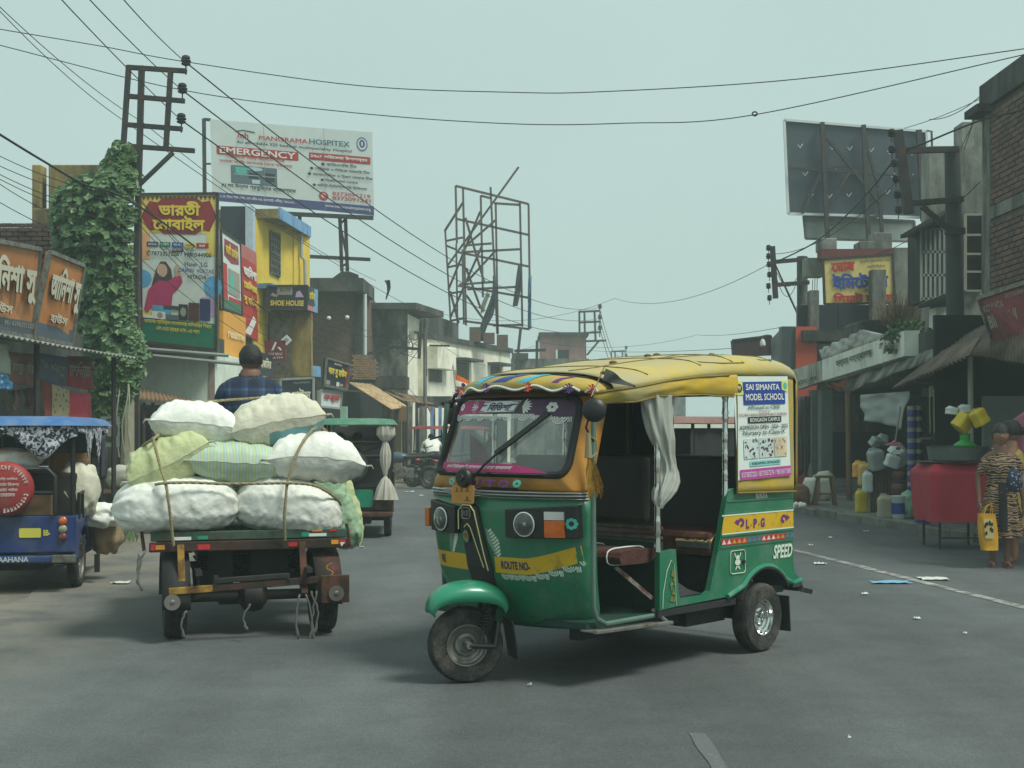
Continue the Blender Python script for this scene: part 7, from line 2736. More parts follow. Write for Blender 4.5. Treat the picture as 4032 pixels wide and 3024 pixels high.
sign('tilted black and red shoe board with yellow letters on the old shopfront',[(1287,1410,33),(1382,1438,33.6),(1366,1534,33.6),(1278,1518,33)],M_NVB,[('দাস সু হাউস',.08,.36,.78,.42,M_YLET,.04),('Mob.97332',.3,.84,.3,.07,M_WHITE,0)],[(R4(.88,0,1,1),M_CRIM),(R4(.05,.06,.22,.22),M_GRLT),(R4(.5,.06,.62,.22),M_WHITE),(R4(.64,.08,.8,.18),M_GRLT)],M_STEEL,th=.12)
sign('white board with blurred red lettering under the tilted black one',[(1262,1536,33),(1346,1548,33.6),(1340,1608,33.6),(1260,1600,33)],M_PWH,[('েজ জুেতা',.15,.35,.75,.45,M_REDP,.05)],frame=M_PIPE,th=.12)
# ---- big hospital hoarding
sg_,fn,bo=sign('large white hospital hoarding with a red emergency strip',[(827,470,40),(1466,521,40),(1473,847,40),(836,788,40)],M_PWH,
     [('MANORAMA',.3,.795,.3,.055,M_REDP,.01),('HOSPITEX',.61,.795,.25,.065,mat('hosp_teal',S(44,96,104),.6),.01),('An affordable 325 bedded multispeciality Hospital',.16,.72,.71,.045,M_DKP,.012),('EMERGENCY',.055,.592,.47,.08,M_WHITE,.015),
      ('েযেকােনা সময় আসেত পাের',.095,.535,.36,.045,M_REDP,.01),('আমরা আিছ আপনার সােথ সবসময়',.05,.475,.45,.05,M_REDP,.01),('24x7 পিরেষবা উপলব্ধঃ',.615,.625,.35,.055,M_WHITE,.02),
      ('● কািডওলিজ িটম',.68,.545,.22,.045,M_DKP,.012),('● েস্ট্রাক ও িনউেরা সাজাির িটম',.61,.475,.37,.05,M_DKP,.012),('● অেথােপিডক ও ট্রমা েকয়ার িটম',.595,.405,.4,.05,M_DKP,.012),('● িক্রিটক্যাল েকয়ার',.675,.345,.23,.045,M_DKP,.012),('● মািল্ট-িডিসিপ্লনাির িচিকৎসা',.625,.275,.335,.05,M_DKP,.012),
      ('8373091219',.745,.195,.235,.045,M_REDP,.01),('8373091241',.745,.14,.235,.045,M_REDP,.01),('AI সহ উন্নত প্রযুিক্তর ক্যাথল্যাব',.06,.165,.46,.07,M_DKP,.02),('২-এ, বহরমপুর েরাড, এন এইচ-৩৪, রানাঘাট, নদীয়া, ৭৪১২০১',.05,.035,.46,.05,M_WHITE,.005),('www.manoramahospitex.org',.7,.035,.28,.045,M_WHITE,.0),('mh',.17,.8,.065,.07,M_REDP,.02),('✆',.675,.15,.03,.06,M_WHITE,.02)],
     [(R4(0,0,1,.105),mat('hosp_purple',S(70,70,126),.55)),(rrect(.035,.54,.575,.685,.01,3),M_REDP),(rrect(.605,.985,.605,.695,.01,3),M_REDP),(rrect(.12,.405,.235,.46,.01,3),mat('cathlab_dark',S(88,104,116),.6)),(circ(.69,.175,.03,.055,14),M_REDP),(circ(.935,.845,.034,.085,20),MATS['hosp_purple']),(circ(.935,.845,.028,.07,20),M_PWH),(circ(.935,.85,.018,.05,16),MATS['hosp_purple']),(circ(.935,.85,.006,.03,8),M_PWH),
      ([(.15,.88),(.2,.905),(.27,.89),(.28,.87),(.2,.89),(.16,.87)],MATS['hosp_teal']),(R4(.15,.36,.22,.44),M_TEALP),(R4(.23,.31,.29,.38),M_DKP),(circ(.27,.43,.05,.025,12),mat('cathlab_pale',S(176,196,206),.6)),(R4(.25,.25,.3,.3),MATS['cathlab_pale']),(R4(.33,.29,.39,.39),M_DKP),(R4(.14,.345,.4,.352),MATS['cathlab_pale'])],None,th=.1,name='hoarding',cat='billboard')
for x_ in(.33,.7):
 q=MB()
 flat(q,R4(x_,0,x_+.0025,1),fn,.055)
 q.build('panel_joint',M_GRLT,bo)
q=MB()
def hb(u0,v0,u1,v1,w=.1,Y=40.15,Y1=None):
 q.bar(P(u0,v0,Y),P(u1,v1,Y1 or Y),w,w)
hb(1338,845,1346,1068);hb(1360,848,1368,1068);hb(1342,900,1366,1010,.07);hb(1340,880,1362,862,.06);hb(1343,1050,1372,1035,.06)
hb(1130,842,1470,858,.12,40.0);hb(1218,1010,1458,1022,.1)
hb(803,468,806,770,.1);hb(803,470,830,472,.08);hb(803,645,830,645,.05)
for u0 in(1000,1180):
 hb(u0,840,u0+4,1090,.1,40.3)
split(q.build('steel_support',M_IRON,sg_))
# ---- dark concrete building under the hoarding
db=T_('building','dark unplastered building with overhanging concrete slab under the hospital hoarding','building',V((-5.6,43,0)))
q=MB()
gbox(q,1150,1428,1140,43,4)
q.build('wall',M_BRK,db)
q=MB()
sbox(q,1396,1428,1150,1420,42.9,.3)
q.build('column',M_DCONC,db)
q=MB()
a_=[P(1160,1100,42),P(1429,1097,42),P(1474,1120,45),P(1160,1120,45)]
zt_=P(0,1094,42).z
q.add([V((p.x,p.y,z))for z in(zt_-.42,zt_)for p in a_],[(0,3,2,1),(4,5,6,7),(0,1,5,4),(1,2,6,5),(2,3,7,6),(3,0,4,7)])
q.add([P(1310,1094,42.2),P(1345,1068,42.2),P(1380,1070,42.2),P(1412,1082,42.2),P(1412,1098,42.2),P(1310,1094,43.2),P(1345,1068,43.2),P(1412,1082,43.2)],[(0,1,2,3,4),(0,5,6,1),(1,6,7,3)])
q.build('roof_slab',M_DCONC,db)
q=MB()
q.cyl(P(1438,1158,42.2),P(1438,1410,42.2),.05,n=8)
q.build('white_pipe',M_PWH,db)
for u_,v_ in((1295,1253),(1367,1250)):
 q=MB()
 q.ball(P(u_,v_,41.8),.07,10,7)
 q.cyl(P(u_,v_,41.8),P(u_-6,v_-6,42.4),.02)
 q.build('bulb',M_PWH,db,smooth=True)
q=MB()
sbox(q,1225,1600,1480,1530,41,1.2)
q.build('balcony_slab',M_DCONC,db)
q=MB()
for i in range(11):
 for j in range(6):
  x_=P(1386,0,40.9).x+.125*j+(i%2)*.06
  z_=P(0,1494,40.9).z+.07*i
  if not(i>8 and j>3):
   q.box(x_,x_+.113,40.85-rnd.uniform(0,.02),41,z_,z_+.058)
q.build('brick',mat('pale_brick',S(158,128,98),.95,var=.3,scale=6),db)['kind']='stuff'
# ---- grey house with slab, then the white house
gh=T_('building','tall grey house with a flat overhanging slab beside the white house','building',V((-4.2,47,0)))
q=MB()
gbox(q,1446,1605,1200,46,4)
q.build('wall',M_CONC,gh)
q=MB()
fac(q,(P(1606,0,46).x,46),(P(1662,0,49).x,49),0,P(0,1236,46).z,.3)
q.build('side_wall',M_WWALL,gh)
q=MB()
a_=[P(1440,0,45.6),P(1640,0,45.6),P(1747,0,49),P(1440,0,50)]
zt_=P(0,1196,46).z
q.add([V((p.x,p.y,z))for z in(zt_-.22,zt_)for p in a_],[(0,3,2,1),(4,5,6,7),(0,1,5,4),(1,2,6,5),(2,3,7,6),(3,0,4,7)])
q.build('roof_slab',M_DCONC,gh)
wh=T_('building','weathered white house with shaded windows and sooty parapet','building',V((-1.6,52,0)))
A,B_=V((-3.16,48,0)),V((-.08,57.2,0))
q=MB()
fac(q,A.xy,B_.xy,0,4.72,4)
q.build('wall',M_WWALL,wh)
q=MB()
fac(q,(A.x+.05,A.y-.12),(B_.x+.14,B_.y-.02),4.72,4.92,4.2)
q.build('parapet',M_DCONC,wh)
q=MB()
fac(q,(A.x-.4,A.y+.6),(B_.x-2.2,B_.y-1.0),4.9,5.9,2)
q.build('stair_room',M_DCONC,wh)
dW=(B_-A).normalized()
nW=V((dW.y,-dW.x,0))
def wpt(u_):  # point on the white facade under column u
 k_=(u_-U0)/F
 t_=(k_*A.y-A.x)/(dW.x-k_*dW.y)
 return A+dW*t_
for i,(u0_,u1_,v0_,v1_,shade)in enumerate(((1689,1734,1412,1500,0),(1799,1841,1425,1502,1),(1932,1968,1442,1494,1))):
 a,b=wpt(u0_),wpt(u1_)
 z0_,z1_=H-(v1_-V0)/F*a.y,H-(v0_-V0)/F*a.y
 q=MB()
 q.add([a+nW*.02+V((0,0,z0_)),b+nW*.02+V((0,0,z0_)),b+nW*.02+V((0,0,z1_)),a+nW*.02+V((0,0,z1_))],[(0,1,2,3)])
 wo=q.build('window',mat('dusty_pane',S(66,70,66),.4,var=.2),wh)
 q=MB()
 for k in range(5):
  p=a.lerp(b,k/4)+nW*.05
  q.bar(p+V((0,0,z0_)),p+V((0,0,z1_)),.035,.035)
 for k in range(4):
  z_=z0_+(z1_-z0_)*k/3
  q.bar(a+nW*.05+V((0,0,z_)),b+nW*.05+V((0,0,z_)),.035,.035)
 q.build('window_frame',M_BRN,wo)
 if shade:
  q=MB()
  q.obox((a+b)/2+nW*.25+V((0,0,z1_+.1)),(b-a)*.85,nW*.28,V((0,0,.05)))
  q.build('sunshade',M_DCONC,wh)
q=MB()
a,b=wpt(1682),wpt(1756)
q.obox((a+b)/2+nW*.2+V((0,0,4.05)),(b-a)*.5,nW*.22,V((0,0,.42)))
q.build('balcony_box',M_WWALL,wh,bevel=.03)
for i,(u_,v0_,v1_)in enumerate(((1870,1288,1345),(1925,1310,1352),(1978,1318,1378))):
 q=MB()
 sbox(q,u_-22,u_+22,v0_,v1_,52.5,.5)
 q.build('brick_plinth',M_BRK,wh)
# shop awnings and dark fronts below
def awning(label,pts,m_,n_=12,posts=True,par=None):
 c=[P(*p)for p in pts]
 root=T_('awning',label,'awning',V(((c[2].x+c[3].x)/2,c[2].y,0)))
 q=MB()
 corr(q,c[0],c[1],c[2],c[3],n_,.022)
 q.build('sheet',m_,root,smooth=True,angle=180,solid=.01)
 if posts:
  for p in(c[2],c[3]):
   MB().cyl(V((p.x,p.y,0)),p,.035,n=8).build('post',M_IRON,root)
 return root
awning('sloping tan sheet awning in front of the old shops',[(1373,1505,38),(1459,1513,40),(1601,1601,37),(1543,1612,35)],mat('tan_sheet',S(186,160,118),.8,var=.18,scale=2,dirt=S(130,96,72),dirt_amt=.4),8)
awning('low brown sheet awning running on towards the white house',[(1500,1535,41),(1640,1560,47),(1710,1592,46),(1590,1580,39)],M_CORR,12)
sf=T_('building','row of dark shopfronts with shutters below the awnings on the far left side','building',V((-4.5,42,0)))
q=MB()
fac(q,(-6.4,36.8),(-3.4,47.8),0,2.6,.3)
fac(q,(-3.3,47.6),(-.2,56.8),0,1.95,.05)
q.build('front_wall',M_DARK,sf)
for i,(u_,w_,m_)in enumerate(((1520,14,M_CONC),(1568,12,M_OLD),(1612,10,M_CONC),(1660,9,M_CONC),(1352,12,mat('mint_wall',S(150,190,172),.8,var=.1)),(1700,6,M_BLUT),(1732,6,M_BLUT))):
 q=MB()
 gbox(q,u_-w_,u_+w_,1600,36.5+i*.8 if i<4 else 36,.3)
 q.build('pier',m_,sf)
q=MB()
sbox(q,1640,1780,1560,1606,46,.1)
q.build('fascia',M_CONC,sf)
q=MB()
sbox(q,1570,1600,1600,1660,36.2,.05)
q.build('shutter',M_CORR,sf)
banner('small orange flag hanging from the shopfront beyond the awnings',[(1682,1600,43),(1712,1604,43),(1706,1662,43),(1698,1640,43)],mat('orange_flag',S(190,96,56),.8),cat='cloth')
# ---- bare hoarding frame on the white house roof
FY=53.0
fr_=T_('bare_hoarding','bare rusty hoarding frame with torn banner strips on the roof','hoarding frame',P(1900,1370,FY))
M_FRAME=mat('brown_steel',S(84,66,58),.7,var=.25,scale=3)
def k3(x,y):return 1700+.4822*x,650+.4822*y
def fb3(a,b,w=.085,y0=.0,y1=.0):
 q_=MB()
 q_.bar(P(*k3(*a),FY+y0),P(*k3(*b),FY+y1),w,w)
 q_.build('strut',M_FRAME,fr_)
for a,b in(((195,170),(205,640)),((195,170),(790,318)),((790,318),(805,1335)),((255,185),(280,1310)),((480,180),(535,1380)),((522,310),(540,1380)),((720,305),(740,1320)),((400,250),(418,1080)),((510,312),(720,325)),((400,250),(480,270)),
             ((205,440),(790,570)),((210,710),(790,828)),((215,985),(800,1085)),((270,710),(720,687)),((225,975),(500,955)),((290,1015),(690,995)),((270,1275),(800,1340)),((290,655),(490,640)),((500,1310),(740,1305))):
 fb3(a,b)
for a,b in(((110,540),(160,1370)),((200,645),(210,1310)),((250,690),(262,1300)),((105,540),(255,305)),((115,620),(260,590)),((125,660),(200,690)),((130,835),(250,810)),((140,1050),(260,1030)),((160,1270),(270,1250))):
 fb3(a,b,.075,1.6,1.2)
for a,b in(((710,15),(130,820)),((395,380),(135,1020)),((520,450),(290,650)),((275,430),(430,960)),((520,700),(290,950)),((280,840),(400,1170)),((410,660),(150,1250)),((280,1060),(430,1270)),((150,1030),(220,1290))):
 fb3(a,b,.07,.5,1.0)
def rag(label,pts,m_):
 c=[P(*k3(*p),FY-.1)for p in pts]
 n_=len(c)//2
 root=T_('torn_banner',label,'torn banner',c[-1])
 q=MB()
 L_,R_2=c[:n_],c[n_:][::-1]
 L_,R_2=smooth_path(L_,4),smooth_path(R_2,4)
 vs=[]
 for k in range(len(L_)):
  for j in range(5):
   vs.append(L_[k].lerp(R_2[k],j/4)+V((0,.12*math.sin(j*1.9+k*.6),0)))
 q.add(vs,[(k*5+j,k*5+j+1,(k+1)*5+j+1,(k+1)*5+j)for k in range(len(L_)-1)for j in range(4)])
 q.build('cloth',m_,root,smooth=True,angle=180,solid=.01)
M_RAGD=mat('dark_rag_cloth',S(54,60,60),.85,var=.3)
rag('long dark torn banner strip draped down the middle of the bare frame',[(500,900),(490,1050),(440,1200),(400,1300),(370,1430),(420,1440),(450,1320),(510,1200),(520,1050),(515,905)],M_RAGD)
rag('black torn strip hanging at the side bay of the bare frame',[(705,815),(690,920),(675,1050),(660,1155),(700,1150),(722,1050),(735,920),(730,820)],M_RAGD)
rag('pale blue torn strip at the foot of the bare frame edge',[(790,900),(785,1050),(785,1200),(785,1340),(815,1335),(812,1200),(812,1050),(815,900)],mat('blue_rag',S(70,110,140),.8,var=.4,scale=3))
rag('grey and ochre torn scrap in the middle of the bare frame',[(450,1035),(425,1090),(405,1150),(400,1210),(425,1200),(440,1150),(460,1100),(475,1050)],mat('grey_rag',S(140,146,130),.8,var=.4,scale=3))
# ================================================================ RIGHT SIDE
# ---- brick house at the edge: facade along the street, built brick by brick where it shows
BX=7.62
bh=T_('building','tall unplastered brick building at the right edge','building',V((BX,20,0)))
M_BRICK=[mat('brick_%d'%i,c_,.95,var=.3,scale=9,dirt=S(62,58,54),dirt_amt=.35,dirt_scale=1.2)for i,c_ in enumerate((S(104,84,76),S(92,76,70),S(114,90,78)))]
q=MB()
q.box(BX+.03,BX+6,12,21.2,0,6.55)
q.build('mortar_core',mat('mortar',S(88,84,76),.95,var=.2),bh)
q=MB()
q.box(BX-.02,BX+.3,21.0,21.32,0,6.7)
q.build('corner_column',M_CONC,bh)
q=MB()
q.box(BX-.06,BX+6,11.9,21.35,6.55,6.95)
q.box(BX-.25,BX+6,20.9,21.5,6.45,6.57)
q.build('roof_parapet',M_DCONC,bh)
q=MB()
q.box(BX-.004,BX+.1,12,21.0,4.75,4.95)
q.build('lintel_band',M_CONC,bh)
me_b=[]
for i in range(3):
 q=MB().box(0,.06,0,.235,0,.072)
 me_b.append(q.build('brick',M_BRICK[i],bh,world=False))
 me_b[-1].location=V((BX,20.7,3.0+.09*i))-OFF[bh.name]
nb_,rest=0,MB()
for iz in range(72):
 z_=.3+.088*iz
 if 4.66<z_<4.95 or z_>6.44:
  continue
 for iy in range(34):
  y_=20.72-.25*iy+(iz%2)*.12
  x_=BX-rnd.uniform(.002,.016)
  if y_>18.85 and 3.05<z_<6.45 and nb_<296:
   o=me_b[rnd.randrange(3)].copy()
   COL.objects.link(o)
   o.location=V((x_,y_,z_))-OFF[bh.name]
   nb_+=1
  elif y_>17.5 or z_>5:
   rest.box(x_,x_+.06,y_,y_+.235,z_,z_+.072)
rest.build('more_bricks',M_BRICK[1],bh)['kind']='stuff'
M_LCONC=PL('pale_concrete',S(150,152,142),S(92,94,88),.5)
M_DPOLE=mat('dark_pole',S(58,60,58),.8,var=.2,scale=3)
M_CORD=mat('grey_brown_sheet',S(104,92,80),.8,var=.2,scale=2,dirt=S(80,66,56),dirt_amt=.4)
# ---- old grey house with bay window
oh=T_('building','old grey house with a glazed bay window and sagging eave','building',V((8,25,0)))
HY=24.0
q=MB()
sbox(q,3660,3905,575,1560,HY+.8,.5)
q.build('wall',M_LCONC,oh)
q=MB()
sbox(q,3790,3892,480,590,HY+.9,.5)
sbox(q,3862,3896,430,485,HY+.9,.5)
q.build('stair_head',M_LCONC,oh)
q=MB()
sbox(q,3626,3756,890,1190,HY,.8)
q.build('bay',M_DCONC,oh)
for i in range(7):
 for j in range(3):
  q=MB()
  u_=3630+18*i
  sbox(q,u_,u_+15,905+92*j,905+92*j+84,HY-.03,.03)
  q.build('pane',mat('old_pane',S(120,130,124),.25,var=.3,scale=2),oh)
q=MB()
for i in range(8):
 u_=3627.5+18*i
 q.bar(P(u_,895,HY-.05),P(u_,1185,HY-.05),.03,.04)
for j in range(4):
 q.bar(P(3627,900+92*j,HY-.05),P(3756,900+92*j,HY-.05),.03,.04)
q.build('window_bars',mat('pale_bars',S(150,156,150),.7,var=.15),oh)
q=MB()
q.add([P(3545,940,HY-.7),P(3740,835,HY-.9),P(3760,850,HY+.9),P(3600,930,HY+.9),P(3545,925,HY-.7),P(3740,815,HY-.9),P(3760,830,HY+.9),P(3600,915,HY+.9)],[(0,1,2,3),(7,6,5,4),(0,4,5,1),(1,5,6,2),(2,6,7,3),(3,7,4,0)])
q.add([P(3614,1215,HY-.5),P(3760,1160,HY-.7),P(3770,1190,HY+.8),P(3640,1200,HY+.8),P(3614,1200,HY-.5),P(3760,1142,HY-.7),P(3770,1172,HY+.8),P(3640,1185,HY+.8)],[(0,1,2,3),(7,6,5,4),(0,4,5,1),(1,5,6,2),(2,6,7,3),(3,7,4,0)])
q.build('eave',M_DCONC,oh)
q=MB()
sbox(q,3803,3868,850,1140,HY+.76,.03)
w_=q.build('window',M_DARK,oh)
q=MB()
for u_ in(3799,3872):
 q.bar(P(u_,845,HY+.7),P(u_,1145,HY+.7),.06,.06)
for v_ in(845,925,1000,1070,1145):
 q.bar(P(3799,v_,HY+.7),P(3872,v_,HY+.7),.035,.04)
q.build('window_frame',M_GRLT,w_)
q=MB()
sbox(q,3686,3766,1210,1560,HY-.2,.4)
q.build('pale_pillar',M_PALE,oh)
# ---- concrete frame house behind: yellow gift shop sign, lintels, posts, black panels
cf=T_('building','half-built concrete upper storey behind the yellow gift shop sign','building',V((8,29,0)))
CY=29.0
q=MB()
sbox(q,3234,3520,980,1018,CY,.4)
q.build('red_lintel',mat('red_oxide',S(104,54,54),.85,var=.2),cf)
for a in((3231,3296,937,985),(3383,3448,950,982),(3440,3514,915,982)):
 q=MB()
 sbox(q,*a,CY+.05,.5)
 q.build('column_stub',M_CONC,cf,bevel=.02)
q=MB()
sbox(q,3521,3632,975,1210,CY+.3,.4)
sbox(q,3170,3240,1015,1090,CY+.3,.3)
sbox(q,3150,3700,1200,1700,CY+.5,.4)
q.build('wall',M_LCONC,cf)
q=MB()
sbox(q,3160,3420,1300,1342,CY-.85,1.1)
q.build('ledge',M_DCONC,cf)
for a in((3190,3226,1142,1303),(3434,3490,1060,1290)):
 q=MB()
 sbox(q,*a,CY-.5,.3)
 q.build('column',M_CONC,cf,bevel=.015)
q=MB()
for k in range(3):
 q.cyl(P(3199+9*k,1142,CY-.4),P(3200+9*k,1100-6*k,CY-.4),.008,n=5)
q.build('rebar',M_RUST,cf)
for a in((3140,3189),(3227,3300),(3301,3440),(3491,3610)):
 q=MB()
 sbox(q,a[0],a[1]-2,1202,1305,CY-.25,.05)
 q.build('black_panel',mat('black_sheet',S(34,40,48),.5,var=.12),cf)
sg_,fn,bo=sign('yellow painted gift shop sign with red and blue lettering',[(3240,1021,CY-.15),(3513,1002,CY-.15),(3524,1192,CY-.15),(3247,1198,CY-.15)],mat('sign_yellow',S(218,196,122),.7,var=.1,dirt=S(186,166,110),dirt_amt=.3),
     [('েঘাষ',.11,.7,.34,.22,M_REDP,.04),('স্বর্গীয় রামেগাপাল েঘাষ',.52,.83,.44,.1,M_DKP,0),('প্রিতিষ্ঠত',.62,.72,.26,.09,M_DKP,0),('ইিমেটশন',.12,.3,.8,.36,M_BLUEP,.04),('এবং',.56,.24,.07,.06,M_DKP,0),('িগফট হাউস',.12,.0,.86,.24,M_REDP,.04)],frame=M_IRON,th=.08)
# ---- big hoarding seen from behind
HBY=33.0
hbk=T_('hoarding','dark back of a big billboard braced with steel posts','billboard',P(3380,900,HBY))
q=MB()
cs_=[P(3087,473,HBY),P(3646,519,HBY),P(3665,858,HBY),P(3103,842,HBY)]
q.add(cs_+[p+V((0,.05,0))for p in cs_],[(0,1,2,3),(7,6,5,4),(0,4,5,1),(1,5,6,2),(2,6,7,3),(3,7,4,0)])
q.build('back_sheet',mat('dark_grey_sheet',S(62,72,80),.7,var=.12,scale=1.2),hbk)
q=MB()
for a,b in((0,1),(1,2),(2,3),(3,0)):
 q.bar(cs_[a]-V((0,.02,0)),cs_[b]-V((0,.02,0)),.06,.06)
q.build('edge_strip',M_PWH,hbk)
for a,b,w in(((3237,482),(3258,935),.1),((3400,492),(3420,940),.1),((3617,512),(3636,870),.12),((3237,520),(3472,808),.07),((3400,530),(3460,740),.07),((3103,660),(3665,700),.05),((3240,660),(3160,840),.06),((3350,670),(3260,815),.06),((3463,750),(3472,915),.08),((3262,885),(3475,848),.07),((3420,700),(3410,860),.07),((3250,660),(3340,650),.05)):
 q=MB()
 q.bar(P(*a,HBY-.15),P(*b,HBY-.15),w,w)
 q.build('strut',M_IRON,hbk)
q=MB()
for i,(u_,v_)in enumerate(((3150,582),(3276,590),(3345,592),(3430,598),(3502,606),(3590,612),(3170,692),(3283,680),(3360,686),(3512,698),(3586,700),(3192,778),(3266,780),(3342,775),(3494,764))):
 p=P(u_,v_,HBY-.06)
 q.tube([p+V((-.05,0,.08)),p,p+V((.07,0,.1))],.012,4)
q.build('torn_hole',M_PWH,hbk)['kind']='stuff'
sg_,fn,bo=sign('crumpled silvery sheet below the billboard back',[(3163,850,HBY+.6),(3600,870,HBY+.6),(3605,952,HBY+.6),(3172,940,HBY+.6)],mat('silver_sheet',S(150,160,156),.4,metal=.2,var=.35,scale=1.4),frame=M_STEEL,name='tin_sheet',cat='tin sheet',th=.04)
q=MB()
q.tube([P(3648,515,HBY+.1),P(3668,517,HBY+.1),P(3670,585,HBY+.1)],.03,6)
q.build('hook_bar',M_IRON,hbk)
# ---- poles on the right
rp2=T_('utility_pole','thick concrete power pole with cross arms in front of the old house','utility pole',V((P(3760,0,22).x,22,0)))
q=MB()
q.cyl(V((P(3775,0,22).x,22,0)),P(3750,590,22),.17,.13,n=14)
q.build('mast',M_DPOLE,rp2,smooth=True,angle=40)
def rbar(par,name,a,b,Y,w,Y1=None):
 q_=MB()
 q_.bar(P(*a,Y),P(*b,Y1 or Y),w,w)
 return q_.build(name,M_IRON,par)
for a,b,w in(((3545,594),(3774,588),.09),((3576,802),(3792,784),.09),((3534,514),(3578,840),.14),((3630,812),(3742,910),.08),((3722,912),(3798,910),.1)):
 rbar(rp2,'cross_arm',a,b,21.8,w)
for u_,v_ in((3511,536),(3512,600),(3522,655),(3528,716),(3534,778),(3538,838)):
 insulator(P(u_,v_,21.7),rp2,.8)
lp2=T_('utility_pole','slender pole with insulators beyond the black panels','utility pole',V((P(3160,0,30.5).x,30.5,0)))
q=MB()
q.cyl(V((P(3166,0,30.5).x,30.5,0)),P(3158,1010,30.5),.14,.12,n=12)
q.build('mast',M_CONC,lp2,smooth=True,angle=40)
for a,b,w in(((3042,1032),(3180,1020),.09),((3052,1122),(3186,1112),.09),((3041,970),(3054,1175),.11),((3052,1040),(3136,1225),.03)):
 rbar(lp2,'cross_arm',a,b,30.3,w)
for u_,v_ in((3026,985),(3026,1018),(3028,1050),(3030,1090),(3026,1135),(3030,1182)):
 insulator(P(u_,v_,30.2),lp2,.8)
# ---- black shop box with orange flank, maroon sign and lamp
bb=T_('building','modern black shop front box with an orange side wall','building',V((6.6,30,0)))
q=MB()
gbox(q,3078,3132,1285,28.3,.3)
q.build('pillar',mat('graphite_panel',S(72,80,80),.5,var=.12),bb)
q=MB()
gbox(q,3134,3216,1286,28.25,.3)
q.build('orange_wall',mat('orange_wall',S(186,82,58),.7,var=.08),bb)
q=MB()
fac(q,(P(3036,0,32).x,32),(P(3079,0,28.3).x,28.3),2.6,P(0,1290,28.3).z,.2)
q.build('fascia',MATS['graphite_panel'],bb)
sign('dark maroon projecting signboard beyond the yellow canopy',[(2884,1340,33),(3036,1322,33),(3036,1396,33),(2890,1402,33)],mat('dim_maroon',S(66,42,46),.5,var=.2),frame=M_IRON,th=.3)
sl_=T_('street_lamp','white bulb lamp hanging in front of the maroon signboard','lamp',P(3003,1365,32.5))
q=MB()
q.lathe([(.001,.1),(.04,.08),(.065,.02),(.07,-.06),(.05,-.09),(.001,-.09)],P(3003,1350,32.5),(0,0,1),14)
q.build('lamp_shade',M_PWH,sl_,smooth=True)
q=MB()
q.tube([P(3003,1335,32.5),P(3003,1322,32.7),P(3025,1318,33)],.012,5)
q.build('bracket',M_IRON,sl_)
# ---- shop row with white fascia
sr=T_('building','shop row with a white painted fascia and dark open fronts','building',V((7,27,0)))
def rline(Y):return 6.1+.082*(Y-20.6)
fq=[(3118,1457,27.6),(3232,1420,25.6),(3235,1501,25.6),(3130,1537,27.6)]
sign('dirty short end of the white shop fascia',fq,PL('dirty_white',S(204,204,192),S(120,120,110),.5),[('স্টোর',.1,.1,.8,.3,M_DCONC,0)],th=.2)
sign('white shop fascia with weathered letters below the corrugated sheet',[(3236,1418,25.5),(3560,1302,20.6),(3560,1402,20.6),(3238,1500,25.5)],PL('fascia_white',S(224,228,218),S(170,174,164),.3),[('তন্ময় বস্ত্রালয়',.22,.35,.45,.36,M_CONC,.03)],th=.25)
q=MB()
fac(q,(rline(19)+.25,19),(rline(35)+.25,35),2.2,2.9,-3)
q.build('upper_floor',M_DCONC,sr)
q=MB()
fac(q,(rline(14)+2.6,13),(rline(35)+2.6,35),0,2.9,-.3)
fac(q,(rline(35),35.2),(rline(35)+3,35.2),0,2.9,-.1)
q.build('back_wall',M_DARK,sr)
for u_,w_,Y_ in((3208,12,27.5),(3256,22,26.5),(3150,10,30)):
 q=MB()
 gbox(q,u_-w_,u_+w_,1535,Y_,.3)
 q.build('pier',mat('grey_green_pier',S(98,108,100),.8,var=.15),sr)
q=MB()
q.cyl(V((P(3345,0,24).x,24,.1)),P(3337,1525,24),.055,.045,n=8)
q.build('post',M_CARD2,sr)
awning('galvanised corrugated sheets lying above the white fascia',[(3225,1378,26.5),(3400,1298,24),(3500,1322,22.5),(3236,1416,25.6)],M_CORG,5,posts=False)
awning('grey cloth awning along the shop row with a red-brown end',[(3335,1488,24.5),(3700,1370,19),(3715,1400,18.4),(3330,1545,23.8)],M_CONC,3,posts=False)
awning('low rusty corrugated awning over the plastic goods stall',[(3712,1384,18.5),(3860,1330,15.6),(3812,1404,15.0),(3513,1530,20)],M_CORD,22,posts=False)
awning('brown corrugated roof above the snack table',[(3760,1345,19),(4080,1180,15),(4080,1440,14.2),(3712,1385,18.2)],M_CORD,30,posts=False)
nst=T_('market_stall','dim snack stall behind the red table','stall',V((6.6,17,.11)))
q=MB()
q.box(6.3,9,17.6,17.7,.1,1.85)
q.build('back_panel',mat('grey_panel',S(104,110,104),.85,var=.15),nst)
q=MB()
q.box(5.9,9,18.4,18.5,.1,3.0)
q.box(7.3,7.4,13,18.4,.1,2.9)
q.build('dark_back',M_DARK,nst)
q=MB()
q.cyl(V((P(3828,0,16.4).x,16.4,0)),P(3820,1405,16.4),.035,n=8)
q.build('post',M_GRLT,nst)
sign('faded red eatery board with greyed lettering at the edge of the street',[(3853,1175,16.2),(4060,1105,14.8),(4075,1370,14.8),(3930,1400,16.2)],mat('faded_red_board',S(132,58,62),.7,var=.15,dirt=S(96,62,62),dirt_amt=.4),[('KOLKATA',.07,.74,.42,.12,M_GRLT,.02),('BIRYANI',.1,.46,.62,.22,M_GRLT,.03),('RESTAURANT',.55,.86,.42,.07,M_GRLT,0)],[(R4(.15,.36,.5,.42),mat('ochre_strip',S(160,104,66),.7)),(R4(.5,.26,.95,.42),mat('sage_panel',S(100,128,104),.7)),(R4(.2,.02,.98,.1),M_GRLT)],frame=M_STEEL)
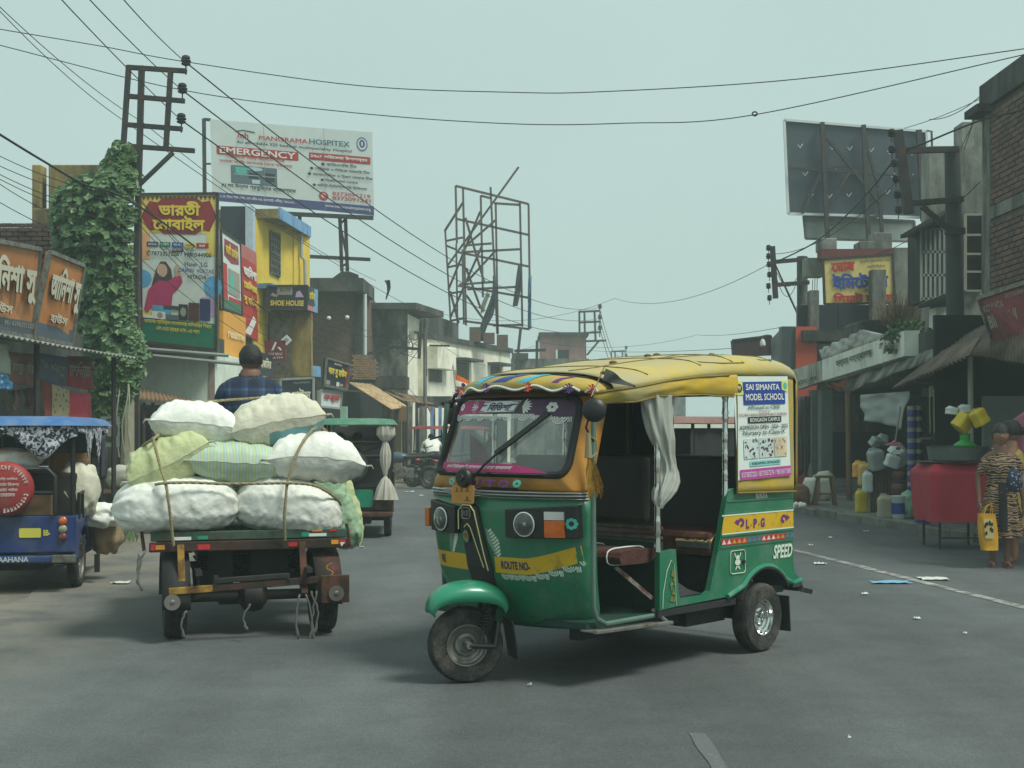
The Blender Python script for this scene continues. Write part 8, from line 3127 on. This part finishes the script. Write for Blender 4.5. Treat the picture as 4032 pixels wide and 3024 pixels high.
# ---- red snack table with tray
tb_=T_('snack_table','square snack table draped in red cloth on thin black legs','table',G(3760,2150))
tc_=V((5.27,15.75,0))
M_REDC=mat('red_tablecloth',S(176,48,66),.8,var=.1,scale=3)
q=MB()
hw_=.4
def tcf(a,b):
 t=a*4
 i,f_=int(t)%4,t-int(t)
 c4=[V((-hw_,-hw_,0)),V((hw_,-hw_,0)),V((hw_,hw_,0)),V((-hw_,hw_,0))]
 p=c4[i].lerp(c4[(i+1)%4],f_)
 z=1.0-(.1*b/.2 if b<.2 else .1+.58*(b-.2)/.8)
 k=.8+.2*min(1,b/.2)-.07*max(0,b-.2)
 k+=(.03*math.sin(a*38+2*math.sin(a*9))+.02*noise.noise(V((a*30,b*3,1))))*b*b
 return tc_+V((p.x*k,p.y*k,z))
q.grid(tcf,80,20,wrapu=True)
q.build('tablecloth',M_REDC,tb_,smooth=True,angle=60)
for x_ in(-.26,.28):
 for y_ in(-.3,.3):
  MB().bar(tc_+V((x_,y_,0)),tc_+V((x_,y_,.9)),.025,.025).build('leg',M_IRON,tb_)
MB().bar(tc_+V((-.26,-.3,.13)),tc_+V((.28,-.3,.13)),.02,.02).build('stretcher',M_IRON,tb_)
q=MB()
q.lathe([(.001,0),(.4,.0),(.46,.012),(.47,.018),(.4,.008),(.001,.008)],tc_+V((.03,0,1.005)),(0,0,1),36)
tag(q.build('tray',M_STEEL,None,smooth=True,angle=40),'wide steel tray resting on the red table','tray')
q=MB()
q.lathe([(.001,0),(.3,0),(.33,.01),(.355,.17),(.375,.175),(.345,.165),(.32,.02),(.001,.015)],tc_+V((.05,0,1.03)),(0,0,1),36)
tag(q.build('basin',mat('dull_aluminium',S(110,116,112),.5,metal=.5,var=.2),None,smooth=True,angle=40),'deep aluminium basin standing on the steel tray','basin')
# ---- plastic goods
def can(label,c,s,m_,tilt=(0,0,0),cap=True,group='plastic cans on sale'):
 w,d,h=s
 root=T_('plastic_can',label,'plastic can',c,group)
 M=Matrix.Rotation(tilt[2],3,'Z')@Matrix.Rotation(tilt[0],3,'X')@Matrix.Rotation(tilt[1],3,'Y')
 q=MB()
 prof_=[(0,.86),(.03,1),(.25,1),(.28,.965),(.52,.965),(.55,1),(.8,1),(.9,.86),(.96,.5)]
 def f_(a,b):
  t=2*math.pi*a
  k=lerp_tab(prof_,b)
  sq=lambda x_:math.copysign(abs(x_)**.45,x_)
  return V(c)+M@V((sq(math.cos(t))*w/2*k,sq(math.sin(t))*d/2*k,h*b))
 q.grid(f_,24,22,wrapu=True)
 q.add([f_(j/24,0)for j in range(24)],[tuple(range(24))])
 q.add([f_(j/24,1)for j in range(24)],[tuple(range(24))])
 q.build('body',m_,root,smooth=True,angle=50)
 q=MB()
 q.cyl(V(c)+M@V((w*.18,0,h*.93)),V(c)+M@V((w*.18,0,h*1.06)),w*.13,n=12)
 q.build('cap',m_ if not cap else M_BLK,root,smooth=True,angle=40)
 q=MB()
 q.tube([V(c)+M@V(p)for p in((-w*.36,0,h*.9),(-w*.3,0,h*1.02),(-w*.02,0,h*1.03),(w*.06,0,h*.93))],w*.055,6)
 q.build('handle',m_,root,smooth=True)
 return root
M_PW=mat('milky_plastic',S(196,204,200),.4,var=.06,sss=.0)
M_PG=mat('grey_plastic',S(150,158,154),.45,var=.1)
M_PY=mat('yellow_plastic',S(206,180,40),.4,var=.08)
M_PO=mat('cream_yellow_plastic',S(196,164,84),.45,var=.1)
M_PB=mat('blue_plastic',S(32,64,142),.4,var=.1)
def pg(u_,v_,z=.11):return G(u_,v_,z)
can('bright yellow can standing on the pavement edge',pg(3392,2018),(.19,.16,.36),M_PY)
can('beige jerry can standing on the pavement with folded top',pg(3488,2040),(.24,.17,.34),mat('beige_plastic',S(172,164,140),.6,var=.12))
can('blue can half behind the red tablecloth',pg(3632,2062),(.18,.2,.48),M_PB)
can('cream yellow can on the plank pile behind the bright yellow one',P(3405,1912,20.6),(.2,.18,.36),M_PO)
can('amber can with a red lid behind the cream one',P(3385,1880,21.2),(.22,.18,.26),MATS['brand_orange']if 'brand_orange' in MATS else M_PO)
can('white can with printed marks hanging in front of the plank pile',P(3416,1938,20.2),(.15,.14,.32),M_PW)
can('square milky can standing beside the blue can',P(3610,1890,19.6),(.23,.2,.3),M_PW)
can('grey milky can hanging highest by the dark shopfront',P(3436,1756,21.5),(.18,.15,.16),M_PG,(.5,.4,.3))
can('grey milky can hanging beside the highest one',P(3474,1746,21.5),(.17,.14,.16),M_PG,(-.4,.3,.2))
can('white can at the upper part of the heap under the pink wiper',P(3520,1795,20.5),(.26,.2,.2),M_PW,(.3,.6,.1))
can('white can turned on its side in the heap under the pink wiper',P(3548,1830,20.3),(.24,.2,.26),M_PW,(.2,-.5,.3))
can('small white can at the outer edge of the hanging heap',P(3428,1788,20.8),(.15,.13,.13),M_PW,(.2,1.2,.2))
can('small white can below the outer one in the hanging heap',P(3424,1816,20.8),(.14,.12,.12),M_PW,(.1,1.3,.2))
can('grey white can in the middle of the heap with a black mouth',P(3455,1850,20.4),(.24,.2,.34),M_PG,(.1,-.2,.2))
can('white can pressed against the brown pots',P(3506,1838,20.0),(.22,.18,.2),M_PW,(.2,.3,0))
can('yellow can hanging tilted from the stall post rope',P(3772,1690,15.4),(.2,.17,.21),M_PY,(.3,.6,.4))
can('yellow can hanging above the striped dress',P(3872,1672,15.2),(.18,.15,.2),M_PY,(-.3,-.4,.5))
can('white bottle can hanging over the first yellow one',P(3746,1632,15.5),(.14,.09,.09),M_PW,(0,.1,.2))
can('white bottle can hanging over the second yellow one',P(3798,1624,15.5),(.14,.09,.09),M_PW,(0,-.1,.2))
q=MB()
q.lathe([(.001,0),(.085,0),(.1,.03),(.105,.3),(.112,.31),(.112,.33),(.1,.335),(.001,.33)],pg(3540,2042),(0,0,1),24)
bk_=q.build('bucket',M_PW,None,smooth=True,angle=40)
tag(bk_,'white lidded bucket with a blue label on the pavement','bucket')
q=MB()
q.lathe([(.106,.07),(.108,.23)],pg(3540,2042),(0,0,1),24)
q.build('label_band',M_PB,bk_,smooth=True)
soft('plastic_bundle','green translucent plastic bundle standing between the bucket and the blue can','bundle',pg(3585,2042),(.27,.24,.4),mat('green_film',S(130,170,140),.4,var=.2,alpha=.93),6)
for i,(z_,r_,lab)in enumerate(((0,.15,'lowest dark brown clay-coloured pot of the hanging pots'),(.22,.12,'upper dark brown pot of the hanging pots'))):
 q=MB()
 q.lathe([(.001,0),(r_*.8,.01),(r_,r_*.6),(r_*.95,r_*1.1),(r_*.8,r_*1.25),(r_*.9,r_*1.35),(r_*.7,r_*1.2)],P(3545,1950,20)+V((0,0,z_)),(0,0,1),22)
 tag(q.build('pot',mat('brown_plastic',S(92,54,44),.5,var=.15),None,smooth=True,angle=60),lab,'pot','brown pots on sale')
q=MB()
for k in range(7):
 u_=3436+13*k
 q.cyl(V((P(u_,0,20.6).x,20.6,.11)),P(u_+2,1855,20.6),.04,n=8)
tag(q.build('bamboo_fence',mat('weathered_bamboo',S(96,82,68),.9,var=.3),None,smooth=True,angle=50),'row of weathered bamboo stakes behind the beige jerry can','fence')
q=MB()
q.cyl(P(3546,1600,19.8),P(3524,1748,19.8),.012,n=6)
wpo=T_('floor_wiper','pink floor wiper standing head up on a thin stick','wiper',P(3524,1748,19.8))
q.build('stick',M_GRLT,wpo)
q=MB()
q.prism([(-.13,-.01),(-.13,.01),(-.04,.04),(0,.075),(.04,.04),(.12,.005),(.12,-.02)],(P(3522,1752,19.8),V((1,0,0)),V((0,0,1)),V((0,-1,0))),-.02,.02)
q.build('head',mat('pink_plastic',S(222,120,140),.45),wpo,bevel=.008)
for i,(u_,m_,w_,lab)in enumerate(((3590,M_PB,.06,'upright roll of blue checked sheeting in the stall'),(3618,M_NVB,.05,'upright roll of dark checked sheeting in the stall'))):
 q=MB()
 q.cyl(V((P(u_,0,19.4).x,19.4,.4)),P(u_,1615,19.4),w_,n=12)
 o=q.build('sheet_roll',m_,None,smooth=True,angle=40)
 tag(o,lab,'roll')
 q=MB()
 for k in range(8):
  q.lathe([(w_+.003,-.03),(w_+.003,.03)],V((P(u_,0,19.4).x,19.4,.6+.16*k)),(0,0,1),12)
 split(q.build('check_band',M_GRLT,o,smooth=True))
q=MB()
q.lathe([(.001,0),(.13,.0),(.14,.05),(.135,.12),(.06,.17),(.06,.24),(.075,.25),(.001,.26)],P(3800,1790,15.9),(0,0,1),20)
tag(q.build('water_pot',mat('green_plastic',S(40,160,60),.4,var=.1),None,smooth=True,angle=50),'bright green plastic water pot behind the aluminium basin','pot')
banner('bundle of white plastic sheets hanging in the shop front',[(3392,1555,22),(3580,1540,21),(3560,1690,21),(3400,1650,22)],mat('white_sheeting',S(150,158,152),.5,var=.2,scale=3),cat='cloth',wav=.12)
sc_w=T_('weighing_scale','hanging weighing pan on twin ropes in the stall','scale',P(3655,1735,17.5))
q=MB()
for u_ in(3660,3676):
 q.tube([P(u_,1530,17.5),P(u_+3,1705,17.5)],.008,5)
q.build('rope',M_ROPE,sc_w)
q=MB()
q.lathe([(.001,0),(.1,0),(.115,.03),(.1,.02),(.001,.01)],P(3655,1730,17.5),(0,0,1),20)
q.build('pan',M_STEEL,sc_w,smooth=True)
st_=T_('stool','dark wooden stool in front of the shop pillars','stool',pg(3247,1990))
c_=pg(3247,1990)
MB().box(c_.x-.16,c_.x+.16,c_.y-.1,c_.y+.1,.58,.62).build('seat',M_CARD2,st_,bevel=.01)
for sx in(-1,1):
 for sy in(-1,1):
  MB().bar(c_+V((sx*.18,sy*.1,0)),V((c_.x+sx*.11,c_.y+sy*.07,.58)),.035,.035).build('leg',M_CARD2,st_)
MB().bar(c_+V((-.16,-.1,.2)),c_+V((.16,-.1,.2)),.025,.03).build('stretcher',M_CARD2,st_)
soft('sack','white woven sack standing beside the wooden stool','sack',pg(3195,1985),(.3,.28,.48),MS_W,31)
soft('sack','pale open sack standing behind the wooden stool','sack',pg(3262,1975)+V((0,.35,0)),(.4,.3,.52),MS_D,33)
soft('sack','small brown sack on the ground by the auto rickshaw tail','sack',pg(3145,1990),(.36,.3,.36),M_CARD2,35)
q=MB()
for k in range(9):
 q.ball(pg(3135,2008)+V((rnd.uniform(-.1,.12),rnd.uniform(-.05,.1),.04+rnd.uniform(0,.05))),.045,8,6)
tag(q.build('garlic_heap',M_WHITE,None,smooth=True),'little heap of white bulbs on the pavement edge','heap')
for i,u_ in enumerate((3130,3155,3180)):
 banner('dark garment hanging %s beside the shop pillars'%('lowest','in the middle','nearest the pier')[i],[(u_-14,1560,29-i),(u_+12,1560,29-i),(u_+10,1900-40*i,29-i),(u_-10,1880,29-i)],mat('dark_garment_%d'%i,(S(40,44,46),S(60,62,62),S(48,48,54))[i],.9,var=.4,scale=5),cat='cloth',wav=.06)
# plants on the fascia and the dry tuft on the roof
def shrub(label,c,r,n_,cols,seed,dry=False):
 root=T_('shrub',label,'plant',c)
 rr_=random.Random(seed)
 q=MB()
 for k in range(n_):
  d=V((rr_.gauss(0,1),rr_.gauss(0,1),abs(rr_.gauss(0,1)))).normalized()*r*rr_.random()**.5
  p=V(c)+V((d.x,d.y*.7,d.z*.9))
  if dry:
   e=V(c)+d*1.15+V((0,0,.1))
   q.tube([V(c)+d*.1,p,e],.006,3,k%2)
  else:
   n1=V((rr_.gauss(0,1),rr_.gauss(0,1),rr_.gauss(0,1))).normalized()
   a=n1.orthogonal().normalized()*.05
   b=n1.cross(a)*.6
   q.add([p-a,p+b,p+a,p-b],[(0,1,2,3)],k%2)
 q.build('foliage',cols,root,fix=False)['kind']='stuff'
 q=MB()
 for k in range(6):
  q.tube([V(c)-V((0,0,.05)),V(c)+V((rr_.uniform(-.5,.5)*r,rr_.uniform(-.3,.3)*r,r*.8))],.008,4)
 q.build('stem',M_CARD2,root)
shrub('leafy weed growing on the white fascia',P(3575,1345,21),.42,420,M_LF[:2],3)
shrub('weed with small pale flowers trailing over the fascia',P(3530,1390,21),.3,160,[M_LF[1],mat('pale_flower',S(190,176,176),.7)],4)
shrub('dry grass tuft on the ledge above the fascia',P(3540,1285,26),.55,420,[mat('dry_grass',S(150,128,88),.95,var=.2),M_CARD2],5,True)
q=MB()
sbox(q,3395,3560,1258,1330,26,1.5)
tag(q.build('roof_ledge',M_DCONC,None,bevel=.06),'sooty concrete ledge under the dry grass tuft','ledge')
banner('torn orange cloth caught at the corner of the shop fascia',[(3285,1515,26),(3375,1455,25),(3345,1525,25),(3270,1532,26)],mat('orange_rag',S(168,98,62),.85,var=.2),cat='cloth',wav=.15)
# ================================================================ FAR END OF THE STREET
pk=T_('building','small pink rooftop room with a dark slab far down the street','building',V((2,70,0)))
q=MB()
gbox(q,2130,2305,1318,70,4)
q.build('wall',PL('pink_plaster',S(158,116,108),S(110,88,84),.35),pk)
q=MB()
sbox(q,2122,2318,1308,1322,69.8,4.5)
q.build('roof_slab',M_DCONC,pk)
q=MB()
sbox(q,2196,2240,1377,1414,69.95,.05)
w_=q.build('window',M_DARK,pk)
q=MB()
sbox(q,2188,2196,1377,1414,69.93,.07)
q.build('window_reveal',M_PWH,w_)
fg=T_('building','low grey parapet building below the pink room','building',V((1,66,0)))
q=MB()
gbox(q,2012,2320,1412,66,4)
q.build('wall',M_CONC,fg)
q=MB()
sbox(q,2015,2080,1390,1416,65.8,.5)
q.build('parapet',M_DCONC,fg)
for i,(u0_,u1_,v_,Y_)in enumerate(((2300,2700,1560,95),(2650,2900,1648,80))):
 q=MB()
 gbox(q,u0_,u1_,v_,Y_,5)
 tag(q.build('distant_building',(M_CONC,M_WWALL)[i],None),('low grey building where the street bends away','pale low building behind the maroon signboard')[i],'building')
def hframe(label,k,u0_,v0_,s,Y,full=True):
 root=T_('utility_pole',label,'utility pole',V((P(u0_,0,Y).x,Y,0)))
 def b_(x0,y0,x1,y1,n_='cross_arm'):
  q_=MB()
  q_.bar(P(u0_+x0*s,v0_+y0*s,Y),P(u0_+x1*s,v0_+y1*s,Y),.11,.11)
  q_.build(n_,M_IRON,root)
 b_(0,0,2,190 if full else 100,'mast');b_(20,0,24,190 if full else 100,'mast');b_(60,0,64,115,'mast')
 b_(-2,0,82,-4);b_(-2,42,84,38);b_(-2,84,86,80)
 q_=MB()
 q_.bar(P(u0_+10*s,v0_+150*s,Y),V((P(u0_+10*s,0,Y).x,Y,0)),.2,.2)
 q_.build('mast',M_IRON,root)
 if full:
  b_(0,116,106,113)
  b_(76,116,30,170,'brace')
 for y_ in(-14,28,70):
  insulator(P(u0_+81*s,v0_+y_*s,Y),root,1.6)
hframe('steel-frame power pole beside the pink rooftop room',0,2281,1228,1.0,74)
hframe('far steel-frame power pole above the yellow canopy',1,2407,1384,.72,105)
p_=T_('utility_pole','leaning dark pole between the bare frame and the pink room','utility pole',V((P(2030,0,60).x,60,0)))
for a,b in(((2050,1295),(2030,1480)),((2115,1340),(2113,1480)),((2025,1382),(2150,1378))):
 rbar(p_,'cross_arm',a,b,60,.13)
q=MB()
q.bar(P(2030,1470,60),V((P(2030,0,60).x,60,0)),.16,.16)
q.build('mast',M_IRON,p_)
mp_=T_('utility_pole','cable-tangled service pole in front of the grey house','utility pole',V((P(1665,0,44).x,44,0)))
for a,b,w in(((1658,1262),(1650,1412),.1),((1672,1255),(1676,1480),.1),((1630,1308),(1660,1312),.08),((1446,1395),(1560,1365),.09),((1560,1368),(1658,1375),.09),((1690,1360),(1770,1362),.06)):
 rbar(mp_,'cross_arm',a,b,44,w)
q=MB()
q.cyl(V((P(1674,0,44).x,44,0)),P(1674,1260,44),.065,n=10)
q.build('mast',M_CONC,mp_)
q=MB()
sbox(q,1610,1630,1302,1335,43.9,.2)
q.build('junction_box',M_PIPE,mp_)
q=MB()
for k in range(16):
 a=P(1560+rnd.uniform(-20,70),1310+rnd.uniform(0,40),43.8)
 q.tube(smooth_path([a,a+V((rnd.uniform(-.4,.4),0,-rnd.uniform(.2,.5))),a+V((rnd.uniform(-.5,.6),0,-rnd.uniform(0,.9)))],5),.012,3)
q.build('cable_tangle',M_BLK,mp_)['kind']='stuff'
# ================================================================ OVERHEAD WIRES
def wire(pts,r=.012,lab=0,s=None):
 """pts = (u, v, depth) points the wire passes through"""
 pp=[P(*p)for p in pts]
 path=sag(pp[0],pp[1],s)if s is not None else smooth_path(pp,8)
 q_=MB()
 q_.tube(path,r*.62,5)
 o=q_.build('overhead_wire',M_BLK,None)
 if lab==1:
  lab='thick black cable strung over the shops'
 tag(o,lab or 'thin service wire running from pole to pole above the shops','wire','overhead wires')
wire([(-60,105,20),(0,115,20),(400,182,20.6),(729,243,21),(1413,337,20.5),(2000,363,20),(2370,361,19.5),(3135,312,18.5),(4032,192,17.5),(4300,150,17)],.012,'upper of the two long wires crossing over the street')
wire([(-60,165,20),(0,178,20),(715,354,21),(1385,443,20.5),(2005,487,20),(2460,485,19.5),(2970,452,19),(4032,215,17.5),(4300,150,17)],.012,'lower of the two long crossing wires, with a small coil tied on it')
for a,b,c in(((499,0),(731,245),(2358,1212)),((366,0),(716,354),(2360,1254)),((255,0),(712,472),(2362,1298))):
 u_,v_=a[0]-(b[0]-a[0])*.5,a[1]-(b[1]-a[1])*.5
 wire([(u_,v_,13),(b[0],b[1],21)],.012,'power line coming down to an insulator of the ivy-grown pole',.05)
 wire([(b[0],b[1],21),(c[0],c[1],74)],.02,'power line from the ivy-grown pole to the pole by the pink room',1.3)
for a,b in(((2361,1212),(2466,1375)),((2362,1254),(2466,1405)),((2364,1298),(2466,1435))):
 wire([(*a,74),(*b,105)],.03,'power line between the two far steel-frame poles',1.5)
wire([(-40,-10,16),(560,480,24)],.01,0,.1)
wire([(560,480,24),(1480,1105,43)],.012,0,.25)
wire([(-80,-40,16),(480,470,22)],.01,0,.1)
wire([(480,470,22),(1700,1250,46)],.012,0,.2)
wire([(-40,500,17),(0,530,17),(180,640,18.5),(330,725,19.5),(547,812,20.5),(875,1057,30),(1020,1203,33),(1230,1330,36)],.028,1)
for k,(va,ub,vb)in enumerate(((600,540,770),(640,560,800),(672,540,850),(690,545,880),(705,420,900),(780,560,1010))):
 wire([(-30,va,17),(ub,vb,20.8)],.009,'thin service wire fanning out above the shoe stall to the ivy',.12)
 if k<5:
  wire([(ub,vb,20.8),(1010+30*k,1180+55*k,33)],.01,0,.25)
for a,b,s_ in(((1210,1240,34),(1680,1330,44),.3),((1200,1225,34),(1600,1318,44),.15),((1225,1255,34),(1560,1445,44),.2),((1235,1330,35),(1560,1340,44),.5),((1676,1300,44),(2010,1420,60),.6),((1676,1290,44),(2110,1360,60),.5),((1560,1450,43.8),(1720,1600,40),.3),((1330,1380,40),(1560,1400,44),.8),
                 ((2110,1345,60),(2740,1320,60),.4),((2740,1318,60),(3078,1288,31),.1),((2300,1378,70),(2880,1372,33),.1),((1750,1238,49),(2420,1175,50),.5),((2420,1175,50),(3042,1032,30.2),.5),((3050,1000,30),(3545,700,22),.3),((3560,505,30),(4100,260,20),.1),((3795,590,24),(3858,400,21),.02),((3780,590,24),(3850,440,21),.02),((3420,1010,28),(3860,715,21),.2),((3054,1060,30.3),(3140,1090,30.4),.3),((3054,1080,30.3),(3140,1100,30.4),.45),((3858,380,21),(3660,470,24),.1)):
 wire([a,b],.012,0,s_)
wire([(4140,360,19),(4032,430,19.5),(3860,475,20.5),(3650,560,21.5),(3540,612,22),(3430,745,24),(3310,870,27),(3200,960,29),(3060,1030,30)],.026,1)
wire([(3052,1040,30.2),(3090,1130,30),(3136,1230,29)],.022,1)
q=MB()
kc=P(1525,1125,42)
q.grid(lambda a,b:kc+V(((-.07+.14*a)*(1.2-b)+.05*math.sin(b*4)+.03*noise.noise(V((a*4,b*6,2))),.05*math.sin(a*5),.18-.62*b)),4,10)
tag(q.build('rag',M_RAGD,None,smooth=True,solid=.01),'dark rag caught on the wire above the grey house','rag')
q=MB()
q.tube([P(2972,448,19)+V((.035*math.cos(t),0,.028*math.sin(t)))for t in[i*.63 for i in range(10)]],.012,5,closed=True)
tag(q.build('wire_coil',M_BLK,None),'small coil of wire tied on the lower crossing line','wire coil')
# ================================================================ LITTER
def scrap(label,u_,v_,w,d,m_,seed):
 q=MB()
 c=G(u_,v_)
 q.grid(lambda a,b:c+V(((a-.5)*w*(1+.3*noise.noise(V((b*3,seed,0)))),(b-.5)*d*(1+.3*noise.noise(V((a*3,seed,5)))),.012+.022*abs(noise.noise(V((a*3,b*3,seed)))))),6,5)
 tag(q.build('litter',m_,None,smooth=True,angle=180),label,'litter','litter on the road')
M_PAP=mat('paper_scrap',S(200,202,192),.8,var=.1)
scrap('pale blue plastic sheet lying flat on the road by the edge line',3505,2297,.34,.15,mat('blue_scrap',S(120,170,196),.5,var=.15),1)
scrap('crumpled white plastic bag lying just beyond the edge line',3672,2282,.26,.22,M_PAP,2)
for i,(u_,v_,w)in enumerate(((3228,2223,.12),(3410,2095,.07),(3270,2120,.06),(3193,2150,.05),(2610,1945,.1),(1613,1938,.2),(1660,1953,.1),(478,2298,.16),(2085,2705,.022),(3345,2915,.014),(3405,2343,.06),(3610,2440,.05),(3800,2500,.025),(2960,2555,.05))):
 scrap('small white paper scrap lying on the asphalt',u_,v_,w,w*.8,M_PAP,i+5)
q=MB()
gr_=random.Random(2)
for k in range(500):
 c=G(gr_.uniform(440,540),gr_.uniform(2080,2135))
 h_=gr_.uniform(.04,.12)
 a=gr_.uniform(0,6.28)
 d=V((math.cos(a),math.sin(a),0))
 q.add([c-d*.006,c+d*.006,c+V((d.y*.04,-d.x*.04,h_))],[(0,1,2)])
tag(q.build('grass_tuft',M_LF[1],None,fix=False),'short grass growing at the left road edge','grass',kind='stuff')
# ================================================================ HAZE
hz=MB()
hz.box(-60,60,-6,150,-1.0,12.5)
ho=hz.build('haze',mat('haze_shell',(1,1,1),var=0))
nt=ho.data.materials[0].node_tree
for n_ in list(nt.nodes):
 if n_.type!='OUTPUT_MATERIAL':
  nt.nodes.remove(n_)
pv=nt.nodes.new('ShaderNodeVolumePrincipled')
pv.inputs['Color'].default_value=(.8,.96,.95,1)
pv.inputs['Density'].default_value=.003
pv.inputs['Anisotropy'].default_value=.2
nt.links.new(pv.outputs[0],nt.nodes['Material Output'].inputs['Volume'])
tag(ho,None,None,kind='stuff')
